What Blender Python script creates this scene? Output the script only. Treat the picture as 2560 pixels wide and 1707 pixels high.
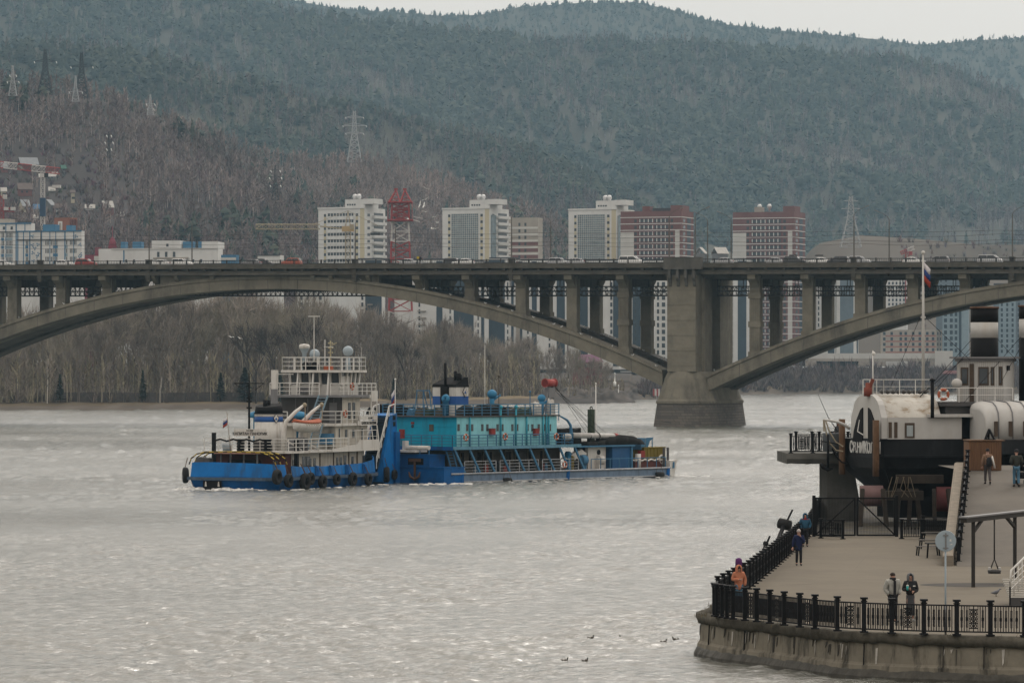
import bpy, bmesh, math, random
import numpy as np
from mathutils import Vector, Matrix, noise
for _o in list(bpy.data.objects):
    bpy.data.objects.remove(_o)
SC = bpy.context.scene
COL = SC.collection
R = math.radians
rnd = random.Random(7)
# ------------------------------------------------------------------ camera, sky, sun, exposure
CAMZ, FPX, HY = 10.8, 10000.0, 930.0      # camera height over the water, focal length and horizon in photo pixels
cam = bpy.data.cameras.new('camera')
cam.lens = 36.0 * FPX / 2560.0
cam.sensor_width = 36.0
cam.shift_y = (HY - 853.5) / 2560.0
cam.clip_start = 1.0
cam.clip_end = 30000.0
camo = bpy.data.objects.new('camera', cam)
camo.location = (0, 0, CAMZ)
camo.rotation_euler = (R(90), 0, 0)
COL.objects.link(camo)
SC.camera = camo
W = bpy.data.worlds.new('World')
SC.world = W
W.use_nodes = True
_n = W.node_tree.nodes
_n.clear()
_sky = _n.new('ShaderNodeTexSky')
_sky.sky_type = 'NISHITA'
_sky.sun_disc = False
_sky.sun_elevation = R(42)
_sky.sun_rotation = R(24)
_sky.air_density = 1.0
_sky.dust_density = 4.0
_sky.ozone_density = 1.0
_hs = _n.new('ShaderNodeHueSaturation')
_hs.inputs['Saturation'].default_value = 0.10
_bg = _n.new('ShaderNodeBackground')
_bg.inputs['Strength'].default_value = 0.15
_wo = _n.new('ShaderNodeOutputWorld')
W.node_tree.links.new(_sky.outputs[0], _hs.inputs['Color'])
_tint = _n.new('ShaderNodeMix')
_tint.data_type = 'RGBA'
_tint.blend_type = 'MULTIPLY'
_tint.inputs['Factor'].default_value = 1.0
_tint.inputs['B'].default_value = (1.0, 0.91, 0.82, 1)     # thin warm overcast
W.node_tree.links.new(_hs.outputs[0], _tint.inputs['A'])
_veil = _n.new('ShaderNodeMix')          # a thin even cloud layer over the clear sky
_veil.data_type = 'RGBA'
_veil.inputs['Factor'].default_value = 0.75
_tcw = _n.new('ShaderNodeTexCoord')        # an overcast sky is brighter overhead than at the horizon
_sz = _n.new('ShaderNodeSeparateXYZ')
_ov = _n.new('ShaderNodeMath')
_ov.operation = 'MULTIPLY_ADD'
_ov.use_clamp = False
_ov.inputs[1].default_value = 1.7
_ov.inputs[2].default_value = 0.98
_cl = _n.new('ShaderNodeVectorMath')
_cl.operation = 'SCALE'
_cl.inputs[0].default_value = (4.8, 4.38, 3.98)
W.node_tree.links.new(_tcw.outputs['Generated'], _sz.inputs[0])
_mx = _n.new('ShaderNodeMath')
_mx.operation = 'MAXIMUM'
_mx.inputs[1].default_value = 0.0
W.node_tree.links.new(_sz.outputs['Z'], _mx.inputs[0])
W.node_tree.links.new(_mx.outputs[0], _ov.inputs[0])
W.node_tree.links.new(_ov.outputs[0], _cl.inputs['Scale'])
W.node_tree.links.new(_cl.outputs[0], _veil.inputs['B'])
W.node_tree.links.new(_tint.outputs['Result'], _veil.inputs['A'])
W.node_tree.links.new(_veil.outputs['Result'], _bg.inputs['Color'])
W.node_tree.links.new(_bg.outputs[0], _wo.inputs['Surface'])
_sun = bpy.data.lights.new('sun', 'SUN')
_sun.energy = 0.8
_sun.angle = R(18)
_sun.color = (1.0, 0.95, 0.88)
suno = bpy.data.objects.new('sun', _sun)
_az, _el = R(24), R(42)                    # azimuth clockwise from +Y, as the sky texture counts it
_sd = Vector((math.sin(_az) * math.cos(_el), math.cos(_az) * math.cos(_el), math.sin(_el)))
suno.rotation_euler = (-_sd).to_track_quat('-Z', 'Y').to_euler()
suno.location = (0, 0, 900)
COL.objects.link(suno)
SC.view_settings.view_transform = 'Standard'
SC.view_settings.look = 'None'
SC.view_settings.exposure = -0.08
SC.view_settings.gamma = 1.0
SC.cycles.max_bounces = 6
SC.cycles.diffuse_bounces = 2
SC.cycles.glossy_bounces = 2
SC.cycles.transmission_bounces = 2
SC.cycles.volume_bounces = 1
SC.cycles.caustics_reflective = False
SC.cycles.caustics_refractive = False

# ------------------------------------------------------------------ helpers
def P(px, py, d):
    """world point seen at photo pixel (px, py) at distance d"""
    return Vector(((px - 1280.0) / FPX * d, d, CAMZ - (py - HY) / FPX * d))
def G(px, py, z=0.0):
    """world point on the level z seen at a photo pixel"""
    d = (CAMZ - z) * FPX / (py - HY)
    return Vector(((px - 1280.0) / FPX * d, d, z))
def XD(px, d, z=0.0):
    return Vector(((px - 1280.0) / FPX * d, d, z))

_mats = {}
def mat(name, col, rough=0.75, var=0.22, scale=0.6, bump=0.0, spec=0.3, metal=0.0, stretch=(1, 1, 1), dirt=None, dirt_amt=0.5, dirt_scale=0.35, dirt_stretch=(1, 1, 0.15)):
    if name in _mats:
        return _mats[name]
    m = bpy.data.materials.new(name)
    m.use_nodes = True
    nt = m.node_tree
    b = nt.nodes['Principled BSDF']
    b.inputs['Roughness'].default_value = rough
    b.inputs['Specular IOR Level'].default_value = spec
    b.inputs['Metallic'].default_value = metal
    c3 = tuple(col[:3])
    if var <= 0 and dirt is None:
        b.inputs['Base Color'].default_value = c3 + (1,)
        _mats[name] = m
        return m
    L = nt.links.new
    tc = nt.nodes.new('ShaderNodeTexCoord')
    mp = nt.nodes.new('ShaderNodeMapping')
    mp.inputs['Scale'].default_value = stretch
    nz = nt.nodes.new('ShaderNodeTexNoise')
    nz.inputs['Scale'].default_value = scale
    nz.inputs['Detail'].default_value = 8
    nz.inputs['Roughness'].default_value = 0.65
    rp = nt.nodes.new('ShaderNodeValToRGB')
    rp.color_ramp.elements[0].position = 0.3
    rp.color_ramp.elements[1].position = 0.7
    rp.color_ramp.elements[0].color = tuple(x * (1 - var) for x in c3) + (1,)
    rp.color_ramp.elements[1].color = tuple(min(1, x * (1 + var)) for x in c3) + (1,)
    L(tc.outputs['Object'], mp.inputs['Vector'])
    L(mp.outputs[0], nz.inputs['Vector'])
    L(nz.outputs['Fac'], rp.inputs['Fac'])
    out = rp.outputs['Color']
    if dirt is not None:
        mp2 = nt.nodes.new('ShaderNodeMapping')
        mp2.inputs['Scale'].default_value = dirt_stretch
        n2 = nt.nodes.new('ShaderNodeTexNoise')
        n2.inputs['Scale'].default_value = dirt_scale
        n2.inputs['Detail'].default_value = 9
        n2.inputs['Roughness'].default_value = 0.7
        r2 = nt.nodes.new('ShaderNodeValToRGB')
        r2.color_ramp.elements[0].position = 0.5
        r2.color_ramp.elements[1].position = 0.68
        r2.color_ramp.elements[0].color = (0, 0, 0, 1)
        r2.color_ramp.elements[1].color = (dirt_amt,) * 3 + (1,)
        mx = nt.nodes.new('ShaderNodeMix')
        mx.data_type = 'RGBA'
        mx.inputs['B'].default_value = tuple(dirt) + (1,)
        L(tc.outputs['Object'], mp2.inputs['Vector'])
        L(mp2.outputs[0], n2.inputs['Vector'])
        L(n2.outputs['Fac'], r2.inputs['Fac'])
        L(r2.outputs['Color'], mx.inputs['Factor'])
        L(out, mx.inputs['A'])
        out = mx.outputs['Result']
    L(out, b.inputs['Base Color'])
    if bump:
        bp = nt.nodes.new('ShaderNodeBump')
        bp.inputs['Strength'].default_value = bump
        bp.inputs['Distance'].default_value = 0.1
        L(nz.outputs['Fac'], bp.inputs['Height'])
        L(bp.outputs[0], b.inputs['Normal'])
    _mats[name] = m
    return m

def attr_mat(name, rough=0.9, attr='col'):
    m = bpy.data.materials.new(name)
    m.use_nodes = True
    nt = m.node_tree
    b = nt.nodes['Principled BSDF']
    b.inputs['Roughness'].default_value = rough
    b.inputs['Specular IOR Level'].default_value = 0.1
    a = nt.nodes.new('ShaderNodeAttribute')
    a.attribute_name = attr
    nt.links.new(a.outputs['Color'], b.inputs['Base Color'])
    return m

class Fr:
    """a local frame: origin, forward axis u at angle a from +X, v to its left, z up"""
    def __init__(s, o, a):
        s.o = Vector(o); s.a = R(a)
        s.u = Vector((math.cos(s.a), math.sin(s.a), 0)); s.v = Vector((-math.sin(s.a), math.cos(s.a), 0))
    def __call__(s, p):
        return s.o + s.u * p[0] + s.v * p[1] + Vector((0, 0, p[2]))
    def at(s, px, py, t):
        """(s, z) where the ray of a photo pixel meets the plane t"""
        r = Vector(((px - 1280.0) / FPX, 1.0, -(py - HY) / FPX))
        o = Vector((0, 0, CAMZ)) - s.o
        k = (t - o.dot(s.v)) / r.dot(s.v)
        q = o + r * k
        return q.dot(s.u), q.z + s.o.z
    def cross(s, px, py, sv):
        """(t, z) where the ray of a photo pixel meets the plane s"""
        r = Vector(((px - 1280.0) / FPX, 1.0, -(py - HY) / FPX))
        o = Vector((0, 0, CAMZ)) - s.o
        k = (sv - o.dot(s.u)) / r.dot(s.u)
        q = o + r * k
        return q.dot(s.v), q.z + s.o.z

class MB:
    def __init__(s, fr=None):
        s.V = []; s.F = []; s.I = []; s.fr = fr; s.mi = 0; s.sm = []; s.smooth = False
    def vs(s, pts):
        n = len(s.V)
        if s.fr: s.V.extend(s.fr(p) for p in pts)
        else: s.V.extend(Vector(p) for p in pts)
        return n
    def f(s, *idx):
        s.F.append(idx); s.I.append(s.mi); s.sm.append(s.smooth)
    def poly(s, pts):
        n = s.vs(pts); s.f(*range(n, n + len(pts)))
    def box(s, x0, x1, y0, y1, z0, z1):
        n = s.vs([(x0, y0, z0), (x1, y0, z0), (x1, y1, z0), (x0, y1, z0), (x0, y0, z1), (x1, y0, z1), (x1, y1, z1), (x0, y1, z1)])
        for q in ((0, 3, 2, 1), (4, 5, 6, 7), (0, 1, 5, 4), (1, 2, 6, 5), (2, 3, 7, 6), (3, 0, 4, 7)):
            s.f(*[n + i for i in q])
    def prism(s, pts, ext):
        """polygon pts extruded by vector ext"""
        e = Vector(ext); k = len(pts)
        n = s.vs(pts); s.vs([Vector(p) + e for p in pts])
        s.f(*range(n + k - 1, n - 1, -1)); s.f(*range(n + k, n + 2 * k))
        for i in range(k):
            j = (i + 1) % k
            s.f(n + i, n + j, n + k + j, n + k + i)
    def beam(s, p, q, w, h=None, up=(0, 0, 1)):
        p = Vector(p); q = Vector(q); h = h or w
        d = (q - p)
        if d.length < 1e-6: return
        d.normalize(); u = Vector(up)
        if abs(d.dot(u)) > 0.98: u = Vector((1, 0, 0))
        a = d.cross(u).normalized() * (w / 2); b = a.cross(d).normalized() * (h / 2)
        n = s.vs([p - a - b, p + a - b, p + a + b, p - a + b, q - a - b, q + a - b, q + a + b, q - a + b])
        for t in ((0, 3, 2, 1), (4, 5, 6, 7), (0, 1, 5, 4), (1, 2, 6, 5), (2, 3, 7, 6), (3, 0, 4, 7)):
            s.f(*[n + i for i in t])
    def tube(s, pts, r, n=6, cap=True, closed=False):
        pts = [Vector(p) for p in pts]; k = len(pts)
        rr = r if isinstance(r, (list, tuple)) else [r] * k
        base = len(s.V); pa = None; sm = s.smooth; s.smooth = n > 5
        for i, p in enumerate(pts):
            if closed: d = pts[(i + 1) % k] - pts[i - 1]
            else: d = pts[min(i + 1, k - 1)] - pts[max(i - 1, 0)]
            d = d.normalized() if d.length > 1e-9 else Vector((0, 0, 1))
            if pa is None:
                u = Vector((0, 0, 1)) if abs(d.z) < 0.9 else Vector((1, 0, 0))
                a = d.cross(u).normalized()
            else:
                a = (pa - d * pa.dot(d)).normalized()
            pa = a; b = d.cross(a)
            s.vs([p + (a * math.cos(2 * math.pi * j / n) + b * math.sin(2 * math.pi * j / n)) * rr[i] for j in range(n)])
        for i in range(k if closed else k - 1):
            for j in range(n):
                A = base + i * n; B = base + ((i + 1) % k) * n
                s.f(A + j, A + (j + 1) % n, B + (j + 1) % n, B + j)
        s.smooth = False
        if cap and not closed:
            s.f(*range(base + n - 1, base - 1, -1)); s.f(*range(base + (k - 1) * n, base + k * n))
        s.smooth = sm
    def cyl(s, p, q, r0, r1=None, n=12):
        s.tube([p, q], [r0, r0 if r1 is None else r1], n)
    def loft(s, rings, cap=True, smooth=True, close=True):
        """rings: equal-length point lists"""
        k = len(rings[0]); b = len(s.V); sm = s.smooth
        for r in rings: s.vs(r)
        s.smooth = smooth
        for i in range(len(rings) - 1):
            for j in range(k if close else k - 1):
                A = b + i * k; B = A + k; l = (j + 1) % k
                s.f(A + j, A + l, B + l, B + j)
        s.smooth = False
        if cap:
            s.f(*range(b + k - 1, b - 1, -1)); s.f(*range(b + (len(rings) - 1) * k, b + len(rings) * k))
        s.smooth = sm
    def lathe(s, c, prof, n=16, axis=(0, 0, 1)):
        """prof: (radius, height) pairs about an axis through c"""
        c = Vector(c); ax = Vector(axis).normalized()
        u = Vector((1, 0, 0)) if abs(ax.x) < 0.9 else Vector((0, 1, 0))
        a = ax.cross(u).normalized(); b = ax.cross(a)
        s.loft([[c + ax * h + (a * math.cos(2 * math.pi * j / n) + b * math.sin(2 * math.pi * j / n)) * max(r, 1e-4) for j in range(n)] for r, h in prof])
    def ball(s, c, r, n=10, m=7, sc=(1, 1, 1)):
        c = Vector(c)
        s.loft([[c + Vector((math.sin(math.pi * max(0.02, min(0.98, i / m))) * math.cos(2 * math.pi * j / n) * sc[0], math.sin(math.pi * max(0.02, min(0.98, i / m))) * math.sin(2 * math.pi * j / n) * sc[1], -math.cos(math.pi * i / m) * sc[2])) * r for j in range(n)] for i in range(m + 1)])
    def torus(s, c, R0, r, axis, n=18, m=8, flat=1.0):
        c = Vector(c); ax = Vector(axis).normalized()
        u = Vector((0, 0, 1)) if abs(ax.z) < 0.9 else Vector((1, 0, 0))
        a = ax.cross(u).normalized(); b = ax.cross(a)
        base = len(s.V); sm = s.smooth; s.smooth = True
        for i in range(n):
            t = 2 * math.pi * i / n; rd = a * math.cos(t) + b * math.sin(t)
            s.vs([c + rd * (R0 + r * math.cos(2 * math.pi * j / m)) + ax * (r * flat * math.sin(2 * math.pi * j / m)) for j in range(m)])
        for i in range(n):
            for j in range(m):
                A = base + i * m; B = base + ((i + 1) % n) * m
                s.f(A + j, A + (j + 1) % m, B + (j + 1) % m, B + j)
        s.smooth = sm
    def build(s, name, mats, parent=None, local=False, normals=True):
        me = bpy.data.meshes.new(name)
        off = Vector((0, 0, 0))
        if parent is not None and not local:
            o = parent
            while o is not None:
                off += o.location; o = o.parent
        me.from_pydata([tuple(v - off) for v in s.V], [], s.F)
        if not isinstance(mats, (list, tuple)): mats = [mats]
        for m in mats: me.materials.append(m)
        if len(mats) > 1: me.polygons.foreach_set('material_index', s.I)
        me.polygons.foreach_set('use_smooth', s.sm)
        if normals and len(s.F) < 60000:
            bm = bmesh.new(); bm.from_mesh(me)
            bmesh.ops.recalc_face_normals(bm, faces=bm.faces)
            bm.to_mesh(me); bm.free()
        me.update()
        ob = bpy.data.objects.new(name, me)
        COL.objects.link(ob)
        if parent is not None: ob.parent = parent
        return ob

def tag(o, label=None, cat=None, group=None, kind=None):
    if label: o['label'] = label
    if cat: o['category'] = cat
    if group: o['group'] = group
    if kind: o['kind'] = kind
    return o
def thing(name, label, cat, loc=(0, 0, 0), rz=0.0, group=None):
    o = bpy.data.objects.new(name, None)
    o.empty_display_size = 0.3
    COL.objects.link(o)
    o.location = loc; o.rotation_euler = (0, 0, rz)
    return tag(o, label, cat, group)
def kids(o):
    return [c for c in bpy.data.objects if c.parent == o]
def dup(root, loc, rz=None, label=None, group=None, scale=None, mats=None):
    """a copy of a thing with copies of its parts and sub-parts; mats swaps materials by name"""
    r = root.copy(); COL.objects.link(r); r.location = loc
    if rz is not None: r.rotation_euler = (0, 0, rz)
    if scale: r.scale = (scale, scale, scale) if not isinstance(scale, (tuple, list)) else scale
    if label: r['label'] = label
    if group: r['group'] = group
    def sub(src, dst):
        for ch in src.children:
            c = ch.copy()
            if mats and ch.type == 'MESH' and any(m and m.name in mats for m in ch.data.materials):
                c.data = ch.data.copy()
                for i, m in enumerate(c.data.materials):
                    if m and m.name in mats: c.data.materials[i] = mats[m.name]
            COL.objects.link(c); c.parent = dst
            sub(ch, c)
    sub(root, r)
    return r
def text_mesh(name, txt, size, m, parent, origin, ux, uz, depth=0.02, align='CENTER', xs=1.0):
    """raised lettering in the plane (ux, uz) at origin"""
    cu = bpy.data.curves.new(name, 'FONT')
    cu.body = txt; cu.size = size; cu.align_x = align; cu.align_y = 'CENTER'; cu.extrude = depth; cu.offset = size * 0.022
    to = bpy.data.objects.new(name, cu)
    COL.objects.link(to)
    dg = bpy.context.evaluated_depsgraph_get()
    me = bpy.data.meshes.new_from_object(to.evaluated_get(dg))
    bpy.data.objects.remove(to); bpy.data.curves.remove(cu)
    ux = Vector(ux).normalized(); uz = Vector(uz).normalized(); nn = ux.cross(uz)
    off = Vector((0, 0, 0)); o = parent
    while o is not None:
        off += o.location; o = o.parent
    for v in me.vertices:
        v.co = Vector(origin) - off + ux * (v.co.x * xs) + uz * v.co.y + nn * v.co.z
    me.materials.clear(); me.materials.append(m)
    ob = bpy.data.objects.new(name, me)
    COL.objects.link(ob)
    ob.parent = parent
    return ob
def bulk(name, V, T, C, m, kind='stuff'):
    """one big triangle mesh from numpy arrays with a colour per vertex"""
    me = bpy.data.meshes.new(name)
    nv, nt = len(V), len(T)
    me.vertices.add(nv); me.vertices.foreach_set('co', np.ascontiguousarray(V, np.float32).ravel())
    me.loops.add(nt * 3); me.loops.foreach_set('vertex_index', np.ascontiguousarray(T, np.int32).ravel())
    me.polygons.add(nt); me.polygons.foreach_set('loop_start', np.arange(0, nt * 3, 3, dtype=np.int32))
    me.update(calc_edges=True)
    if C is not None:
        a = me.attributes.new('col', 'FLOAT_COLOR', 'POINT')
        cc = np.ones((nv, 4), np.float32); cc[:, :3] = C
        a.data.foreach_set('color', cc.ravel())
    me.materials.append(m)
    ob = bpy.data.objects.new(name, me)
    COL.objects.link(ob)
    if kind: ob['kind'] = kind
    return ob
def lerp_tab(tab, x):
    return float(np.interp(x, [t[0] for t in tab], [t[1] for t in tab]))
# ------------------------------------------------------------------ materials of the land and the water
def water_mat():
    m = bpy.data.materials.new('river_water')
    m.use_nodes = True
    nt = m.node_tree; L = nt.links.new; N = nt.nodes.new
    b = nt.nodes['Principled BSDF']
    b.inputs['Base Color'].default_value = (0.115, 0.118, 0.098, 1)
    b.inputs['Roughness'].default_value = 0.16
    b.inputs['IOR'].default_value = 1.9
    b.inputs['Specular IOR Level'].default_value = 1.0
    tc = N('ShaderNodeTexCoord')
    def nz(sc, stretch, det, rough=0.6, dist=0.0):
        mp = N('ShaderNodeMapping'); mp.inputs['Scale'].default_value = stretch
        t = N('ShaderNodeTexNoise'); t.inputs['Scale'].default_value = sc; t.inputs['Detail'].default_value = det
        t.inputs['Roughness'].default_value = rough; t.inputs['Distortion'].default_value = dist
        L(tc.outputs['Object'], mp.inputs['Vector']); L(mp.outputs[0], t.inputs['Vector'])
        return t.outputs['Fac']
    small = nz(1.9, (0.55, 1.0, 1), 6, 0.62, 0.8)
    mid = nz(0.16, (0.6, 1.0, 1), 4, 0.55, 0.4)
    zone = nz(0.018, (0.35, 1.0, 1), 5, 0.6, 1.0)
    big = nz(0.012, (0.3, 1.2, 1), 3)
    # ripples grow and die away in long bands
    mr = N('ShaderNodeMapRange'); mr.inputs['From Min'].default_value = 0.36; mr.inputs['From Max'].default_value = 0.64
    mr.inputs['To Min'].default_value = 0.45; mr.inputs['To Max'].default_value = 1.3
    L(zone, mr.inputs['Value'])
    mu = N('ShaderNodeMath'); mu.operation = 'MULTIPLY'; L(small, mu.inputs[0]); L(mr.outputs[0], mu.inputs[1])
    b1 = N('ShaderNodeBump'); b1.inputs['Strength'].default_value = 1.0; b1.inputs['Distance'].default_value = 0.22
    b2 = N('ShaderNodeBump'); b2.inputs['Strength'].default_value = 1.0; b2.inputs['Distance'].default_value = 0.25
    L(mid, b2.inputs['Height']); L(mu.outputs[0], b1.inputs['Height'])
    L(b2.outputs[0], b1.inputs['Normal']); L(b1.outputs[0], b.inputs['Normal'])
    mr2 = N('ShaderNodeMapRange'); mr2.inputs['From Min'].default_value = 0.35; mr2.inputs['From Max'].default_value = 0.65
    mr2.inputs['To Min'].default_value = 0.14; mr2.inputs['To Max'].default_value = 0.24
    L(big, mr2.inputs['Value']); L(mr2.outputs[0], b.inputs['Roughness'])
    return m
WATER = water_mat()
wm = MB()
wm.poly([(-2450, -50, -0.5), (2450, -50, -0.5), (2450, 2350, -0.5), (-2450, 2350, -0.5)])
tag(wm.build('water', WATER), kind='structure')
def build_waves():
    """the river surface as real wavelets, the mesh growing coarser with distance"""
    ys = np.concatenate([np.arange(1760, 1100, -1.15), np.arange(1100, 984, -0.8)])
    d = CAMZ * FPX / (ys - HY)
    dd = np.abs(np.gradient(d))
    px = np.arange(-240, 2801, 2.4)
    X = (px[None, :] - 1280) / FPX * d[:, None]
    Y = np.repeat(d[:, None], len(px), 1)
    DD = np.repeat(dd[:, None], len(px), 1); DX = 2.4 / FPX * Y
    r = np.random.RandomState(11); Z = np.zeros_like(X)
    def field(n, l0, l1):
        f = np.zeros_like(X)
        for _ in range(n):
            lam = np.exp(r.uniform(np.log(l0), np.log(l1))); a = r.uniform(-1.35, 1.35)
            f += np.sin(2 * np.pi / lam * (X * np.sin(a) + Y * 0.6 * np.cos(a)) + r.rand() * 6.28)
        return f / np.sqrt(n / 2)
    gust = np.clip(0.9 + 0.38 * field(12, 9, 60), 0.5, 1.4)
    for _ in range(72):
        lam = np.exp(r.uniform(np.log(0.36), np.log(2.3))); a = r.normal() * 0.62
        kx, ky = np.sin(a) * 2 * np.pi / lam, np.cos(a) * 2 * np.pi / lam
        s = 0.24 * np.sqrt(2 / 72.0)
        ly = lam / max(0.15, abs(np.cos(a))); lx = lam / max(0.15, abs(np.sin(a)))
        keep = np.clip((ly / DD - 2.2) / 1.5, 0, 1) * np.clip((lx / DX - 2.2) / 1.5, 0, 1)
        ph = r.rand() * 6.28
        w = kx * X + ky * Y + ph + 0.5 * np.sin(X * 0.21 + Y * 0.13 + ph * 3)
        Z += keep * s * lam / (2 * np.pi) * np.sin(w)
    # unresolved chop farther out, as flat ridges a few metres long
    far = np.zeros_like(X)
    for step, wgt in ((9, 0.6), (26, 0.5)):
        c = r.normal(size=(len(ys), len(px) // step + 3)); xi = np.arange(len(px)) / step; i0 = xi.astype(int); fr = xi - i0; fr = fr * fr * (3 - 2 * fr)
        far += wgt * (c[:, i0] * (1 - fr) + c[:, i0 + 1] * fr)
    Z += far * np.minimum(0.055 * DD, 0.22) * np.clip((Y - 170) / 160, 0, 1)
    Z *= gust
    V = np.stack([X, Y, Z], -1).reshape(-1, 3)
    nr, nc = X.shape
    i = np.arange(nr - 1)[:, None] * nc + np.arange(nc - 1)[None, :]
    a, b, c, e = i, i + 1, i + nc + 1, i + nc
    T = np.concatenate([np.stack([a, b, c], -1).reshape(-1, 3), np.stack([a, c, e], -1).reshape(-1, 3)])
    o = bulk('water', V, T, None, WATER, 'structure')
    o.data.polygons.foreach_set('use_smooth', np.ones(len(T), dtype=bool))
build_waves()

VEG = attr_mat('vegetation', 0.95)
EARTH = attr_mat('earth', 0.95)
SHORE = [(-2000, 1120), (-300, 1125), (0, 1132), (300, 1140), (700, 1165), (900, 1220), (1100, 1285), (1386, 1367), (1572, 1385), (1584, 1560), (1650, 1600), (1760, 1750), (1850, 1930), (2000, 1964), (2560, 1964), (4500, 1964)]
def fbm(x, y, o=4):
    return noise.fractal(Vector((x, y, 3.7)), 0.9, 2.0, o)
def land_z(px, d):
    ds = lerp_tab(SHORE, px); e = d - ds
    right = max(0.0, min(1.0, (px - 1700) / 200.0))
    zl = float(np.interp(e, [-10, 0, 8, 20, 60, 200, 600, 1200, 5000], [-1.5, 0, 1.0, 2.2, 3.0, 5.0, 8.0, 12, 16]))
    zr = float(np.interp(e, [-10, 0, 8, 30, 60, 90, 130, 1200, 5000], [-1.5, 0, 1.5, 6.0, 10.0, 12.5, 13.0, 14, 16]))
    return zl * (1 - right) + zr * right
def build_land():
    cols = list(range(-2000, -200, 120)) + list(range(-200, 2760, 16)) + list(range(2760, 4560, 120)) + [1568, 1572, 1576, 1580, 1584]
    cols = sorted(set(cols))
    offs = [-10, 0, 2, 4, 7, 11, 16, 22, 30, 45, 60, 90, 130, 200, 320, 500, 700, 1000, 1500, 2200, 3200, 4400]
    V = []; C = []
    for px in cols:
        ds = lerp_tab(SHORE, px)
        for k, e in enumerate(offs):
            d = min(ds + e, 6500)
            p = XD(px, d)
            n = fbm(p.x * 0.02, p.y * 0.02)
            n2 = fbm(p.x * 0.15, p.y * 0.08)
            z = land_z(px, d) + (n2 * 0.35 if 0 < e < 60 else 0) + (n * 0.7 if e > 10 else 0)
            V.append((p.x, p.y, z))
            mud = np.array((0.095, 0.08, 0.066)); gr = np.array((0.16, 0.125, 0.075)); sc = np.array((0.075, 0.062, 0.052))
            if e <= 11: c = mud * (1 + 0.35 * n2)
            elif e <= 24: c = gr * (0.5 + 0.5 * max(0.0, min(1.0, 0.5 + 2.2 * n))) + sc * 0.3
            else: c = sc * (1 + 0.35 * n)
            if 1380 < px < 1600 and e < 130: c = np.array((0.06, 0.054, 0.05)) * (1 + 0.5 * n2)
            if px > 1800 and e > 20: c = np.array((0.085, 0.068, 0.066)) * (1 + 0.4 * n)
            C.append(c)
    nr = len(offs); T = []
    for i in range(len(cols) - 1):
        for j in range(nr - 1):
            a = i * nr + j; b = a + nr
            T += [(a, b, b + 1), (a, b + 1, a + 1)]
    return bulk('riverbank', np.array(V), np.array(T), np.array(C), EARTH, 'structure')
build_land()

# ------------------------------------------------------------------ hills: each one a ridge with a slope in front and behind
HILLS = [
 # name, ridge outline, distance of the ridge, of its foot, height of the foot, steepness, noise, colour
 ('hill_slope', [(-800, 120), (-200, 190), (0, 222), (120, 232), (220, 240), (300, 268), (380, 298), (450, 332), (520, 372), (600, 416), (700, 476), (800, 546), (950, 626), (1100, 690)], 2600, 1750, 14, 1.25, 6, (0.055, 0.046, 0.044)),
 ('birch_hill', [(200, 240), (300, 275), (400, 300), (500, 345), (600, 385), (700, 418), (800, 428), (900, 415), (1000, 440), (1100, 470), (1200, 508), (1320, 548), (1500, 615), (1750, 680)], 3200, 2350, 14, 1.1, 7, (0.10, 0.08, 0.07)),
 ('meadow_hill', [(1900, 760), (1980, 680), (2040, 610), (2150, 588), (2300, 598), (2450, 612), (2560, 612), (2700, 600), (3400, 560)], 2750, 2300, 14, 1.0, 3, (0.088, 0.074, 0.06)),
 ('middle_hill', [(-800, 80), (-200, 112), (0, 120), (150, 120), (260, 128), (400, 150), (600, 205), (800, 255), (1000, 300), (1150, 338), (1300, 375), (1450, 435), (1560, 490), (1700, 580), (1900, 660)], 4300, 3300, 25, 1.25, 16, (0.07, 0.065, 0.05)),
 ('great_hill', [(-800, -230), (0, -100), (400, -40), (690, 28), (850, 52), (1000, 72), (1200, 92), (1400, 108), (1650, 112), (1800, 118), (1900, 128), (2060, 140), (2200, 150), (2320, 160), (2420, 195), (2560, 250), (2800, 340), (3400, 440)], 6000, 3900, 25, 1.3, 26, (0.065, 0.06, 0.048)),
 ('back_hill', [(-800, -300), (500, -60), (690, -5), (850, 22), (1000, 32), (1100, 40), (1200, 38), (1300, 18), (1450, 8), (1600, 8), (1700, 30), (1800, 60), (2000, 82), (2100, 90), (2200, 100), (2320, 115), (2420, 102), (2560, 96), (3000, 80), (3400, 90)], 8200, 6700, 250, 1.0, 18, (0.06, 0.058, 0.046)),
]
HF = {}
def hill_z(h, px, t):
    nm, rt, dr, df, zf, pw, na, c = h
    d = df + (dr - df) * t
    zr = CAMZ - (lerp_tab(rt, px) - HY) / FPX * dr
    X = (px - 1280) / FPX * d
    k = t ** pw if t <= 1 else 1 - (t - 1) * 2.2
    z = zf + (zr - zf) * k
    w = math.sin(math.pi * min(1, max(0, t))) ** 0.6 if 0 < t < 1 else 0
    # spurs and gullies running down the slope
    z += na * w * (noise.noise(Vector((X * 0.006 + d * 0.0015, d * 0.0012, dr * 0.01))) * 1.6 + noise.noise(Vector((X * 0.02, d * 0.006, dr * 0.02))) * 0.5)
    return X, d, z
def build_hill(h):
    rt = h[1]; p0, p1 = rt[0][0], rt[-1][0]
    cols = [p for p in range(int(p0), int(p1) + 1, 25)]
    ts = [i / 22 for i in range(0, 23)] + [1.06, 1.15, 1.3]
    V = []; C = []; nr = len(ts)
    for px in cols:
        for t in ts:
            V.append(hill_z(h, px, t))
            n = fbm(V[-1][0] * 0.02, V[-1][1] * 0.008)
            C.append(np.array(h[7]) * (1 + 0.4 * n))
    T = []
    for i in range(len(cols) - 1):
        for j in range(nr - 1):
            a = i * nr + j; b = a + nr
            T += [(a, b, b + 1), (a, b + 1, a + 1)]
    return bulk(h[0], np.array(V), np.array(T), np.array(C), EARTH, 'structure')
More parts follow.
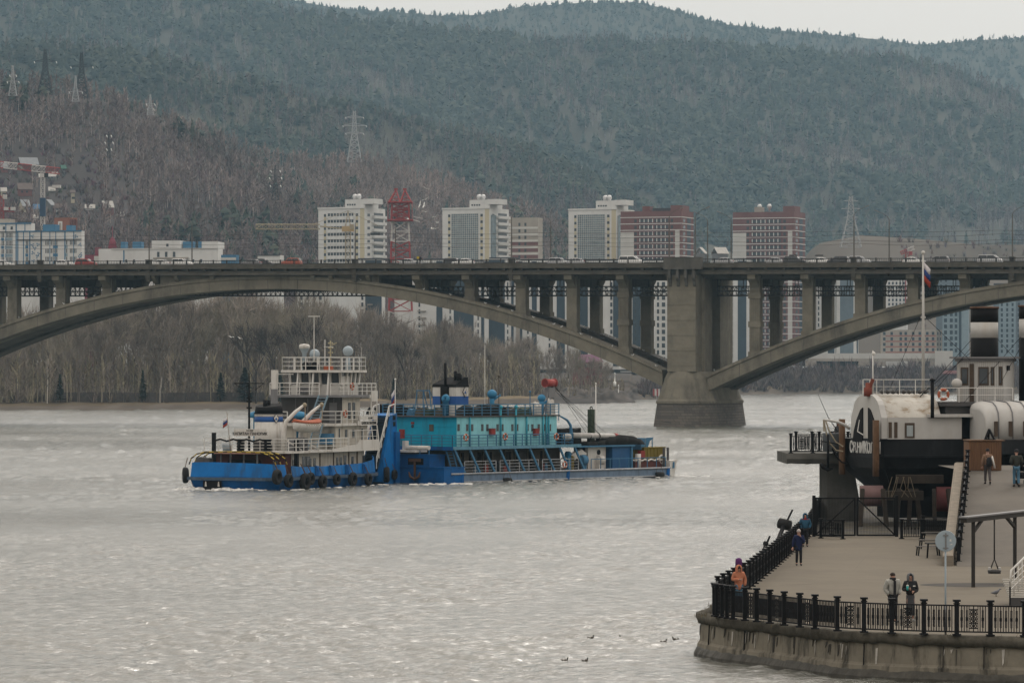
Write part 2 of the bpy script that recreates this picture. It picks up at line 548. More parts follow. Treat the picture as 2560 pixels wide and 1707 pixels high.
for h in HILLS: build_hill(h)

# ------------------------------------------------------------------ tree kinds, as arrays of triangles one metre tall
rs = np.random.RandomState(5)
def sliver(V, T, C, p, q, w, c):
    n = len(V); d = np.array(q) - np.array(p)
    s = np.cross(d, rs.normal(size=3)); s = s / (np.linalg.norm(s) + 1e-9) * w
    V += [np.array(p) - s, np.array(p) + s, np.array(q)]; T.append((n, n + 1, n + 2)); C += [c, c, c]
def stick(V, T, C, p, q, r0, r1, c):
    p = np.array(p, float); q = np.array(q, float); d = q - p; d /= np.linalg.norm(d) + 1e-9
    u = np.cross(d, (0.3, 0.9, 0.1)); u /= np.linalg.norm(u) + 1e-9; v = np.cross(d, u)
    n = len(V)
    for k in range(3):
        a = 2.094 * k; o = u * math.cos(a) + v * math.sin(a)
        V += [p + o * r0, q + o * r1]; C += [c, c]
    for k in range(3):
        a = n + 2 * k; b = n + 2 * ((k + 1) % 3)
        T += [(a, b, b + 1), (a, b + 1, a + 1)]
def pack(V, T, C):
    return np.array(V, np.float32), np.array(T, np.int32), np.array(C, np.float32)
def conifer(tiers=6, wid=0.17, round_=False):
    V, T, C = [], [], []
    stick(V, T, C, (0, 0, 0), (0, 0, 0.9), 0.014, 0.004, (0.9, 0.8, 0.7))
    for k in range(tiers):
        f = k / (tiers - 1)
        z0 = 0.16 + 0.62 * f; zt = z0 + 0.30 - 0.12 * f
        r = wid * (1 - 0.82 * f) if not round_ else wid * math.sin(0.5 + 2.2 * f) * 1.05
        n = len(V); m = 7
        ph = rs.rand() * 6
        V.append(np.array((rs.normal() * 0.012, rs.normal() * 0.012, min(1.0, zt)))); C.append((1.15, 1.15, 1.12))
        for j in range(m):
            a = ph + 6.283 * j / m; rr = r * (0.55 + 0.8 * rs.rand())
            V.append(np.array((math.cos(a) * rr, math.sin(a) * rr, z0 + rs.normal() * 0.03)))
            s = 0.85 + 0.3 * rs.rand(); C.append((s, s, s))
        for j in range(m):
            if rs.rand() < 0.9: T.append((n, n + 1 + j, n + 1 + (j + 1) % m))
    return pack(V, T, C)
def birch(nb=26, wid=0.13, thick=0.013):
    V, T, C = [], [], []
    top = np.array((rs.normal() * 0.02, rs.normal() * 0.02, 0.93))
    stick(V, T, C, (0, 0, 0), top * 0.55, 0.0085, 0.006, (1.9, 1.9, 1.9))
    stick(V, T, C, top * 0.55, top, 0.006, 0.002, (1.35, 1.3, 1.3))
    for k in range(nb):
        f = 0.28 + 0.68 * rs.rand(); p = top * f
        a = rs.rand() * 6.283; r = wid * (0.4 + rs.rand()) * (1.15 - 0.75 * f)
        q = p + np.array((math.cos(a) * r, math.sin(a) * r, 0.08 + 0.14 * rs.rand()))
        s = 0.75 + 0.6 * rs.rand()
        sliver(V, T, C, p, q, thick * (0.7 + 0.8 * rs.rand()), (s, s, s))
    return pack(V, T, C)
def bush(nb=16):
    V, T, C = [], [], []
    for k in range(nb):
        a = rs.rand() * 6.283; r = 0.5 * rs.rand() ** 0.6
        s = 0.6 + 0.8 * rs.rand()
        sliver(V, T, C, (rs.normal() * 0.08, rs.normal() * 0.08, 0), (math.cos(a) * r, math.sin(a) * r, 0.45 + 0.55 * rs.rand()), 0.045, (s, s, s))
    return pack(V, T, C)
def bare_tree(depth=4, spread=0.55, seed=0, thin=1.0, fork=3, twigs=5):
    """a leafless broadleaf tree, limbs down to twigs"""
    rr = np.random.RandomState(seed); V, T, C = [], [], []
    def grow(p, d, ln, r, lev):
        d = d / np.linalg.norm(d)
        bend = d + rr.normal(size=3) * 0.10; bend /= np.linalg.norm(bend)
        m = p + d * ln * 0.5; q = m + bend * ln * 0.5
        s = (1.15 if lev < 2 else 0.95) * (0.85 + 0.3 * rr.rand())
        stick(V, T, C, p, m, r, r * 0.86, (s, s, s)); stick(V, T, C, m, q, r * 0.86, r * 0.7, (s, s, s))
        if lev >= depth:
            for k in range(twigs):
                a = rr.normal(size=3) * 0.55 + d + np.array((0, 0, 0.35)); a /= np.linalg.norm(a)
                t0 = p + (q - p) * rr.rand(); s = 0.75 + 0.5 * rr.rand()
                n = len(V); e = t0 + a * ln * (0.7 + 0.7 * rr.rand())
                w = np.cross(a, rr.normal(size=3)); w = w / np.linalg.norm(w) * 0.0022 * thin
                V.extend([t0 - w, t0 + w, e]); T.append((n, n + 1, n + 2)); C.extend([(s, s, s)] * 3)
            return
        for k in range(fork):
            a = rr.normal(size=3); a -= d * a.dot(d); a /= np.linalg.norm(a) + 1e-9
            nd = d + a * spread * (0.6 + 0.7 * rr.rand()) + np.array((0, 0, 0.16))
            grow(p + (q - p) * (0.55 + 0.45 * rr.rand()) if k else q, nd, ln * (0.62 + 0.22 * rr.rand()), r * 0.62, lev + 1)
    grow(np.zeros(3), np.array((0, 0, 1.0)), 0.34, 0.0115, 0)
    v, t, c = pack(V, T, C)
    v /= v[:, 2].max()
    return v, t, c
def scatter(name, items, label=None):
    """items: (proto, x, y, z, height, width factor, colour) joined into one mesh"""
    Vs, Ts, Cs = [], [], []; nv = 0
    for pr, x, y, z, h, w, c in items:
        v, t, cc = pr
        a = rs.rand() * 6.283; ca, sa = math.cos(a), math.sin(a)
        o = np.empty_like(v)
        o[:, 0] = (v[:, 0] * ca - v[:, 1] * sa) * h * w + x
        o[:, 1] = (v[:, 0] * sa + v[:, 1] * ca) * h * w + y
        o[:, 2] = v[:, 2] * h + z
        Vs.append(o); Ts.append(t + nv); Cs.append(cc * np.array(c, np.float32)); nv += len(v)
    ob = bulk(name, np.concatenate(Vs), np.concatenate(Ts), np.clip(np.concatenate(Cs), 0, 0.8), VEG)
    if label: ob['label'] = label
    return ob
CON = [conifer(6, 0.15), conifer(7, 0.13), conifer(5, 0.19), conifer(6, 0.17, True), conifer(5, 0.2, True)]
BIR = [birch(24, 0.12), birch(30, 0.15), birch(20, 0.10), birch(28, 0.18)]
BUS = [bush(14), bush(18), bush(22)]
G1, G2, G3 = (0.034, 0.042, 0.032), (0.050, 0.056, 0.040), (0.040, 0.048, 0.040)
B1, B2, B3 = (0.125, 0.10, 0.098), (0.15, 0.122, 0.112), (0.10, 0.078, 0.08)
def forest(h, n, tmin, mix, name, label, pxr=(-460, 2980), hh=(13, 21), cols=(B1, B2, B3)):
    """mix(px, t, noise) -> share of conifers"""
    it = []; nm, rt, dr, df = h[0], h[1], h[2], h[3]
    k = 0
    while k < n:
        px = rs.uniform(max(pxr[0], rt[0][0]), min(pxr[1], rt[-1][0])); t = tmin + (1.01 - tmin) * rs.rand() ** 0.85
        X, Y, z = hill_z(h, px, t)
        if nm == 'hill_slope' and px < 330:
            ey = HY - (z - CAMZ) * FPX / Y
            if 395 < ey + 12 < 575 and rs.rand() < (0.93 if px < 215 else 0.6): k += 1; continue
        nz = 1.2 * noise.noise(Vector((X * 0.006, Y * 0.0035, dr))) + 0.6 * noise.noise(Vector((X * 0.03, Y * 0.012, dr)))
        k += 1
        n3 = noise.noise(Vector((X * 0.025, Y * 0.01, dr + 5)))
        g = 1.0 + 0.45 * n3 + 0.12 * rs.rand()
        if rs.rand() < mix(px, t, nz):
            c = (G1, G2, G3)[rs.randint(3)]; pr = CON[rs.randint(5)]
            it.append((pr, X, Y, z - 2, rs.uniform(*hh), rs.uniform(1.4, 2.1), [x * g for x in c]))
        else:
            c = cols[rs.randint(len(cols))]; pr = BIR[rs.randint(4)]
            it.append((pr, X, Y, z - 1, rs.uniform(*hh) * 0.95, rs.uniform(1.4, 2.0), [x * g for x in c]))
    for _ in range(1100 if dr > 5000 else 0):      # the crest carries a closed row of trees
        px = rs.uniform(max(pxr[0], rt[0][0]), min(pxr[1], rt[-1][0])); X, Y, z = hill_z(h, px, rs.uniform(0.97, 1.004))
        it.append((CON[rs.randint(5)], X, Y, z - 2, hh[0] * rs.uniform(0.6, 1.15), rs.uniform(1.6, 2.4), G1))
    return scatter(name, it, label)
H = {h[0]: h for h in HILLS}
sm = lambda x, a, b: max(0.0, min(1.0, (x - a) / (b - a)))
forest(H['back_hill'], 8000, 0.5, lambda px, t, n: 0.8 + 0.5 * n, 'back_forest', 'dark conifer forest along the farthest skyline', hh=(9, 17))
forest(H['great_hill'], 23000, 0.02, lambda px, t, n: 0.78 + 0.9 * n - 0.5 * sm(px, 1900, 2400) * (1 - 0.5 * t) - 0.15 * sm(t, 0.75, 1.0), 'great_forest', 'mixed forest covering the big hill behind the bridge', hh=(15, 25))
forest(H['middle_hill'], 12000, 0.03, lambda px, t, n: 0.62 + 0.9 * n, 'middle_forest', 'mixed forest on the middle ridge falling to the right', pxr=(-460, 1760), hh=(12, 20))
forest(H['birch_hill'], 7000, 0.0, lambda px, t, n: 0.06 + 0.25 * n, 'birch_forest', 'pale bare birch wood on the slope above the bridge', pxr=(150, 1760), hh=(13, 20), cols=((0.22, 0.17, 0.152), (0.26, 0.205, 0.185), (0.185, 0.142, 0.13)))
forest(H['hill_slope'], 5200, 0.0, lambda px, t, n: 0.16 + 0.7 * n, 'slope_forest', 'leafless wood with dark firs on the near left hillside', pxr=(-460, 1080), hh=(10, 19), cols=((0.19, 0.15, 0.138), (0.155, 0.118, 0.112), (0.14, 0.108, 0.108), (0.22, 0.18, 0.165)))
_it = []
for _ in range(5200):
    px = rs.uniform(-460, 1050); t = rs.rand(); X, Y, z = hill_z(H['hill_slope'], px, t)
    _it.append((BUS[rs.randint(3)], X, Y, z - 0.3, rs.uniform(2.5, 5.5), rs.uniform(0.9, 1.6), [x * rs.uniform(0.7, 1.25) for x in (0.125, 0.095, 0.093)]))
for _ in range(420):
    px = rs.uniform(2250, 2760); t = rs.rand(); X, Y, z = hill_z(H['meadow_hill'], px, t)
    _it.append((BUS[rs.randint(3)], X, Y, z - 0.3, rs.uniform(2.5, 7), rs.uniform(0.7, 1.2), [x * rs.uniform(0.8, 1.2) for x in (0.17, 0.14, 0.13)]))
scatter('hill_scrub', _it, 'purple brown scrub covering the lower hillside')

# ------------------------------------------------------------------ the leafless wood along the far bank
BARE = [bare_tree(4, 0.5, s, 1.6) for s in (1, 2, 3)] + [bare_tree(4, 0.36, s, 1.6) for s in (4, 5, 6)] + [bare_tree(4, 0.68, s, 1.6) for s in (7, 8)]
_it = []
TOPY = [(-300, 720), (0, 760), (200, 740), (400, 700), (800, 715), (1000, 770), (1200, 800), (1400, 850), (1500, 890), (1600, 930)]
for _ in range(520):
    px = rs.uniform(-260, 1520); ds = lerp_tab(SHORE, px); d = ds + 28 + 170 * rs.rand() ** 0.8
    z = land_z(px, d); top = CAMZ + (HY - lerp_tab(TOPY, px)) / FPX * d
    hgt = (top - z) * rs.uniform(0.55, 1.06)
    p = XD(px, d)
    c = np.array(((0.245, 0.213, 0.182), (0.29, 0.252, 0.215), (0.19, 0.165, 0.145), (0.245, 0.218, 0.172))[rs.randint(4)])
    _it.append((BARE[rs.randint(len(BARE))], p.x, p.y, z - 0.3, hgt, rs.uniform(0.5, 0.95), c * rs.uniform(0.8, 1.15)))
scatter('bank_wood', _it, 'grey leafless wood along the far river bank')
_it = []
for _ in range(5200):
    px = rs.uniform(-260, 1560); ds = lerp_tab(SHORE, px); d = ds + 22 + 120 * rs.rand()
    p = XD(px, d); z = land_z(px, d); k = rs.rand()
    c = np.array(((0.22, 0.19, 0.155), (0.27, 0.24, 0.17), (0.175, 0.148, 0.13))[rs.randint(3)]) * rs.uniform(0.75, 1.2)
    if k < 0.62: _it.append((BUS[rs.randint(3)], p.x, p.y, z - 0.2, rs.uniform(2.0, 5.5) * (0.5 if px > 1350 else 1), rs.uniform(0.8, 1.3), c))
    else: _it.append((BIR[rs.randint(4)], p.x, p.y, z - 0.2, rs.uniform(7, 15) * (0.4 if px > 1350 else 1), rs.uniform(0.8, 1.2), c))
for _ in range(2600):
    px = rs.uniform(1600, 2760); ds = lerp_tab(SHORE, px); d = ds + 6 + 78 * rs.rand()
    p = XD(px, d); z = land_z(px, d)
    c = np.array(((0.135, 0.108, 0.108), (0.115, 0.092, 0.094), (0.155, 0.13, 0.118))[rs.randint(3)]) * rs.uniform(0.75, 1.2)
    _it.append((BUS[rs.randint(3)], p.x, p.y, z - 0.2, rs.uniform(2.0, 5.0) + (rs.rand() < 0.06) * rs.uniform(2, 6), rs.uniform(0.8, 1.4), c))
scatter('bank_scrub', _it, 'bare bushes and saplings along the river banks')

# single trees that stand out of the wood
def tree(px, d, h, proto, w, ctrunk, ccrown, name, label, split=0.42):
    v, t, c = proto; d = lerp_tab(SHORE, px) + (d % 7) + 15; p = XD(px, d, land_z(px, d) - 0.2)
    r = thing(name, label, 'tree', p, 0.0, 'single trees on the far bank')
    cen = v[t].mean(axis=1); rad = np.hypot(cen[:, 0], cen[:, 1])
    tr = (rad < 0.03) & (cen[:, 2] < split)
    for nm, sel, col in (('trunk', tr, ctrunk), ('crown', ~tr, ccrown)):
        tt = t[sel]
        if len(tt) == 0: continue
        ids, inv = np.unique(tt, return_inverse=True)
        vv = v[ids].copy(); vv[:, :2] *= h * w; vv[:, 2] *= h
        o = bulk(nm, vv, inv.reshape(-1, 3), np.clip(c[ids] * np.array(col, np.float32), 0, 0.8), VEG, None)
        o.parent = r
    return r
def fir(seed):
    """a dense fir built of many drooping sprays"""
    r2 = np.random.RandomState(seed); V, T, C = [], [], []
    stick(V, T, C, (0, 0, 0), (0, 0, 0.96), 0.016, 0.003, (0.9, 0.8, 0.7))
    for k in range(420):
        f = r2.rand() ** 0.8; z = 0.08 + 0.9 * f; a = r2.rand() * 6.283
        r = 0.21 * (1 - f) ** 0.8 * (0.45 + 0.75 * r2.rand()) + 0.012
        p = np.array((0.0, 0.0, z)); q = np.array((math.cos(a) * r, math.sin(a) * r, z - 0.05 * r2.rand()))
        sd = np.array((-math.sin(a), math.cos(a), 0)) * (0.022 + 0.02 * r2.rand())
        n = len(V); s = 0.65 + 0.7 * r2.rand(); m = p * 0.35 + q * 0.65 + np.array((0, 0, 0.012))
        V += [p, m - sd, q, m + sd]; T += [(n, n + 1, n + 2), (n, n + 2, n + 3)]; C += [(s, s, s)] * 4
    return pack(V, T, C)
DK = (0.05, 0.042, 0.038); GRY = (0.15, 0.13, 0.11); WHI = (0.30, 0.275, 0.24)
tree(150, 1160, 8.5, fir(1), 1.0, DK, (0.024, 0.034, 0.020), 'fir_tree', 'dark fir standing alone low in the wood near the left edge')
tree(357, 1168, 9.6, fir(2), 0.85, DK, (0.030, 0.040, 0.024), 'fir_tree', 'ragged fir leaning above the plank fence on the bank')
tree(552, 1215, 9.0, fir(3), 1.1, DK, (0.022, 0.032, 0.022), 'fir_tree', 'small dark fir left of the broad dark fir')
tree(612, 1210, 10.5, fir(4), 1.5, DK, (0.020, 0.030, 0.021), 'fir_tree', 'broad dark fir just left of the tug mast')
tree(700, 1225, 9.5, fir(5), 1.2, DK, (0.022, 0.034, 0.022), 'fir_tree', 'dark fir rising right behind the tug wheelhouse rail')
tree(985, 1275, 7.5, fir(6), 1.1, DK, (0.024, 0.034, 0.024), 'fir_tree', 'dark fir between the tug and the dredger funnel')
tree(400, 1172, 25, BARE[0], 1.0, WHI, GRY, 'bare_tree', 'pale tall bare tree with spreading limbs under the arch', 0.3)
tree(640, 1190, 27, bare_tree(4, 0.5, 21, 1.4), 1.0, DK, (0.07, 0.06, 0.054), 'bare_tree', 'dark straight bare trunk under the arch crown', 0.4)
tree(690, 1186, 26, bare_tree(4, 0.62, 22, 1.4), 1.0, DK, (0.06, 0.05, 0.046), 'bare_tree', 'dark forked bare tree left of the tug antenna', 0.3)
tree(768, 1192, 29, bare_tree(4, 0.55, 23, 1.4), 0.9, DK, (0.06, 0.05, 0.046), 'bare_tree', 'dark bare tree right behind the tug antenna mast', 0.4)
tree(935, 1250, 24, bare_tree(4, 0.5, 24, 1.4), 0.9, WHI, GRY, 'bare_tree', 'grey bare tree above the dredger stairs', 0.3)
tree(1015, 1290, 22, bare_tree(4, 0.45, 25, 1.4), 0.9, DK, (0.06, 0.052, 0.047), 'bare_tree', 'dark slim bare tree in front of the tower legs', 0.4)
tree(118, 1165, 16, BIR[1], 1.1, WHI, GRY, 'birch_tree', 'pair of pale birch stems left of the lone fir', 0.9)
tree(1478, 1400, 12, bare_tree(3, 0.5, 26, 2.0), 1.0, WHI, GRY, 'bare_tree', 'small whitish bare tree beside the earth spit', 0.4)
tree(1420, 1405, 14, BIR[0], 1.0, WHI, GRY, 'birch_tree', 'whitish birch left of the small pale tree on the spit', 0.9)

# ------------------------------------------------------------------ the hazy air
_hz = MB(); _hz.box(-2480, 2480, -70, 9000, -4, 1000)
haze_m = bpy.data.materials.new('hazy_air'); haze_m.use_nodes = True
_hn = haze_m.node_tree.nodes
_hn.clear()
_pv = _hn.new('ShaderNodeVolumePrincipled'); _ho = _hn.new('ShaderNodeOutputMaterial')
_pv.inputs['Color'].default_value = (0.52, 0.80, 1.0, 1)
_pv.inputs['Density'].default_value = 4.6e-5
_pv.inputs['Anisotropy'].default_value = 0.2
haze_m.node_tree.links.new(_pv.outputs[0], _ho.inputs['Volume'])
haze = _hz.build('haze', haze_m)
tag(haze, kind='stuff')
# ------------------------------------------------------------------ the concrete arch bridge
BF = Fr((33.65, 790.0, 0.0), -18.0)        # s along the bridge to the right, t away from the camera
def bs(px, t=0.0):
    """s on the bridge plane t seen at photo column px"""
    return BF.at(px, 900, t)[0]
GRADE = -0.0055
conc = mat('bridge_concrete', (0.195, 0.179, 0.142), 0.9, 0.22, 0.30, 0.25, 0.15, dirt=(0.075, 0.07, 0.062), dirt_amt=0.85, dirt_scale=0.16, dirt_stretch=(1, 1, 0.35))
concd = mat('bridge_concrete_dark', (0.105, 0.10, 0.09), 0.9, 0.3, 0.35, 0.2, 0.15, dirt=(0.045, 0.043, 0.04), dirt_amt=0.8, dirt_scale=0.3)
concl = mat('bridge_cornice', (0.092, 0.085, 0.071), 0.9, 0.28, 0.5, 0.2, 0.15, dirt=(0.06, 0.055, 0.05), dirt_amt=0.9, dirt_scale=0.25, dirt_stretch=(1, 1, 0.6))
iron = mat('dark_iron', (0.022, 0.022, 0.023), 0.55, 0.25, 2.0, 0, 0.4)
asph = mat('road_asphalt', (0.055, 0.053, 0.05), 0.9, 0.2, 0.5)
def stone_mat():
    m = bpy.data.materials.new('pier_masonry'); m.use_nodes = True
    nt = m.node_tree; L = nt.links.new; b = nt.nodes['Principled BSDF']; b.inputs['Roughness'].default_value = 0.95
    tc = nt.nodes.new('ShaderNodeTexCoord'); sep = nt.nodes.new('ShaderNodeSeparateXYZ'); cb = nt.nodes.new('ShaderNodeCombineXYZ')
    ad = nt.nodes.new('ShaderNodeMath'); ad.operation = 'ADD'
    L(tc.outputs['Object'], sep.inputs[0]); L(sep.outputs['X'], ad.inputs[0]); L(sep.outputs['Y'], ad.inputs[1])
    L(ad.outputs[0], cb.inputs['X']); L(sep.outputs['Z'], cb.inputs['Y'])
    br = nt.nodes.new('ShaderNodeTexBrick'); br.inputs['Scale'].default_value = 1.0
    br.inputs['Brick Width'].default_value = 1.15; br.inputs['Row Height'].default_value = 0.55; br.inputs['Mortar Size'].default_value = 0.035
    br.inputs['Color1'].default_value = (0.135, 0.118, 0.10, 1); br.inputs['Color2'].default_value = (0.088, 0.08, 0.072, 1); br.inputs['Mortar'].default_value = (0.06, 0.055, 0.05, 1)
    L(cb.outputs[0], br.inputs['Vector']); L(br.outputs['Color'], b.inputs['Base Color'])
    bp = nt.nodes.new('ShaderNodeBump'); bp.inputs['Strength'].default_value = 0.8; bp.inputs['Distance'].default_value = 0.12
    nz = nt.nodes.new('ShaderNodeTexNoise'); nz.inputs['Scale'].default_value = 2.5; nz.inputs['Detail'].default_value = 5
    L(tc.outputs['Object'], nz.inputs['Vector'])
    mu = nt.nodes.new('ShaderNodeMath'); mu.operation = 'SUBTRACT'; L(nz.outputs['Fac'], mu.inputs[0]); L(br.outputs['Fac'], mu.inputs[1])
    L(mu.outputs[0], bp.inputs['Height']); L(bp.outputs[0], b.inputs['Normal'])
    return m
stone = stone_mat()
bridge = thing('arch_bridge', 'long grey concrete arch bridge carrying a busy road across the river', 'bridge', BF((0, 0, 0)))
S0, S1 = -235.0, 150.0
def gz(s): return GRADE * s
def bslab(mb, s0, s1, t0, t1, z0, z1, step=40.0):
    n = max(1, int((s1 - s0) / step))
    for i in range(n):
        a = s0 + (s1 - s0) * i / n; b = s0 + (s1 - s0) * (i + 1) / n
        k = mb.vs([(a, t0, z0 + gz(a)), (b, t0, z0 + gz(b)), (b, t1, z0 + gz(b)), (a, t1, z0 + gz(a)), (a, t0, z1 + gz(a)), (b, t0, z1 + gz(b)), (b, t1, z1 + gz(b)), (a, t1, z1 + gz(a))])
        fs = [(0, 3, 2, 1), (4, 5, 6, 7), (0, 1, 5, 4), (2, 3, 7, 6)]
        if i == 0: fs.append((3, 0, 4, 7))
        if i == n - 1: fs.append((1, 2, 6, 5))
        for q in fs: mb.f(*[k + j for j in q])
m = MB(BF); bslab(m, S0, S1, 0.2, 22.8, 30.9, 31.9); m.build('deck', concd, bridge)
m = MB(BF); bslab(m, S0, S1, 1.6, 21.4, 31.905, 32.05); m.build('roadway', asph, bridge)
for t0, t1, q in ((-1.2, 1.6, 0), (21.4, 24.2, 1)):
    m = MB(BF); bslab(m, S0, S1, t0, t1, 31.92, 32.2)
    e = -1.45 if q == 0 else 24.2
    bslab(m, S0, S1, e, e + 0.25, 31.35, 32.32)
    m.build('pavement_edge', concl if q == 0 else concd, bridge)
    m = MB(BF)
    e = -0.9 if q == 0 else 23.0
    bslab(m, S0, S1, e, e + 1.1, 30.05, 30.897)
    bslab(m, S0, S1, e - 0.35 if q == 0 else e + 0.3, e + 1.1 if q == 0 else e + 1.5, 30.1, 30.42)
    for k in range(int((S1 - S0) / 3.6)):
        s = S0 + 3.6 * k
        m.box(s, s + 0.5, -1.2 if q == 0 else 23.2, 0.2 if q == 0 else 24.2, 30.9 + gz(s), 31.6 + gz(s))
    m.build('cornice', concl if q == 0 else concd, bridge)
    m = MB(BF); tt = -1.3 if q == 0 else 24.1
    for a in range(int(S0), int(S1), 6):
        m.beam((a, tt, 33.05 + gz(a)), (a + 6, tt, 33.05 + gz(a + 6)), 0.13, 0.11)
        m.beam((a, tt, 32.45 + gz(a)), (a + 6, tt, 32.45 + gz(a + 6)), 0.08, 0.07)
    s = S0
    while s < S1:
        m.beam((s, tt, 32.3 + gz(s)), (s, tt, 33.2 + gz(s)), 0.24, 0.24); s += 2.95
    s = S0
    while s < S1:
        m.beam((s, tt, 32.45 + gz(s)), (s, tt, 33.0 + gz(s)), 0.06, 0.06); s += 0.36
    m.build('railing', iron, bridge)
# longitudinal girders under the deck
m = MB(BF)
for t in (3.4, 8.6, 14.4, 19.6): bslab(m, S0, S1, t - 0.5, t + 0.5, 29.3, 30.897)
s = S0
while s < S1:
    if not (-5 < s < 5.6): m.box(s, s + 0.45, 1.2, 21.8, 29.7 + gz(s), 30.895 + gz(s))
    s += 5.3
m.build('girder', concd, bridge)
HS = 83.8
def rib_z(s, c):
    k = (abs(s - c) / HS) ** 2
    return 27.3 - 19.8 * k + gz(c) * 1.0, 29.95 - 19.15 * k + gz(c) * 1.0
def rib(c, t0, t1, nm, mt):
    m = MB(BF); rings = []
    for i in range(57):
        s = c - HS + 2 * HS * i / 56
        zb, zt = rib_z(s, c)
        rings.append([(s, t0, zb), (s, t0 , zt - 0.75), (s, t0 - 0.28, zt - 0.6), (s, t0 - 0.28, zt), (s, t1, zt), (s, t1, zb)])
    m.loft(rings, True, False)
    # cross walls tying the two ribs
    return m.build(nm, mt, bridge)
CL, CRt = -88.0, 88.8
for c in (CL, CRt):
    m = MB(BF)
    for i in range(1, 26):
        s = c - HS + 2 * HS * i / 26; zb, zt = rib_z(s, c); m.prism([(s, 0.38, zb + 0.02), (s + 0.1, 0.38, zb + 0.02), (s + 0.1 + 0.1 * math.sin(i * 9), 0.38, zt - 0.8), (s + 0.1 * math.sin(i * 9), 0.38, zt - 0.8)], (0, 0.015, 0))
    tag(m.build('casting_joints', concd, bridge), kind='stuff')
for c in (CL, CRt):
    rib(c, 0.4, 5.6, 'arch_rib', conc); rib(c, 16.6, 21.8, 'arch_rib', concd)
    m = MB(BF)
    for i in range(15):
        s = c - 78 + 156 * i / 14
        zb, zt = rib_z(s, c)
        m.box(s - 0.4, s + 0.4, 5.62, 16.58, zb + 0.4, zt - 0.5)
    rr = []
    for i in range(29):                     # thin vault slab between the ribs
        s = c - HS + 0.4 + 2 * (HS - 0.4) * i / 28; zb, zt = rib_z(s, c)
        rr.append([(s, 5.61, zb + 0.5), (s, 16.59, zb + 0.5), (s, 16.59, zb + 0.9), (s, 5.61, zb + 0.9)])
    m.loft(rr, True, False)
    m.build('arch_brace', concd, bridge)
# spandrel columns, front row and back row
colS = [(-12.7, 2), (-23.5, 1), (-34.2, 1), (-45.0, 1), (-55.6, 0), (14.2, 2), (24.9, 1), (35.4, 1), (45.9, 1), (56.2, 0), (-124.4, 0), (-134.9, 1), (-146, 1), (-157, 1), (-168, 1)]
for s, kind in colS:
    c = CL if s < 0 else CRt
    zb, zt = rib_z(s, c)
    top = 30.05 + gz(s)
    for t0, t1, mt in ((1.9, 4.3, conc), (17.9, 20.3, conc)):
        m = MB(BF); w = 1.05
        m.box(s - w, s + w, t0, t1, zt - 0.9, top - 0.2)
        if kind: m.box(s - w - 0.22, s + w + 0.22, t0 - 0.22, t1 + 0.22, zt - 1.0, min(zt + 0.55, top - 1))
        if kind == 2:
            for q in (0.34, 0.70):
                zz = zt + (top - zt) * q
                m.box(s - w - 0.2, s + w + 0.2, t0 - 0.2, t1 + 0.2, zz, zz + 1.15)
            for q in range(5): m.box(s - w + 0.2 + q * 0.4, s - w + 0.4 + q * 0.4, t0 - 0.08, t0 + 0.01, zt + 1, top - 2.4)
        # flared bracket under the footway
        if t0 < 10:
            rings = [[(s + x, t0 + 0.01, top - 2.7), (s + x, 0.9, top - 1.7), (s + x, -0.7, top - 0.9), (s + x, -0.85, top - 0.03), (s + x, t0 + 0.01, top - 0.03)] for x in (-0.8, 0.8)]
            m.loft(rings, True, False)
        else:
            rings = [[(s + x, t1 - 0.01, top - 2.7), (s + x, t1 + 1.2, top - 1.7), (s + x, t1 + 2.6, top - 0.9), (s + x, t1 + 2.7, top - 0.03), (s + x, t1 - 0.01, top - 0.03)] for x in (-0.8, 0.8)]
            m.loft(rings, True, False)
        m.build('column', mt, bridge)
    m = MB(BF); m.box(s - 0.7, s + 0.7, 4.32, 17.88, top - 2.2, top - 0.75)
    m.build('cross_beam', concd, bridge)
# short stubs where the arch meets the deck
for s in (-66, -74, -78, -100, -108, -113, 66, 74, 80):
    c = CL if s < 0 else CRt; zb, zt = rib_z(s, c); m = MB(BF)
    m.loft([[(s + x, 2.5, zt - 0.6), (s + x, 0.3, 28.9 + gz(s)), (s + x, -0.6, 29.6 + gz(s)), (s + x, -0.7, 30.04 + gz(s)), (s + x, 2.5, 30.04 + gz(s))] for x in (-0.4, 0.4)], True, False)
    m.build('spandrel_stub', conc, bridge)
for c in (CL, CRt):                          # solid spandrel near the crown
    m = MB(BF); rr = []
    for i in range(25):
        s = c - 24 + 48 * i / 24; zb, zt = rib_z(s, c)
        rr.append([(s, 0.9, zt - 0.3), (s, 0.9, 30.2 + gz(s)), (s, 21.2, 30.2 + gz(s)), (s, 21.2, zt - 0.3)])
    m.loft(rr, True, False); m.build('spandrel_wall', conc, bridge)
# the pier
pc = 0.4
m = MB(BF)
def oval(w, t0, t1, z, n=7):
    r = w; o = []
    for k in range(n + 1):
        a = math.pi * k / n; o.append((pc - r * math.cos(a), t0 + r - r * math.sin(a) * 1.0, z))
    for k in range(n + 1):
        a = math.pi * k / n; o.append((pc + r * math.cos(a), t1 - r + r * math.sin(a), z))
    return o
m.smooth = False
m.loft([oval(6.7, -5.5, 29.5, -3), oval(6.55, -5.3, 29.3, 0.0), oval(5.95, -4.3, 28.3, 4.6)], True, False)
m.build('pier_base', stone, bridge)
m = MB(BF)
m.loft([oval(6.15, -4.5, 28.5, 4.602), oval(6.15, -4.5, 28.5, 5.1), oval(5.7, -4.0, 28.0, 5.5), oval(4.3, -2.9, 26.9, 9.6), oval(3.6, -2.4, 26.4, 10.9)], True, False)
m.build('pier_footing', conc, bridge)
m = MB(BF)
m.box(pc - 2.9, pc + 2.9, -2.2, 8.6, 10.902, 29.9)
m.box(pc - 2.3, pc + 3.5, 2.2, 8.2, 10.902, 29.4)
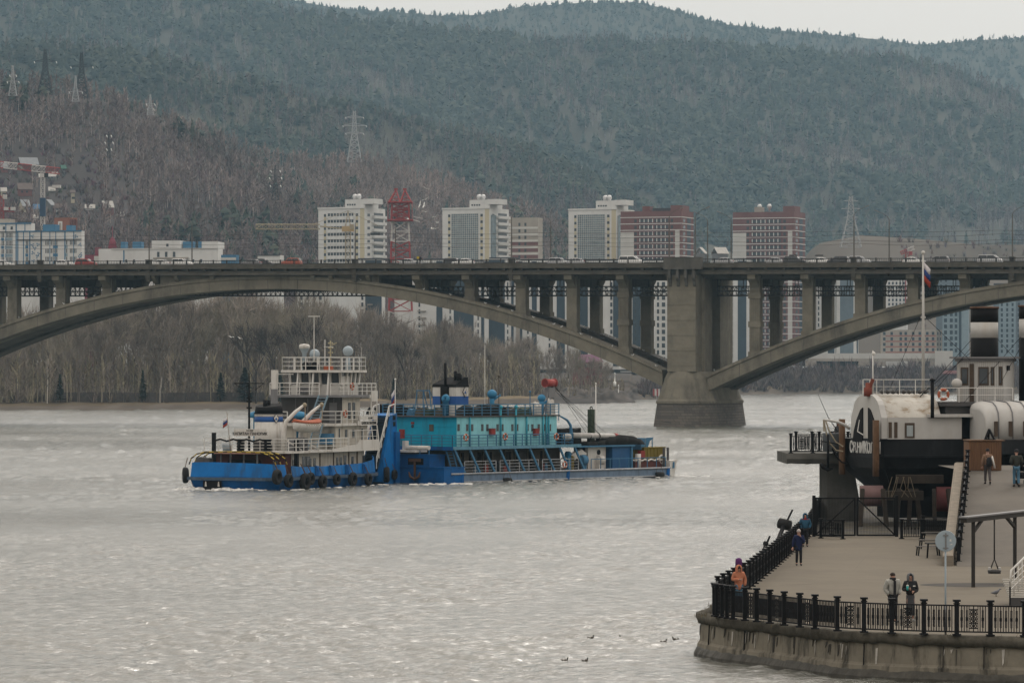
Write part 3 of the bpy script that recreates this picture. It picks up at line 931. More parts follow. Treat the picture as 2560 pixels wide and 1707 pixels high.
for z in range(12, 29, 3): m.box(pc - 2.96, pc + 2.96, -2.26, 8.66, z, z + 0.05)
m.build('pier_shaft', conc, bridge)
m = MB(BF)
m.box(pc - 2.9, pc + 2.9, 16.4, 26.2, 10.902, 29.9)
m.box(pc - 1.2, pc + 0.2, 8.62, 16.38, 10.902, 29.3)
m.build('pier_shaft', conc, bridge)
m = MB(BF)
for k in range(4):
    s = pc - 2.5 + 1.65 * k
    m.loft([[(s + x, -2.19, 27.6), (s + x, -2.5, 27.8), (s + x, -2.7, 28.6), (s + x, -3.3, 29.3), (s + x, -3.3, 31.0), (s + x, -2.19, 31.0)] for x in (0, 0.55)], True, False)
m.box(pc - 3.3, pc + 4.2, -3.5, -1.46, 31.0, 31.45)
m.box(pc - 3.3, pc + 4.2, -3.4, -1.46, 31.45, 33.25)
m.box(pc - 3.4, pc + 4.3, -3.5, -1.44, 33.25, 33.4)
m.box(pc - 2.8, pc + 2.8, -2.1, 8.5, 29.92, 31.3)
m.build('pier_balcony', concd, bridge)
# service walkway hung between the rows
m = MB(BF)
for a, b in ((S0, pc - 3), (pc + 4.2, S1)):
    for t in (9.6, 12.2):
        for z in (26.1, 27.0, 27.9): m.beam((a, t, z + gz(a)), (b, t, z + gz(b)), 0.16, 0.2)
        n = int((b - a) / 1.05)
        for k in range(n):
            s = a + (b - a) * k / n; s2 = a + (b - a) * (k + 1) / n
            m.beam((s, t, 26.1 + gz(s)), (s, t, 27.9 + gz(s)), 0.13, 0.13)
            m.beam((s, t, (26.1, 27.9)[k % 2] + gz(s)), (s2, t, (27.9, 26.1)[k % 2] + gz(s)), 0.09, 0.09)
    m.beam((a, 10.9, 26.0 + gz(a)), (b, 10.9, 26.0 + gz(b)), 2.4, 0.12)
    n = int((b - a) / 5.3)
    for k in range(n):
        s = a + 5.3 * k
        if abs(s - CL) > 30 and abs(s - CRt) > 30:
            for t in (9.6, 12.2): m.beam((s, t, 27.9 + gz(s)), (s, t, 30.2 + gz(s)), 0.14, 0.14)
m.build('service_walkway', iron, bridge)

# ------------------------------------------------------------------ lamp posts along the bridge
lampgrey = mat('lamp_post_paint', (0.10, 0.095, 0.085), 0.7, 0.2, 1.5)
def lamp_post(px, t, arm, h, label):
    s = bs(px, t); base = BF((s, t, 32.2 + gz(s)))
    r = thing('street_lamp', label, 'street lamp', base, BF.a, 'street lamps along the bridge')
    m = MB(); m.lathe((0, 0, 0), [(0.24, -0.1), (0.24, 0.9), (0.15, 1.1), (0.13, 5), (0.085, h - 1.6), (0.07, h - 1.5)], 8)
    m.build('pole', lampgrey, r, True)
    if t < 5:
        m = MB(); m.box(-0.45, 0.45, -0.85, 0.5, -2.7, 1.0); m.box(-0.55, 0.55, -0.95, 0.55, 0.98, 1.12); m.box(-0.35, 0.35, -0.7, 0.5, -3.4, -2.68)
        m.build('pedestal', concl, r, True)
    if arm:
        m = MB(); m.tube([(0, 0, h - 1.55), (arm * 0.35, 0, h - 1.05), (arm * 1.2, 0, h - 0.45), (arm * 2.3, 0, h)], 0.05, 5)
        m.build('arm', lampgrey, r, True)
        m = MB(); m.beam((arm * 2.2, 0, h - 0.02), (arm * 3.0, 0, h + 0.3), 0.28, 0.16)
        m.build('lamp_head', mat('lamp_head', (0.16, 0.16, 0.16), 0.5, 0), r, True)
    else:
        m = MB(); m.beam((0, -0.1, h - 1.5), (0, 0.5, h - 0.9), 0.1); m.build('arm', lampgrey, r, True)
NEAR = [(102, 0, 'lamp post with a bare top before the blue and white flats'), (373, 1, 'near lamp post standing left of the white low building, arm to the right'), (888, 0, 'bare lamp post in front of the white tower beside the yellow crane'), (1279, 1, 'near lamp post in front of the grey and red flats'), (1673, 1, 'lamp post in front of the left brick tower, arm to the right'), (1738, 1, 'lamp post at the right edge of the left brick tower over the pier'), (2135, 1, 'near lamp post beside the white pylon'), (2531, 1, 'near lamp post close to the right edge of the picture')]
FARL = [(480, -1, 'far lamp post over the white low building, arm to the left'), (989, 0, 'dark lamp post in front of the red and white lattice tower'), (1377, -1, 'far lamp post between the grey flats and the middle white tower'), (1769, -1, 'far lamp post in the gap left of the hillside houses, arm to the left'), (1828, -1, 'far lamp post at the left edge of the right brick tower'), (2223, -1, 'far lamp post before the grass hill, arm to the left')]
for px, a, lb in NEAR: lamp_post(px, -0.3, a, 10.9 if a else 9.6, lb)
for px, a, lb in FARL: lamp_post(px, 22.6, a, 10.9 if a else 9.6, lb)
def wire(t, z, sag, label):
    m = MB(BF); pts = []
    for k in range(-8, 6):
        for i in range(5):
            f = i / 5; s = k * 31.0 + 31.0 * f
            pts.append((s, t, z + gz(s) - sag * 4 * f * (1 - f)))
    m.tube(pts, 0.028, 4)
    tag(m.build('overhead_wire', iron), label, 'wire', 'trolley wires above the bridge road')
wire(4.5, 38.6, 0.25, 'uppermost overhead wire strung along the bridge road'); wire(7.5, 38.0, 0.5, 'overhead wire just under the uppermost one'); wire(14.0, 37.1, 0.35, 'third overhead wire down along the bridge road'); wire(17.5, 36.6, 0.5, 'lowest overhead wire along the bridge road')

# ------------------------------------------------------------------ cars
glassd = mat('car_glass', (0.02, 0.024, 0.028), 0.08, 0, spec=0.6)
tyrem = mat('tyre_rubber', (0.018, 0.018, 0.018), 0.85, 0.2, 3.0, spec=0.2)
rimm = mat('wheel_rim', (0.35, 0.35, 0.36), 0.35, 0, metal=0.8)
def paint(nm, c): return mat('car_paint_' + nm, c, 0.3, 0.06, 0.8, spec=0.5)
lampm = mat('car_lamp', (0.55, 0.55, 0.52), 0.2, 0); redl = mat('tail_lamp', (0.3, 0.02, 0.02), 0.3, 0)
def make_car(kind, pm):
    r = thing('parked_car' if False else 'car', '', 'car')
    if kind == 'sedan': L, H, hood, cab0, cab1, cab2, cab3, Wd = 4.5, 1.46, 0.92, -0.75, -0.1, 1.15, 1.85, 1.76
    elif kind == 'suv': L, H, hood, cab0, cab1, cab2, cab3, Wd = 4.5, 1.68, 1.05, -1.0, -0.45, 1.75, 2.12, 1.84
    else: L, H, hood, cab0, cab1, cab2, cab3, Wd = 4.9, 1.85, 1.1, -1.75, -0.9, 2.1, 2.38, 1.86
    h2 = L / 2; m = MB(); w = Wd / 2
    def ring(x, z0, z1, wf=1.0): return [(x, -w * wf * 0.94, z0), (x, -w * wf, z0 + 0.25), (x, -w * wf * 0.97, z1 - 0.08), (x, -w * wf * 0.88, z1), (x, w * wf * 0.88, z1), (x, w * wf * 0.97, z1 - 0.08), (x, w * wf, z0 + 0.25), (x, w * wf * 0.94, z0)]
    bt = hood if kind != 'sedan' else hood + 0.05
    m.loft([ring(-h2, 0.32, 0.66, 0.82), ring(-h2 + 0.15, 0.22, hood - 0.2, 0.94), ring(cab0 - 0.35, 0.2, hood - 0.03), ring(cab0, 0.2, hood), ring(cab3 - 0.3, 0.2, bt), ring(h2 - 0.12, 0.24, bt - 0.04, 0.95), ring(h2, 0.36, bt - 0.25, 0.86)], True, True)
    ins = 0.16
    def cr(x, z, i): return (x, z, i)
    cab = [(cab0, hood - 0.02, 0.02), (cab1, H - 0.05, ins), (0.3, H, ins), (cab2, H - 0.04, ins), (cab3, bt - 0.02, 0.03)]
    rg = [[(x, -(w - i), hood - 0.04), (x, -(w - i), max(z, hood + 0.0)), (x, w - i, max(z, hood + 0.0)), (x, w - i, hood - 0.04)] for x, z, i in cab]
    m.loft(rg, True, True)
    m.build('body', pm, r, True)
    for sd in (-1, 1):
        g = MB(); y0 = sd * (w - 0.03); y1 = sd * (w - ins + 0.012)
        a0, a1 = cab0 + 0.22, cab1 + 0.12; b0, b1 = cab3 - 0.25, cab2 - 0.05; md = 0.45
        zl, zh = hood + 0.05, H - 0.14
        for q in ([(a0, zl), (md - 0.05, zl), (md - 0.05, zh), (a1, zh)], [(md + 0.05, zl), (b0, zl), (b1, zh), (md + 0.05, zh)]):
            pts = [(x, (sd * (w - 0.015 - (ins - 0.02) * (z - hood) / (H - hood))), z) for x, z in q]
            g.prism(pts, (0, sd * 0.02, 0))
        g.build('side_window', glassd, r, True)
    for nm, xa, za, xb, zb in (('windscreen', cab0, hood, cab1, H - 0.05), ('rear_window', cab3, bt, cab2, H - 0.04)):
        g = MB(); dx, dz = xb - xa, zb - za
        pts = [(xa + dx * 0.1, -w * 0.84, za + dz * 0.1), (xa + dx * 0.1, w * 0.84, za + dz * 0.1), (xa + dx * 0.92, w * 0.76, za + dz * 0.92), (xa + dx * 0.92, -w * 0.76, za + dz * 0.92)]
        g.prism(pts, (-0.03 if nm == 'windscreen' else 0.03, 0, 0.03)); g.build(nm, glassd, r, True)
    for x in (-h2 + 0.85, h2 - 0.85):
        for sd in (-1, 1):
            q = MB(); q.torus((x, sd * (w - 0.1), 0.33), 0.24, 0.1, (0, 1, 0), 14, 6); o = q.build('wheel', tyrem, r, True)
            q = MB(); q.cyl((x, sd * (w - 0.16), 0.33), (x, sd * (w - 0.03), 0.33), 0.2, n=10); q.build('rim', rimm, o, True)
    for sd in (-1, 1):
        q = MB(); q.ball((-h2 + 0.16, sd * w * 0.68, 0.72), 0.12, 8, 5, (0.6, 1.5, 0.8)); q.build('headlight', lampm, r, True)
        q = MB(); q.box(h2 - 0.12, h2 + 0.012, sd * w * 0.6 - 0.15, sd * w * 0.6 + 0.15, 0.74, 0.92); q.build('tail_light', redl, r, True)
    return r
cw = paint('white', (0.72, 0.72, 0.70)); cs_ = paint('silver', (0.42, 0.43, 0.44)); cd_ = paint('dark', (0.03, 0.032, 0.036)); crd = paint('red', (0.30, 0.03, 0.025)); cor = paint('orange', (0.36, 0.07, 0.03)); cg = paint('grey', (0.16, 0.16, 0.165))
PROTO = {}
CARS = [(10, 'sedan', cw, 6, 1, 'white car cut by the left edge of the picture'), (163, 'sedan', cw, 6, 1, 'white saloon car in front of the blue and white flats'), (216, 'suv', crd, 5, 1, 'dark red car right behind a white saloon'), (398, 'sedan', cw, 5, -1, 'white saloon car under the leftmost tall lamp post'), (455, 'suv', cw, 6, 1, 'white estate car in front of the white low building'), (627, 'sedan', cg, 5, -1, 'grey saloon car overlapping a dark jeep'), (658, 'suv', cd_, 9, 1, 'dark boxy jeep behind a grey saloon'), (728, 'suv', cor, 5, -1, 'orange red car left of the white tower with yellow crane'), (1027, 'sedan', cs_, 5, 1, 'silver saloon car beside the cyclist'), (1136, 'suv', cd_, 9, 1, 'dark green car half hidden by a white saloon'), (1158, 'sedan', cw, 5, -1, 'white saloon car in front of the glazed white tower'), (1398, 'suv', cs_, 9, 1, 'silver estate car leading a pair before the middle white tower'), (1436, 'sedan', cs_, 5, -1, 'silver saloon car following the silver estate'), (1577, 'van', cw, 5, 1, 'white minivan in front of the left brick tower'), (1690, 'sedan', cw, 9, -1, 'white saloon car just left of the pier balcony'), (1805, 'sedan', cs_, 5, -1, 'silver saloon car between the two brick towers'), (1945, 'sedan', cs_, 6, 1, 'silver car in front of the right brick tower'), (1987, 'suv', cd_, 5, 1, 'dark car with a roof box'), (2045, 'sedan', cw, 6, -1, 'pale saloon car right of the car with roof box'), (2096, 'suv', cd_, 6, -1, 'dark hatchback left of the white pylon lamp post'), (2148, 'suv', cs_, 5, 1, 'silver offroad car at the white pylon lamp post'), (2286, 'sedan', cw, 6, 1, 'white car just left of the ship flag'), (2345, 'suv', cg, 6, -1, 'dark grey car just right of the ship flag'), (2475, 'van', cs_, 5, 1, 'silver people carrier near the right edge of the picture')]
for px, kind, pm, t, dr, lb in CARS:
    s = bs(px, t); loc = BF((s, t, 32.05 + gz(s)))
    if (kind, pm.name) not in PROTO:
        r = make_car(kind, pm); PROTO[(kind, pm.name)] = r
        r.location = loc; r.rotation_euler = (0, 0, BF.a + (math.pi if dr > 0 else 0)); r['label'] = lb; r['group'] = 'cars on the bridge'
    else:
        r = dup(PROTO[(kind, pm.name)], loc, BF.a + (math.pi if dr > 0 else 0), lb, 'cars on the bridge')
    if 'roof box' in lb:
        q = MB(); q.loft([[(x, -0.4 * k, 1.72), (x, -0.4 * k, 1.86 + 0.12 * k), (x, 0.4 * k, 1.86 + 0.12 * k), (x, 0.4 * k, 1.72)] for x, k in ((-0.6, 0.6), (-0.3, 1), (0.9, 1), (1.15, 0.7))], True, True)
        b = q.build('roof_box', cd_, None); b.parent = r

# ------------------------------------------------------------------ gulls
gw = mat('gull_white', (0.75, 0.75, 0.73), 0.8, 0); ggr = mat('gull_grey', (0.30, 0.32, 0.34), 0.8, 0); gyl = mat('gull_bill', (0.5, 0.35, 0.05), 0.6, 0)
gull = thing('seagull', 'white gull', 'gull', (0, 0, 0), 0, 'gulls resting on the arches')
m = MB(); m.loft([[(x + 0, r * 0.8 * math.cos(a), z + r * math.sin(a)) for a in [k * 0.785 for k in range(8)]] for x, z, r in ((-0.26, 0.17, 0.015), (-0.16, 0.16, 0.06), (0, 0.17, 0.1), (0.12, 0.2, 0.085), (0.17, 0.28, 0.05), (0.21, 0.34, 0.055), (0.26, 0.335, 0.02))], True, True)
m.build('body', gw, gull, True)
m = MB(); m.loft([[(x, r * 0.9 * math.cos(a), z + r * 0.62 * math.sin(a)) for a in [k * 0.785 for k in range(8)]] for x, z, r in ((-0.34, 0.17, 0.012), (-0.18, 0.2, 0.085), (0, 0.22, 0.11), (0.09, 0.23, 0.05))], True, True)
m.build('folded_wings', ggr, gull, True)
m = MB(); m.cyl((0.25, 0, 0.335), (0.32, 0, 0.32), 0.014, 0.004, 5); m.build('bill', gyl, gull, True)
for y in (-0.03, 0.03):
    m = MB(); m.cyl((0.0, y, 0), (0.0, y, 0.1), 0.009, n=4); m.build('leg', gyl, gull, True)
GP = [(902, 0), (1010, 1), (1060, 0), (1127, 0), (1205, 1), (1214, 0), (1232, 1), (1246, 0), (1268, 1), (1281, 0), (1334, 0), (1357, 1), (1385, 0), (1393, 1), (1404, 0), (1453, 0), (1458, 1), (1466, 1), (1479, 0), (1510, 1), (1521, 1), (1531, 0), (1538, 1), (1582, 0), (1595, 1), (1609, 1), (1641, 0), (1656, 1), (1667, 1), (1786, 0), (293, 0), (236, 0), (160, 0), (83, 0), (48, 0)]
for i, (px, row) in enumerate(GP):
    t = (0.45, 16.7)[row] if px > 700 else 0.45
    s = bs(px, t); c = CL if s < 0 else CRt; zb, zt = rib_z(s, c)
    loc = BF((s, t - 0.1, zt)); rz = rs.rand() * 6.28
    lb = 'white gull resting on the ' + ('front' if t < 5 else 'rear') + ' rib of the ' + ('left' if s < 0 else 'right') + ' bridge arch'
    if s < -100: lb = 'white gull resting high on the left half of the bridge arch'
    grp = 'gulls resting on the ' + ('front' if t < 5 else 'rear') + ' arch rib'
    if i == 0: gull.location = loc; gull.rotation_euler = (0, 0, rz); gull.scale = (1.2,) * 3; gull['label'] = lb; gull['group'] = grp
    else: dup(gull, loc, rz, lb, grp, 1.2)
fly = thing('flying_gull', '', 'gull', (0, 0, 0), 0, 'gulls in flight')
m = MB(); m.loft([[(x, r * math.cos(a), z + r * math.sin(a)) for a in [k * 1.047 for k in range(6)]] for x, z, r in ((-0.3, 0, 0.01), (-0.18, 0, 0.06), (0, 0, 0.085), (0.15, 0.01, 0.06), (0.22, 0.03, 0.05), (0.28, 0.02, 0.015))], True, True)
m.build('body', gw, fly, True)
for sd in (-1, 1):
    m = MB(); m.prism([(0.1, sd * 0.06, 0.02), (0.13, sd * 0.4, 0.17), (-0.02, sd * 0.85, 0.1), (-0.1, sd * 0.45, 0.15), (-0.12, sd * 0.06, 0.02)], (0, 0, 0.02)); m.build('wing', gw, fly, True)
FG = [(1064, 499), (1050, 512), (1060, 514), (1064, 530), (1088, 542), (1093, 557), (1088, 572), (1080, 572), (1066, 472), (1020, 548), (578, 843), (600, 846)]
for i, (px, y) in enumerate(FG):
    loc = P(px, y, 1010 + 6 * i); rz = rs.rand() * 6.28
    lb = 'white gull flying right of the red and white lattice tower' if px > 700 else 'white gull flying low before the bank wood'
    grp = 'gulls flying by the lattice tower' if px > 700 else 'gulls flying before the wood'
    if i == 0: fly.location = loc; fly.rotation_euler = (0.4, 0, rz); fly['label'] = lb; fly['group'] = grp; fly.scale = (1.3,) * 3
    else:
        o = dup(fly, loc, rz, lb, grp, 1.3); o.rotation_euler = (rs.normal() * 0.5, 0, rz)
# ------------------------------------------------------------------ the town behind the bridge
wht = mat('white_facade', (0.62, 0.62, 0.60), 0.85, 0.08, 0.12, dirt=(0.42, 0.42, 0.40), dirt_amt=0.5, dirt_scale=0.15)
wht2 = mat('pale_facade', (0.52, 0.51, 0.48), 0.85, 0.1, 0.12)
ylw = mat('cream_facade', (0.52, 0.47, 0.33), 0.85, 0.08, 0.2)
brk = mat('red_brick_facade', (0.165, 0.08, 0.076), 0.9, 0.15, 0.2)
brkd = mat('dark_red_facade', (0.125, 0.05, 0.05), 0.9, 0.15, 0.2)
gryf = mat('grey_facade', (0.33, 0.30, 0.26), 0.9, 0.15, 0.15)
navy = mat('navy_facade', (0.035, 0.055, 0.075), 0.6, 0.15, 0.2)
slate = mat('slate_blue_facade', (0.14, 0.18, 0.21), 0.8, 0.12, 0.2)
bluf = mat('blue_trim', (0.055, 0.16, 0.27), 0.8, 0.12, 0.3)
blul = mat('light_blue_trim', (0.24, 0.31, 0.35), 0.8, 0.12, 0.3)
win_d = mat('window_glass', (0.05, 0.06, 0.068), 0.15, 0.35, 0.25, spec=0.5)
curt = mat('curtain_glass', (0.13, 0.18, 0.20), 0.2, 0.45, 0.5, spec=0.5)
roofd = mat('dark_roof', (0.05, 0.05, 0.055), 0.9, 0.2, 0.3)
magf = mat('maroon_facade', (0.22, 0.055, 0.075), 0.9, 0.12, 0.2)
tank = mat('vent_metal', (0.5, 0.5, 0.5), 0.4, 0.1, 0.5, metal=0.6)
class Bld:
    """a house block: corner nearest the viewer at px_c, left face to px_l, right face to px_r"""
    def __init__(s, name, label, pl, pc_, pr, ytop, d, th, zb, wall, cat='apartment block', group='buildings of the town behind the bridge'):
        s.sc = FPX / d; th = R(th); s.d = d
        s.L1 = (pc_ - pl) / s.sc / math.cos(th); s.L2 = max(2.0, (pr - pc_) / s.sc / math.sin(th))
        s.zb = zb; s.top = CAMZ + (HY - ytop) / s.sc - zb
        s.r = thing(name, label, cat, XD(pc_, d, zb), -th, group)
        m = MB(); m.box(-s.L1, 0, 0, s.L2, 0, s.top); s.wall = m.build('wall', wall, s.r, True)
        s.pl, s.pc, s.pr = pl, pc_, pr; s.cache = {}
    def u(s, px):
        """distance along the left face (negative) or right face (positive) of a photo column"""
        return -s.L1 * (s.pc - px) / (s.pc - s.pl) if px <= s.pc else s.L2 * (px - s.pc) / (s.pr - s.pc)
    def z(s, y): return CAMZ + (HY - y) / s.sc - s.zb
    def panel(s, nm, p0, p1, y0, y1, m, out=0.12, label=None, dp=0.3):
        """a flat piece on a face between photo columns p0..p1 and rows y0 (top)..y1"""
        return s.panelz(nm, s.u(p0), s.u(p1), s.z(y1), s.z(y0), m, out, p1 <= s.pc + 1, dp)
    def panelz(s, nm, a, b, z0, z1, m, out, left, dp=0.3):
        key = (nm, round(b - a, 2), round(z1 - z0, 2), m.name, round(out, 3), left, dp)
        loc = (a, 0, z0) if left else (0, a, z0)
        if key in s.cache:
            o = s.cache[key].copy(); COL.objects.link(o); o.location = loc; return o
        q = MB()
        if left: q.box(0, b - a, -out, dp, 0, z1 - z0)
        else: q.box(-dp, out, 0, b - a, 0, z1 - z0)
        o = q.build(nm, m, s.r, True); o.location = loc
        s.cache[key] = o
        return o
    def block(s, nm, p0, p1, y0, y1, m, t0=2.0, t1=10.0):
        q = MB(); q.box(s.u(p0), s.u(min(p1, s.pc)), t0, t1, s.z(y1), s.z(y0)); return q.build(nm, m, s.r, True)
    def vents(s, pxs, y):
        for px in pxs:
            q = MB(); a = s.u(px)
            q.lathe((a, 6, s.z(y) - 2.2), [(0.45, 0), (0.5, 1.2), (1.0, 1.8), (1.25, 2.6), (1.0, 3.3), (0.5, 3.8)], 10); q.build('roof_vent', tank, s.r, True)
def rows(y0, y1, step):
    o = []; y = y0
    while y < y1: o.append(y); y += step
    return o
def white_tower(px0, label, glazed, d, yo=0.0):
    """the three sister towers: px0 is the left edge"""
    b = Bld('apartment_tower', label, px0, px0 + 119, px0 + 167, 519 + yo, d, 26, 12, wht)
    b.block('roof_block', px0 + 66, px0 + 117, 498 + yo, 519.2 + yo, wht, 1.0, 14)
    q = MB(); q.box(b.u(px0 + 113), b.u(px0 + 119) + 4.5, 0.5, 9, b.z(510 + yo), b.z(497 + yo)); q.build('roof_hood', wht, b.r, True)
    for k in range(4): b.panelz('window', b.u(px0 + 71 + 6 * k), b.u(px0 + 75 + 6 * k), b.z(513 + yo), b.z(509 + yo), win_d, -0.9, True, 1.2)
    b.panel('parapet', px0 - 1, px0 + 119, 517 + yo, 521 + yo, wht, 0.3)
    for y in rows(533.5 + yo, 700, 16.4):
        b.panel('window', px0 + 14.5, px0 + 20, y, y + 7, win_d, 0.05)
        b.panel('window', px0 + 96, px0 + 102, y, y + 7, win_d, 0.05)
        b.panel('cream_panel', px0 + 14.5, px0 + 20, y + 7.2, y + 16, ylw, 0.08)
        b.panel('cream_panel', px0 + 96, px0 + 102, y + 7.2, y + 16, ylw, 0.08)
        if not glazed:
            b.panel('window_band', px0 + 23, px0 + 90, y - 1.5, y + 6, win_d, 0.04)
            for k in range(9): b.panel('mullion', px0 + 23 + 7.6 * k, px0 + 24.3 + 7.6 * k, y - 1.5, y + 6, wht, 0.1)
            b.panel('balcony_front', px0 + 22, px0 + 91, y + 6, y + 14.9, wht, 0.5)
        b.panel('balcony', px0 + 136, px0 + 165, y + 4, y + 11, wht, 1.3)
        b.panel('window', px0 + 125, px0 + 131, y, y + 7, win_d, 0.05)
        b.panel('window', px0 + 140, px0 + 162, y - 3, y + 4, win_d, 0.05)
    if glazed:
        b.panel('glazing', px0 + 23, px0 + 91, 532 + yo, 700, curt, 0.25)
        for y in rows(532 + yo, 700, 5.47): b.panel('glazing_bar', px0 + 23, px0 + 91, y, y + 0.9, wht2, 0.34)
        for k in range(15): b.panel('glazing_bar', px0 + 23 + 4.83 * k, px0 + 23.7 + 4.83 * k, 532 + yo, 700, wht2, 0.33)
        b.panel('glazing', px0 + 122, px0 + 134, 536 + yo, 700, curt, 0.25)
    b.panel('cream_strip', px0 + 107, px0 + 118, 520 + yo, 700, ylw, 0.04)
    b.vents((px0 + 78, px0 + 88), 492 + yo)
    return b
white_tower(793, 'white tower block with long window bands behind the yellow crane', False, 1820)
white_tower(1105, 'white glazed tower block right of the red and white lattice tower', True, 1820, 1)
white_tower(1422, 'white glazed tower block touching the left brick tower', True, 1826, 3)
def brick_tower(px0, label, pale_to, yo, d):
    b = Bld('apartment_tower', label, px0, px0 + 150, px0 + 185, 527 + yo, d, 20, 14, brk)
    b.block('roof_block', px0 + 122, px0 + 150, 513 + yo, 527.2 + yo, brk, 1, 12)
    b.block('roof_block', px0 + 74, px0 + 122, 519 + yo, 527.1 + yo, roofd, 3, 9) if px0 < 1700 else None
    b.block('roof_hut', px0 + 49, px0 + 67, 514 + yo, 527.3 + yo, brk if px0 < 1700 else gryf, 3, 8)
    b.panel('pale_wall', px0, px0 + 33, 579 + yo, 920, wht2, 0.05)
    b.panel('pale_strip', px0 + 135, px0 + 146, 576 + yo, 920, wht2, 0.06)
    b.panel('window_wall', px0 + 44, px0 + 122, 544 + yo, 920, brkd, 0.03)
    for y in rows(528 + yo, 920, 16.1):
        if y > 700 and y < 745: pass
        b.panel('floor_band', px0 - 0.5, px0 + 150, y + 13.5, y + 15.3, wht, 0.16)
        b.panel('floor_band', px0 + 150.5, px0 + 185, y + 13.5, y + 15.3, wht, 0.16)
        if y > 540 + yo:
            b.panel('window', px0 + 34, px0 + 40, y + 3, y + 11, win_d, 0.1)
            b.panel('window', px0 + 124, px0 + 130, y + 3, y + 11, win_d, 0.1)
            b.panel('window_band', px0 + 46, px0 + 80, y + 2.5, y + 11, win_d, 0.1)
            b.panel('window_band', px0 + 84, px0 + 118, y + 2.5, y + 11, win_d, 0.1)
            for k in range(7): b.panel('mullion', px0 + 47 + 10.5 * k, px0 + 49 + 10.5 * k, y + 2.5, y + 11, wht, 0.16)
            b.panel('window', px0 + 155, px0 + 161, y + 3, y + 11, win_d, 0.1)
            b.panel('loggia', px0 + 167, px0 + 177, y - 1, y + 12, navy, 0.06)
    return b
b = brick_tower(1553, 'red brick tower block joined to a white glazed tower', 33, 0, 1790); 
b = brick_tower(1835, 'red brick tower block standing alone with white floor bands', 33, 2, 2060); b.vents((1893, 1917), 516)
b = Bld('apartment_block', 'grey block with red bands between two white glazed towers', 1268, 1345, 1357, 544, 1900, 14, 12, gryf)
for i, y in enumerate(rows(557, 700, 16.2)):
    for px in (1296, 1311): b.panel('window', px, px + 5, y, y + 8, win_d, 0.06)
    b.panel('floor_band', 1268, 1345, y + 10, y + 15, wht2, 0.1)
    if i > 2: b.panel('brick_band', 1268, 1345, y - 1, y + 8, brk, 0.03)
# blue and white flats at the left edge
def blue_flats(label, pl, pc_, pr, ytop, d, cols, strips, zb=12):
    b = Bld('apartment_block', label, pl, pc_, pr, ytop, d, 12, zb, wht)
    b.panel('cornice', pl - 1, pc_, ytop - 1, ytop + 2, bluf, 0.3)
    for px, w in strips: b.panel('blue_strip', px, px + w, ytop + 2, 700, bluf, 0.12)
    for y in rows(ytop + 24, 700, 20.4):
        for p0, p1, kind in cols:
            b.panel('window', p0, p1, y, y + 11, win_d, 0.06)
            for k in range(int((p1 - p0) / 3.6) + 1): b.panel('mullion', p0 + 3.6 * k, p0 + 3.6 * k + 1.2, y, y + 11, wht, 0.12)
            b.panel('blue_panel' if kind else 'pale_panel', p0, p1, y + 12, y + 19.5, (wht, bluf, blul)[kind], 0.1)
    b.panel('cornice', pl, pc_, ytop + 20.5, ytop + 22, roofd, 0.5)
    return b
b = blue_flats('taller blue and white flats cut by the left edge', -60, 78, 84, 558, 1500, [(-52, -40, 2), (-30, -16, 1), (1, 8, 1), (12, 30, 2)], [(-10, 2), (12, 2), (38, 3), (61, 2)])
for k, px in enumerate((5, 25)): b.panel('window', px, px + 6, 566, 574, win_d, 0.06)
b.block('roof_hut', -30, 16, 546, 558.2, gryf, 3, 9); b.block('roof_hut', 36, 62, 552, 558.1, roofd, 3, 8)
b = blue_flats('lower blue and white flats painted with blue pinwheels', 38, 204, 209, 577, 1470, [(60, 67, 1), (110, 130, 0), (131, 143, 1), (163, 168, 2), (173, 192, 0)], [(39, 2.5), (54, 2), (70, 2.5), (99, 3.5), (122, 1.6), (137, 1.6), (160, 3), (183, 2)])
for px, y in ((78, 590), (78, 612), (92, 611), (84, 620), (79, 632), (94, 634), (90, 640), (80, 652), (92, 652), (190, 591), (200, 612), (202, 636), (199, 643)):
    q = MB(); a = b.u(px); zz = b.z(y)
    for k in range(3):
        an = k * 2.1 + px; q.prism([(a, -0.1, zz), (a + 0.85 * math.cos(an), -0.1, zz + 0.85 * math.sin(an)), (a + 0.6 * math.cos(an + 0.9), -0.1, zz + 0.6 * math.sin(an + 0.9))], (0, 0.2, 0))
    q.build('painted_pinwheel', bluf, b.r, True)
for p0, p1 in ((98, 130), (158, 172)): b.block('roof_hut', p0, p1, 560 if p0 < 100 else 562, 577.2, bluf, 3, 8)
b = Bld('brick_building', 'brown brick block with a white arch behind the blue flats', 133, 172, 190, 544, 1560, 30, 12, mat('brown_brick', (0.24, 0.11, 0.08), 0.9, 0.12, 0.2))
b.panel('arch', 144, 155, 553, 575, wht, 0.2); b.panel('arch_opening', 147, 152, 557, 575, gryf, 0.25)
for k in range(4): b.panel('pilaster', 175 + 3.6 * k, 176.6 + 3.6 * k, 548, 575, brk, 0.4)
b = Bld('red_hall', 'maroon hall with a small turret left of the white low building', 205, 272, 280, 637, 1600, 15, 12, magf, 'hall')
b.panel('pale_wall', 234, 272, 640, 660, wht2, 0.05); b.block('roof_block', 234, 241, 618, 637.2, magf, 1, 5)
q = MB(); a = b.u(270)
q.lathe((a, 5, b.z(637)), [(1.7, 0), (1.7, 3.0), (1.9, 3.1), (1.5, 4.5), (1.6, 4.6), (0.9, 6.6), (0.12, 7.2), (0.1, 11.5)], 8); q.build('turret', magf, b.r, True)
b = Bld('low_building', 'long white low building with blue roof vents beside the maroon hall', 242, 545, 553, 621, 1590, 8, 12, wht, 'industrial building')
b.block('roof_block', 377, 449, 601, 621.2, wht, -0.1, 12); b.block('roof_block', 504, 545, 604, 621.2, wht, -0.1, 12)
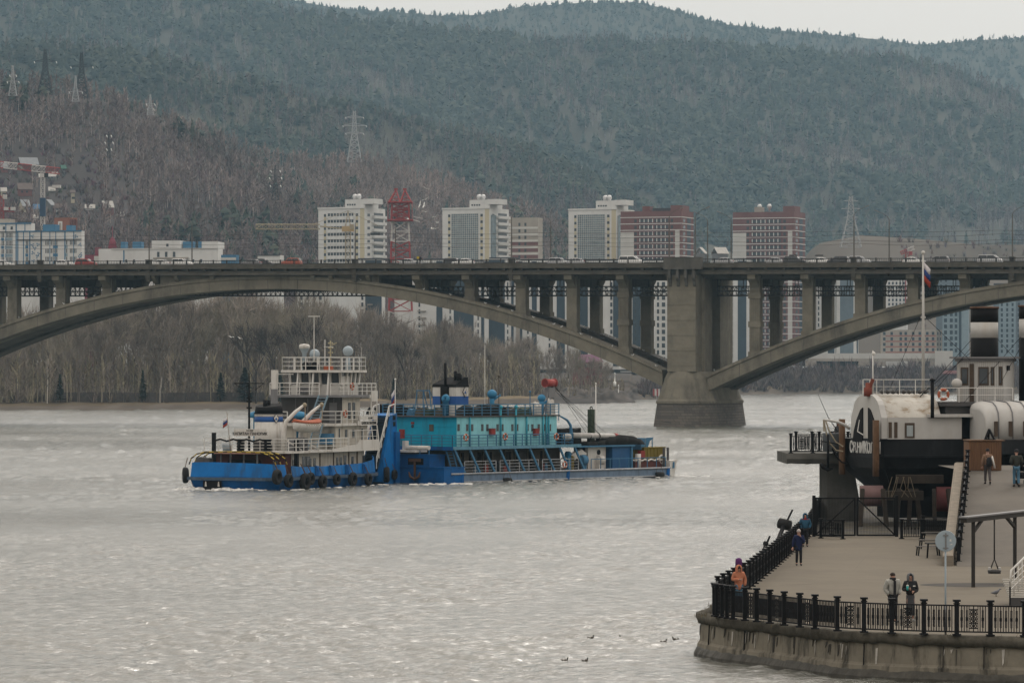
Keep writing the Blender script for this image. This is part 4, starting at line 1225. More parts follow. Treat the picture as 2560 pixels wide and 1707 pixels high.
for p0, p1 in ((294, 305), (324, 346), (452, 477), (491, 502)):
    b.block('roof_vent', p0, p1, 603, 621.1, bluf, 3, 8)
for px in (414, 391, 411, 431): b.panel('window', px, px + 6, 609 if px == 414 else 629, 616 if px == 414 else 642, win_d, 0.2)
b.panel('downpipe', 305, 308, 625, 655, bluf, 0.1); b.panel('cornice', 275, 545, 620, 622.5, wht2, 0.3)
b.panel('canopy', 382, 470, 643, 647, gryf, 1.0)
for px in (310, 330, 480, 500): b.panel('window', px, px + 5, 648, 656, win_d, 0.1)
b = Bld('blue_shed', 'low blue roofed shed right of the white low building', 552, 590, 596, 637, 1500, 15, 12, bluf, 'shed')
b.panel('pale_band', 552, 590, 644, 650, wht2, 0.1)
b = Bld('white_kiosk', 'white flat roofed pavilion behind the jeep on the bridge', 643, 700, 708, 638, 1500, 15, 12, wht, 'pavilion')
b.panel('cornice', 643, 700, 637, 639, roofd, 0.3)
# dark and white towers seen under the deck
def stripe_tower(label, pl, pr, ytop, d, navy_st, win_cols, wall=wht, zb=12, side=6, ymax=900, wm_=None, step=17.0):
    b = Bld('tower_block', label, pl, pr, pr + side, ytop, d, 15, zb, wall)
    for p0, p1 in navy_st:
        b.panel('dark_panel', p0, p1, ytop + 2, 915, navy, 0.15)
    for y in rows(max(ytop + 6, 688), ymax, step):
        for p0, p1 in win_cols: b.panel('window', p0, p1, y, y + step * 0.62, wm_ or win_d, 0.2)
    b.block('roof_edge', pl, pr, ytop - 4, ytop + 0.1, roofd, 0.5, 10)
    return b
def balconies(b, p0, p1, ys):
    for y in ys: b.panel('balcony', p0, p1, y, y + 2.2, gryf, 1.0)
b = stripe_tower('pale panel block just left of the tower with navy balconies', 742, 816, 668, 1530, [], [(750, 756), (766, 772), (782, 788), (798, 804)], wht2)
b = stripe_tower('tower with navy balcony bays behind the bank wood, left of the lattice tower', 893, 955, 649, 1560, [(913, 954)], [(903, 908)]); balconies(b, 920, 932, rows(760, 880, 17))
b = stripe_tower('white tower with one navy stripe behind the lattice tower legs', 985, 1131, 650, 1640, [(1091, 1106)], [(1124, 1127), (1046, 1050)]); balconies(b, 1044, 1065, rows(776, 880, 17))
b = stripe_tower('navy tower with a white edge right of the lattice tower', 1134, 1206, 655, 1600, [(1134, 1184), (1203, 1207)], [(1194, 1197)])
b = stripe_tower('tower with dark roof showing just above the deck left of the near lamp post', 1222, 1284, 647, 1600, [(1222, 1262), (1278, 1284)], [(1268, 1271)])
b = stripe_tower('white tower with two navy stripes seen between the bridge columns', 1300, 1412, 651, 1600, [(1300, 1306), (1330, 1342), (1392, 1412)], [(1318, 1322), (1372, 1376)])
b = stripe_tower('white tower with narrow dark windows left of the pier columns', 1430, 1548, 652, 1610, [(1449, 1470), (1533, 1548)], [(1442, 1445), (1526, 1531), (1492, 1495)])
b = stripe_tower('white tower with dark slit windows directly left of the pier', 1582, 1672, 652, 1640, [(1582, 1602)], [(1588, 1591), (1643, 1648), (1655, 1663)])
b = stripe_tower('white tower with dark glass middle right of the pier', 1834, 1876, 650, 2060, [(1845, 1866)], [], ymax=895)
b = stripe_tower('dark roofed tower behind the first right columns', 1880, 1932, 648, 2100, [(1880, 1905)], [(1909, 1913), (1921, 1925)], ymax=895, step=13)
b = stripe_tower('narrow white tower just right of the lone brick tower', 2042, 2086, 690, 2080, [(2070, 2086)], [(2046, 2049), (2056, 2059)], ymax=860, step=14)
b = stripe_tower('slate blue tower with white edges between the right columns', 2092, 2142, 695, 2080, [(2142, 2146)], [], ymax=860); b.panel('slate_panel', 2101, 2134, 690, 915, slate, 0.14)
b = stripe_tower('white tower with a row of dark windows on top behind the ship mast', 2216, 2266, 688, 2120, [], [(2222, 2226), (2231, 2235), (2240, 2244), (2249, 2253), (2258, 2262)], ymax=800, step=10.5, wm_=navy)
b = stripe_tower('slate tower with white corner behind the flag', 2342, 2402, 688, 2140, [], [(2352, 2356), (2364, 2368)], slate, ymax=760)
b = stripe_tower('blue white tower with big windows left of the ship funnel', 2358, 2420, 760, 2060, [(2398, 2404)], [(2362, 2369), (2376, 2383), (2388, 2394)], blul, ymax=880, step=15, wm_=navy)
b = stripe_tower('white blue tower with paired windows right of the ship funnel', 2486, 2560, 712, 2080, [], [(2504, 2509), (2517, 2522), (2530, 2535), (2545, 2550)], slate, ymax=880, step=13, wm_=navy); b.panel('pale_panel', 2500, 2540, 712, 900, blul, 0.1)
b = Bld('unfinished_building', 'unfinished grey and pink building with open window holes', 2206, 2340, 2362, 824, 2060, 20, 18, gryf, 'building site')
for k, y in enumerate(rows(828, 884, 13.6)):
    b.panel('brick_band', 2218, 2340, y + 9.5, y + 13, mat('pink_brick', (0.30, 0.15, 0.13), 0.9, 0.15, 0.3), 0.1)
    for px in (2212, 2230, 2252, 2264, 2282, 2298, 2316, 2330): b.panel('opening', px, px + 6, y + 1.5, y + 9, navy, 0.05)
    for px in (2344, 2354): b.panel('opening', px, px + 4, y + 1.5, y + 9, navy, 0.05)
b = Bld('white_wall', 'long white embankment wall on the far right bank', 2020, 2375, 2383, 883, 2055, 3, 16.5, wht2, 'wall')
b.panel('dark_foot', 2020, 2375, 896, 903, gryf, 0.3)
b = Bld('concrete_box', 'pale concrete box at the end of the white embankment wall', 2338, 2378, 2386, 877, 2045, 12, 12, wht2, 'shed')
b = Bld('red_shed', 'small red shed among the bushes by the ship mast', 2358, 2393, 2400, 934, 2000, 12, 9.5, magf, 'shed')
q = MB(); q.prism([(b.u(2356), -0.6, b.top), (b.u(2393) + 0.6, -0.6, b.top), (b.u(2393) - 1, 3, b.top + 1.6), (b.u(2362), 3, b.top + 1.6)], (0, 5, 0)); q.build('roof', brkd, b.r, True)
b = Bld('purple_house', 'house with purple roof under the left arch near the pier', 1432, 1498, 1506, 905, 1560, 15, 6, magf, 'house')
q = MB(); q.prism([(b.u(1428), -0.5, b.top), (b.u(1498) + 0.8, -0.5, b.top), (b.u(1498) - 1.5, 4, b.top + 3), (b.u(1440), 4, b.top + 3)], (0, 4, 0)); q.build('roof', mat('purple_roof', (0.17, 0.08, 0.13), 0.8, 0.15, 0.4), b.r, True)
for px in (1445, 1462, 1478): b.panel('window', px, px + 6, 910, 918, navy, 0.1)

# ------------------------------------------------------------------ lattice tower, pylons and cranes
redm = mat('red_mast_paint', (0.30, 0.055, 0.055), 0.7, 0.12, 0.4); whm = mat('white_mast_paint', (0.5, 0.48, 0.46), 0.7, 0.12, 0.4)
stl = mat('galvanised_steel', (0.36, 0.36, 0.36), 0.6, 0.12, 0.4); dks = mat('dark_steel', (0.02, 0.022, 0.025), 0.6, 0.15, 0.4)
ylc = mat('crane_yellow', (0.33, 0.28, 0.19), 0.7, 0.12, 0.4)
def lattice(mb, c0, c1, w0, w1, n, r, rb=None, turns=1):
    """square lattice leg from c0 to c1 with half widths w0, w1"""
    c0 = Vector(c0); c1 = Vector(c1); rb = rb or r * 0.6
    d = (c1 - c0).normalized(); a = d.cross(Vector((0, 1, 0.13))).normalized(); b_ = d.cross(a)
    cs = []
    for i in range(n + 1):
        f = i / n; c = c0.lerp(c1, f); w = w0 + (w1 - w0) * f
        cs.append([c + a * x * w + b_ * y * w for x, y in ((-1, -1), (1, -1), (1, 1), (-1, 1))])
    for k in range(4): mb.tube([q[k] for q in cs], r, 4)
    for i in range(n):
        for k in range(4):
            mb.beam(cs[i][k], cs[i + 1][(k + 1) % 4], rb * 2); mb.beam(cs[i + 1][k], cs[i][(k + 1) % 4], rb * 2)
            mb.beam(cs[i][k], cs[i][(k + 1) % 4], rb * 2)
LT = 1480.0
def lz(y): return CAMZ + (HY - y) / FPX * LT
lt = thing('lattice_tower', 'tall red and white lattice tower with two horns behind the bridge', 'lattice tower', XD(1001, LT, 4))
X0 = XD(1001, LT).x; pw = LT / FPX
for nm, y0, y1, w0, w1, mt, n in (('leg_section', 905, 852, 50, 44, whm, 2), ('leg_section', 852, 778, 44, 40, whm, 3), ('leg_section', 778, 690, 40, 35, redm, 3), ('shaft_section', 690, 604, 35, 31, redm, 4), ('shaft_section', 604, 553, 31, 28, whm, 2), ('head_section', 553, 509, 31, 29, redm, 3)):
    m = MB(); lattice(m, (X0, LT, lz(y0)), (X0, LT, lz(y1)), w0 * pw * 0.72, w1 * pw * 0.72, n, 0.28, 0.13); m.build(nm, mt, lt)
m = MB()
for k in range(6): m.beam((X0 - 20 * pw, LT, lz(553) + k), (X0 + 20 * pw, LT, lz(553) + k), 0.2)
m.box(X0 - 32 * pw, X0 + 32 * pw, LT - 5, LT + 5, lz(553), lz(553) + 0.5); m.box(X0 - 31 * pw, X0 + 31 * pw, LT - 5, LT + 5, lz(508), lz(508) + 0.5)
for k in range(7): m.beam((X0 + (-30 + 10 * k) * pw, LT - 4.5, lz(553)), (X0 + (-30 + 10 * k) * pw, LT - 4.5, lz(508)), 0.22)
m.build('platform', redm, lt)
for sx in (-1, 1):
    m = MB(); tp = Vector((X0 + sx * 11 * pw, LT, lz(474)))
    for dx in (0, sx * 29):
        for dy in (-4.5, 4.5):
            m.beam((X0 + dx * pw * 1.0, LT + dy, lz(508)), tp, 0.34)
    for f in (0.3, 0.6, 0.85):
        p = Vector((X0, LT - 4.5, lz(508))).lerp(tp, f); q = Vector((X0 + sx * 29 * pw, LT - 4.5, lz(508))).lerp(tp, f); m.beam(p, q, 0.2)
        m.beam(p, Vector((X0 + sx * 29 * pw, LT - 4.5, lz(508))).lerp(tp, max(0, f - 0.28)), 0.16)
    m.box(tp.x - 0.7, tp.x + 0.7, LT - 0.6, LT + 0.6, tp.z - 0.2, tp.z + 0.4)
    m.build('horn', redm, lt)
m = MB()
for y, x1 in ((543, 1058), (551, 1050)): m.beam((X0 + 5, LT - 4, lz(y)), (XD(x1, LT).x, LT - 6, lz(y + 5)), 0.25)
m.build('wire_boom', whm, lt)
def hill_at(h, px, y):
    """ground point of a hill seen at a photo pixel"""
    best = None
    for i in range(101):
        X, d, z = hill_z(h, px, i / 100)
        e = abs((HY - (z - CAMZ) * FPX / d) - y)
        if best is None or e < best[0]: best = (e, Vector((X, d, z)))
    return best[1]
insul = mat('insulator_white', (0.75, 0.75, 0.72), 0.3, 0)
def pylon(base, H_, arms, wb, mt, label, r=0.16, insu=True):
    t = thing('power_pylon', label, 'pylon', base, 0, 'power pylons on the hills')
    m = MB(); k = arms[-1][0] * 0.92 if len(arms) > 1 else H_ * 0.6
    lattice(m, (0, 0, 0), (0, 0, H_ * 0.55), wb, wb * 0.35, 5, r, r * 0.5); lattice(m, (0, 0, H_ * 0.55), (0, 0, H_), wb * 0.35, wb * 0.14, 6, r, r * 0.5)
    m.build('mast', mt, t, True)
    for z, w in arms:
        m = MB(); m.beam((-w, 0, z), (w, 0, z), r * 1.6); m.beam((-w, 0, z), (0, 0, z + w * 0.22), r * 1.1); m.beam((w, 0, z), (0, 0, z + w * 0.22), r * 1.1)
        a = m.build('cross_arm', mt, t, True)
        if insu:
            for x in (-w, w):
                m = MB(); m.cyl((x, 0, z - 0.1), (x + 0.6, -1.2, z - 1.3), 0.22, n=6); m.build('insulator', insul, a, True)
    return t
pylon(P(2127, 618, 2560), 32.5, [(29.5, 4.6), (24.5, 6.2), (19, 4.6)], 6.5, stl, 'white steel pylon on the dry grass hill', 0.2, False)
pylon(P(886, 405, 3150), 40, [(35, 7.0), (28.5, 9.2), (22.5, 7.0)], 5.5, stl, 'grey pylon standing above the birch slope in mid picture', 0.3)
pylon(P(113, 236, 2560), 29, [(21, 7.0)], 4.2, dks, 'dark pylon with one wide arm, left of its twin on the ridge', 0.3)
pylon(P(204, 245, 2560), 29, [(20, 7.0)], 4.2, dks, 'dark pylon with one wide arm, right of its twin on the ridge', 0.3)
pylon(P(32, 240, 2500), 19, [(9, 3.6), (13, 2)], 2.5, stl, 'small pale pylon at the far left of the ridge', 0.14)
pylon(P(189, 254, 2480), 16, [(6, 4.0)], 2.2, stl, 'small pale pylon in front of the dark twin pylons', 0.14)
pylon(P(376, 288, 2500), 13, [(7, 2.6), (4, 2.0)], 2.0, stl, 'small pale pylon half sunk behind the wooded ridge', 0.14)
pylon(P(688, 500, 2300), 20, [(17, 2.6), (13, 3.4), (8.5, 3.0)], 2.0, dks, 'dark pylon with white insulators against the birch slope', 0.12)
pylon(P(272, 395, 2150), 14, [(12.2, 1.2), (8.6, 2.1), (5.0, 1.2)], 0.9, dks, 'slender dark pylon hidden in the wood above the flats', 0.08)
def tower_crane(label, d, px, ytop, ybase, jib0, jib1, yj0, yj1, mts, mj, cab, blue=None, hw=0.9, hj=0.8, group=None):
    t = thing('tower_crane', label, 'crane', XD(px, d, CAMZ + (HY - ybase) / FPX * d), 0, 'tower cranes in the town')
    q = d / FPX; zt = CAMZ + (HY - ytop) * q; zb = CAMZ + (HY - ybase) * q; x = XD(px, d).x
    m = MB(); lattice(m, (x, d, zb), (x, d, zt), hw, hw, max(4, int((zt - zb) / 2.4)), 0.14, 0.07); m.build('mast', mts, t)
    if blue:
        m = MB(); m.box(x - hw - 0.35, x + hw + 0.35, d - hw - 0.3, d + hw + 0.3, CAMZ + (HY - blue[1]) * q, CAMZ + (HY - blue[0]) * q); m.build('climbing_frame', mat('crane_blue', (0.03, 0.06, 0.11), 0.7, 0.2, 0.6), t)
    n = len(mj)
    A = P(jib0, yj0, d); B_ = P(jib1, yj1, d)
    for k in range(n):
        m = MB(); lattice(m, A.lerp(B_, k / n), A.lerp(B_, (k + 1) / n), hj, hj, max(3, int((B_ - A).length / n / 2.3)), 0.10, 0.05); m.build('jib_section', mj[k], t)
    m = MB(); m.box(x + 0.8, x + 2.4, d - 1.9, d - 0.6, zt - 2.0, zt - 0.2); m.build('cab', cab, t)
    return t, x, zt, q
t, x, zt, q = tower_crane('red and white tower crane reaching out at the left edge', 1650, 107, 432, 600, -60, 150, 405, 428, whm, [whm, redm, whm, redm, whm, redm], dks, (495, 541), 0.8, 1.25)
m = MB(); m.box(XD(131, 1650).x, XD(152, 1650).x, 1649, 1651.2, CAMZ + (HY - 470) * q, CAMZ + (HY - 463) * q); m.build('counterweight', whm, t)
t, x, zt, q = tower_crane('small red crane below the red and white one at the left edge', 1680, 4, 486, 560, -60, 36, 519, 526, redm, [redm, redm], whm, None, 0.9, 0.7)
for p0 in (10, 27):
    m = MB(); m.box(XD(p0, 1680).x, XD(p0 + 11, 1680).x, 1679, 1681, CAMZ + (HY - 526) * q, CAMZ + (HY - 518) * q); m.build('counterweight', whm, t)
t, x, zt, q = tower_crane('pale yellow tower crane in front of the first white tower', 1620, 870, 560, 720, 640, 800, 567, 567, ylc, [ylc, ylc], ylc, None, 1.0, 1.0)
m = MB(); A = P(640, 571, 1620); B_ = P(660, 560, 1620); m.beam(A, B_, 0.25); C0 = P(870, 527, 1620)
m.beam(P(800, 566, 1620), P(868, 573, 1620), 0.5); m.beam(P(780, 562, 1620), C0, 0.16); m.beam(C0, P(945, 565, 1620), 0.16)
for dx in (-5, 5): m.beam(P(870 + dx, 560, 1620), C0, 0.35)
m.build('stay', ylc, t)
m = MB(); m.box(XD(855, 1620).x, XD(885, 1620).x, 1618.5, 1621.5, CAMZ + (HY - 579) * q, CAMZ + (HY - 566) * q); m.build('machine_house', mat('crane_house', (0.40, 0.29, 0.15), 0.7, 0.1, 0.5), t)
m = MB(); m.box(XD(926, 1620).x, XD(950, 1620).x, 1618.8, 1621, CAMZ + (HY - 588) * q, CAMZ + (HY - 582) * q); m.build('counterweight', dks, t)
t, x, zt, q = tower_crane('dark red crane top peeping over the deck by the ship flag', 1980, 2268, 628, 760, 2252, 2286, 633, 619, redm, [redm, whm], redm, None, 0.9, 0.8)

# ------------------------------------------------------------------ hillside houses
hw_ = [mat('house_wall_' + n, c, 0.9, 0.15, 0.4) for n, c in (('grey', (0.16, 0.155, 0.15)), ('timber', (0.07, 0.06, 0.055)), ('cream', (0.42, 0.37, 0.28)), ('brick', (0.18, 0.08, 0.075)), ('white', (0.5, 0.5, 0.48)))]
hr_ = [mat('house_roof_' + n, c, 0.8, 0.15, 0.5) for n, c in (('grey', (0.24, 0.25, 0.26)), ('pale', (0.42, 0.40, 0.37)), ('blue', (0.07, 0.17, 0.30)), ('brown', (0.13, 0.10, 0.09)), ('green', (0.06, 0.14, 0.11)))]
def house(px, y, w, h, wl, rf, label, rz=0.3, dep=6.0, rise=0.5):
    p = hill_at(H['hill_slope'], px, y); sc = p.y / FPX
    w *= sc; h *= sc
    r = thing('hillside_house', label, 'house', p, rz, 'small houses on the left hillside')
    m = MB(); m.box(-w / 2, w / 2, -dep / 2, dep / 2, -2, h); m.prism([(-w / 2, -dep / 2, h), (-w / 2, dep / 2, h), (-w / 2, 0, h + dep * rise * 0.9)], (w, 0, 0)); m.build('wall', hw_[wl], r, True)
    m = MB(); e = 0.5
    for sd in (-1, 1): m.prism([(-w / 2 - e, sd * (dep / 2 + e), h - 0.3), (-w / 2 - e, 0, h + dep * rise), (-w / 2 - e, 0, h + dep * rise + 0.2), (-w / 2 - e, sd * (dep / 2 + e), h - 0.05)], (w + 2 * e, 0, 0))
    m.build('roof', hr_[rf], r, True)
    for k in range(2):
        m = MB(); m.box(-w * 0.3 + k * w * 0.35, -w * 0.3 + k * w * 0.35 + 1.1, -dep / 2 - 0.06, -dep / 2 + 0.1, h * 0.35, h * 0.35 + 1.2); m.build('window', win_d, r, True)
    m = MB(); m.box(w / 2 - 0.1, w / 2 + 0.06, -0.7, 0.7, h * 0.3, h * 0.3 + 1.3); m.build('window', win_d, r, True)
for a in [(70, 424, 44, 15, 1, 0, 'large dark timber house with grey roof, topmost on the slope', 0.35, 8), (131, 447, 26, 8, 0, 1, 'pale roofed shed right below the topmost house', -0.3, 5), (107, 448, 18, 6, 0, 1, 'low pale shed left of the pale roofed shed', 0.2, 4), (158, 432, 10, 8, 0, 4, 'tiny grey green hut at the upper right edge of the houses', 0.3, 4), (12, 432, 18, 12, 3, 0, 'brick house above the crane jib at the left edge', 0.2, 6), (48, 430, 12, 9, 0, 4, 'green gabled hut beside the topmost house', 1.2, 4), (62, 486, 34, 14, 3, 3, 'dark red house with a white gable window behind the crane mast', 0.2, 7), (67, 490, 16, 9, 4, 1, 'small white house left of the crane mast', 0.1, 5), (9, 496, 12, 15, 2, 1, 'tall narrow cream house at the left edge', 0.2, 4), (62, 526, 22, 12, 2, 0, 'cream house with grey roof above the blue roof', 0.5, 7), (83, 530, 30, 5, 0, 2, 'house with bright blue roof left of the crane mast', 0.1, 5), (122, 528, 16, 14, 0, 0, 'grey gabled house right of the crane mast', 1.0, 6), (150, 527, 32, 6, 4, 3, 'long pale row house with small windows', 0.1, 5), (182, 505, 9, 24, 2, 3, 'tall thin cream house right of the cranes', 0.1, 3), (225, 522, 22, 3, 4, 1, 'white roofed row right of the tall thin house', 0.1, 4), (268, 532, 24, 14, 3, 1, 'large brick house with pale roof, rightmost but one', 0.4, 7), (300, 544, 16, 6, 2, 1, 'small cream house at the right end of the houses', 0.3, 5), (130, 480, 14, 4, 0, 1, 'low white roofed shed under the crane counterweight', 0.1, 4), (88, 552, 10, 4, 4, 1, 'white roofed hut just above the blue flats', 0.2, 4), (1647, 636, 0, 0, 0, 0, '')][:-1]:
    house(*a)
def mhouse(px, y, w, h, wl, rf, label, rz):
    p = XD(px, 2200, CAMZ + (HY - y) * 0.22); sc = 0.22
    w *= sc; h *= sc; r = thing('white_house', label, 'house', p, rz, 'white roofed houses between the brick towers')
    m = MB(); m.box(-w / 2, w / 2, -3, 3, -20, h); m.build('wall', hw_[wl], r, True)
    m = MB()
    for sd in (-1, 1): m.prism([(-w / 2 - .5, sd * 3.5, h - 0.3), (-w / 2 - .5, 0, h + 3.2), (-w / 2 - .5, 0, h + 3.5), (-w / 2 - .5, sd * 3.5, h)], (w + 1, 0, 0))
    m.build('roof', hr_[rf], r, True)
mhouse(1800, 646, 30, 12, 0, 1, 'white roofed house in the gap between the brick towers', 0.5); mhouse(1752, 644, 14, 10, 0, 1, 'small white roofed house beside the left brick tower', 1.1)

# ------------------------------------------------------------------ on the far bank: plank fence, earth mounds, marks
fm = mat('grey_planks', (0.075, 0.066, 0.062), 0.95, 0.3, 0.6)
for lb, p0, p1, d0, d1 in (('dark plank fence standing in the scrub of the left bank', 130, 420, 1160, 1166), ('far stretch of dark plank fence behind the tug mast', 422, 660, 1168, 1184)):
    t = thing('plank_fence', lb, 'fence', XD(p0, d0, 2.8), 0, 'plank fences on the far bank')
    m = MB(); n = int((p1 - p0) / 2.6); pts = []
    for k in range(n + 1):
        px = p0 + (p1 - p0) * k / n; d = d0 + (d1 - d0) * k / n; p = XD(px, d, land_z(px, d)); pts.append(p)
        h = 2.5 + 0.3 * rs.rand()
        if rs.rand() < 0.93: m.box(p.x - 0.13, p.x + 0.13, d - 0.03, d + 0.03, p.z - 0.2, p.z + h)
    m.build('planks', fm, t)
    m = MB()
    for z in (0.6, 2.0):
        for a, b_ in zip(pts[:-1], pts[1:]): m.beam(a + Vector((0, 0.08, z)), b_ + Vector((0, 0.08, z)), 0.1)
    m.build('fence_rail', fm, t)
V, C, T = [], [], []
nx, ny = 70, 22
for i in range(nx + 1):
    for j in range(ny + 1):
        px = 1330 + 262 * i / nx; d = 1382 + 60 * j / ny; p = XD(px, d)
        e = min(1, i / 8, (nx - i) / 10) * min(1, j / 4 + 0.05, (ny - j) / 6)
        z = -0.3 + e * (1.6 + 2.6 * (0.5 + 0.9 * noise.noise(Vector((p.x * 0.12, d * 0.07, 1)))) + 1.0 * noise.noise(Vector((p.x * 0.4, d * 0.2, 2))) + 1.6 * min(1, j / 10))
        V.append((p.x, d, max(-0.4, z))); k = 0.5 + noise.noise(Vector((p.x * 0.5, d * 0.2, z * 0.8)))
        C.append(np.array((0.075, 0.066, 0.06)) * (0.55 + k))
for i in range(nx):
    for j in range(ny):
        a = i * (ny + 1) + j; b_ = a + ny + 1; T += [(a, b_, b_ + 1), (a, b_ + 1, a + 1)]
bulk('earth_spit', np.array(V), np.array(T), np.array(C), EARTH, 'structure')
t = thing('channel_mark', 'red and white striped channel mark on the bank left of the pier', 'river mark', P(1641, 997, 1590))
m = MB(); m.cyl((0, 0, 0), (0, 0, 3.2), 0.15, n=6); m.build('post', whm, t, True)
m = MB(); m.mi = 0
for k in range(4): m.mi = k % 2; m.box(-1.4 + 0.7 * k, -0.7 + 0.7 * k, -0.1, 0.1, 1.2, 4.0)
m.build('board', [redm, whm], t, True)
for px, y, lb in ((1546, 985, 'white post mark on the earth spit'), (1537, 955, 'small white statue like mark on top of the spit')):
    t = thing('bank_mark', lb, 'river mark', P(px, y, 1395)); m = MB(); m.lathe((0, 0, -1.5), [(0.5, 0), (0.5, 1.6), (0.18, 1.7), (0.14, 4.2), (0.3, 4.3), (0.02, 4.9)], 8); m.build('post', insul, t, True)
# ------------------------------------------------------------------ the blue pusher tug
blu = mat('hull_blue', (0.003, 0.14, 0.42), 0.6, 0.18, 0.5, spec=0.2, dirt=(0.03, 0.06, 0.10), dirt_amt=0.8, dirt_scale=0.9, dirt_stretch=(1, 1, 0.25))
blud = mat('hull_blue_dark', (0.002, 0.085, 0.27), 0.6, 0.25, 0.5, spec=0.2, dirt=(0.02, 0.045, 0.09), dirt_amt=0.7, dirt_scale=0.8, dirt_stretch=(1, 1, 0.4))
shw = mat('ship_white', (0.58, 0.565, 0.53), 0.6, 0.08, 0.8, dirt=(0.27, 0.22, 0.17), dirt_amt=0.6, dirt_scale=1.6, dirt_stretch=(1, 1, 0.12))
shwc = mat('ship_cream', (0.50, 0.47, 0.41), 0.65, 0.1, 0.8, dirt=(0.20, 0.16, 0.12), dirt_amt=0.75, dirt_scale=2.2, dirt_stretch=(1, 1, 0.1))
shg = mat('ship_grey', (0.18, 0.18, 0.185), 0.6, 0.12, 0.8); shgd = mat('ship_dark_grey', (0.075, 0.073, 0.073), 0.7, 0.15, 0.8)
mar = mat('maroon_paint', (0.10, 0.035, 0.03), 0.75, 0.2, 0.8); blk = mat('black_paint', (0.009, 0.009, 0.010), 0.7, 0.2, 1.0, spec=0.12)
rlw = mat('rail_white', (0.62, 0.61, 0.58), 0.5, 0.06, 1.5); pnk = mat('hatch_pink', (0.40, 0.22, 0.17), 0.85, 0.12, 0.9)
orn = mat('boat_orange', (0.36, 0.10, 0.05), 0.7, 0.15, 1.5); ylp = mat('hazard_yellow', (0.38, 0.27, 0.04), 0.7, 0.2, 1.5)
rust = mat('rusty_steel', (0.10, 0.055, 0.035), 0.9, 0.3, 1.5); rope = mat('rope', (0.30, 0.26, 0.19), 0.95, 0.2, 5)
flw = mat('flag_white', (0.62, 0.60, 0.62), 0.9, 0); flb = mat('flag_blue', (0.03, 0.06, 0.2), 0.9, 0); flr = mat('flag_red', (0.3, 0.05, 0.035), 0.9, 0)
ggb = mat('light_grey_blue', (0.30, 0.36, 0.40), 0.5, 0.08, 1.0); ltb = mat('ladder_blue', (0.20, 0.29, 0.35), 0.6, 0.1, 1)
TF = Fr((-21.5, 365.0, 0.0), 65.0)
tug = thing('pusher_tug', 'blue and white pusher tug with tyre fenders shoving the dredger', 'tugboat', TF((0, 0, 0)))
S_ = lambda px, t: TF.at(px, 1100, t)[0]
def plan(i, z, L=24.6, B=10.0, flare=0.0):
    """hull outline at inset i: rounded stern, blunt raked bow"""
    o = []
    for k in range(7):
        a = math.pi / 2 * k / 6; o.append((2.0 + i - 2.0 * math.sin(a) - 0.0 * i, i + 1.8 * (1 - math.cos(a)) * 0.75 if k else i, z))
    o = [(3.0, i, z), (1.4, i + 0.12, z), (0.5 + i, i + 0.6, z), (0.12 + i, i + 1.6, z), (i, i + 3.2, z), (i, 10 - i - 3.2, z), (0.12 + i, 10 - i - 1.6, z), (0.5 + i, 10 - i - 0.6, z), (1.4, 10 - i - 0.12, z), (3.0, 10 - i, z)]
    o += [(17.0, 10 - i, z), (20.5, 9.75 - i, z), (23.0 - flare, 8.6 - i, z), (L - i - flare, 6.8, z), (L - i - flare, 3.2, z), (23.0 - flare, 1.4 + i, z), (20.5, 0.25 + i, z), (17.0, i, z)]
    return o
m = MB(TF); m.loft([plan(0.7, -0.8, flare=3.5), plan(0.45, 0.05, flare=1.6), plan(0.12, 0.85, flare=0.2), plan(0.1, 1.22)], True, False); m.build('hull', blud, tug)
m = MB(TF); m.loft([plan(-0.14, 0.86), plan(-0.14, 1.14)], True, False); m.build('rub_rail', mat('worn_rail', (0.055, 0.085, 0.125), 0.7, 0.5, 2.0), tug)
m = MB(TF); m.poly([(p[0], p[1], 1.225) for p in plan(0.12, 0)]); m.build('deck', rust, tug)
def wall_path(path, z0, z1s, th=0.1, lean=0.0):
    m = MB(TF); r = []
    for (s, t, zt), nx in zip(path, z1s):
        ns, nt = nx
        r.append([(s, t, z0), (s + ns * lean, t + nt * lean, zt), (s + ns * (lean + th), t + nt * (lean + th), zt), (s + ns * th, t + nt * th, z0)])
    m.loft(r, True, False); return m
ps = [(2.3, 0.16, 2.30), (1.4, 0.25, 2.33), (0.55, 0.7, 2.38), (0.2, 1.7, 2.42), (0.1, 3.3, 2.46), (0.1, 6.7, 2.52), (0.2, 8.3, 2.5), (0.55, 9.3, 2.48), (1.4, 9.75, 2.45), (3.0, 9.84, 2.4)]
ns_ = [(0, 1), (0.2, 1), (0.7, 0.7), (1, 0.3), (1, 0), (1, 0), (1, -0.3), (0.7, -0.7), (0.2, -1), (0, -1)]
wall_path(ps, 1.15, ns_, 0.1, 0.16).build('stern_bulwark', blu, tug)
pp = [(3.5, 0.14, 2.16), (6, 0.14, 2.02), (9, 0.14, 2.0), (14, 0.14, 2.05), (18, 0.16, 2.15), (20.5, 0.4, 2.4), (22.3, 1.2, 2.62), (23.0, 1.7, 2.75)]
wall_path(pp, 1.15, [(0, 1)] * 5 + [(-0.1, 1), (-0.4, 0.9), (-0.5, 0.8)], 0.1, 0.14).build('bulwark', blu, tug)
wall_path([(s, 10 - t, z) for s, t, z in pp], 1.15, [(0, -1)] * 5 + [(-0.1, -1), (-0.4, -0.9), (-0.5, -0.8)], 0.1, 0.14).build('bulwark', blu, tug)
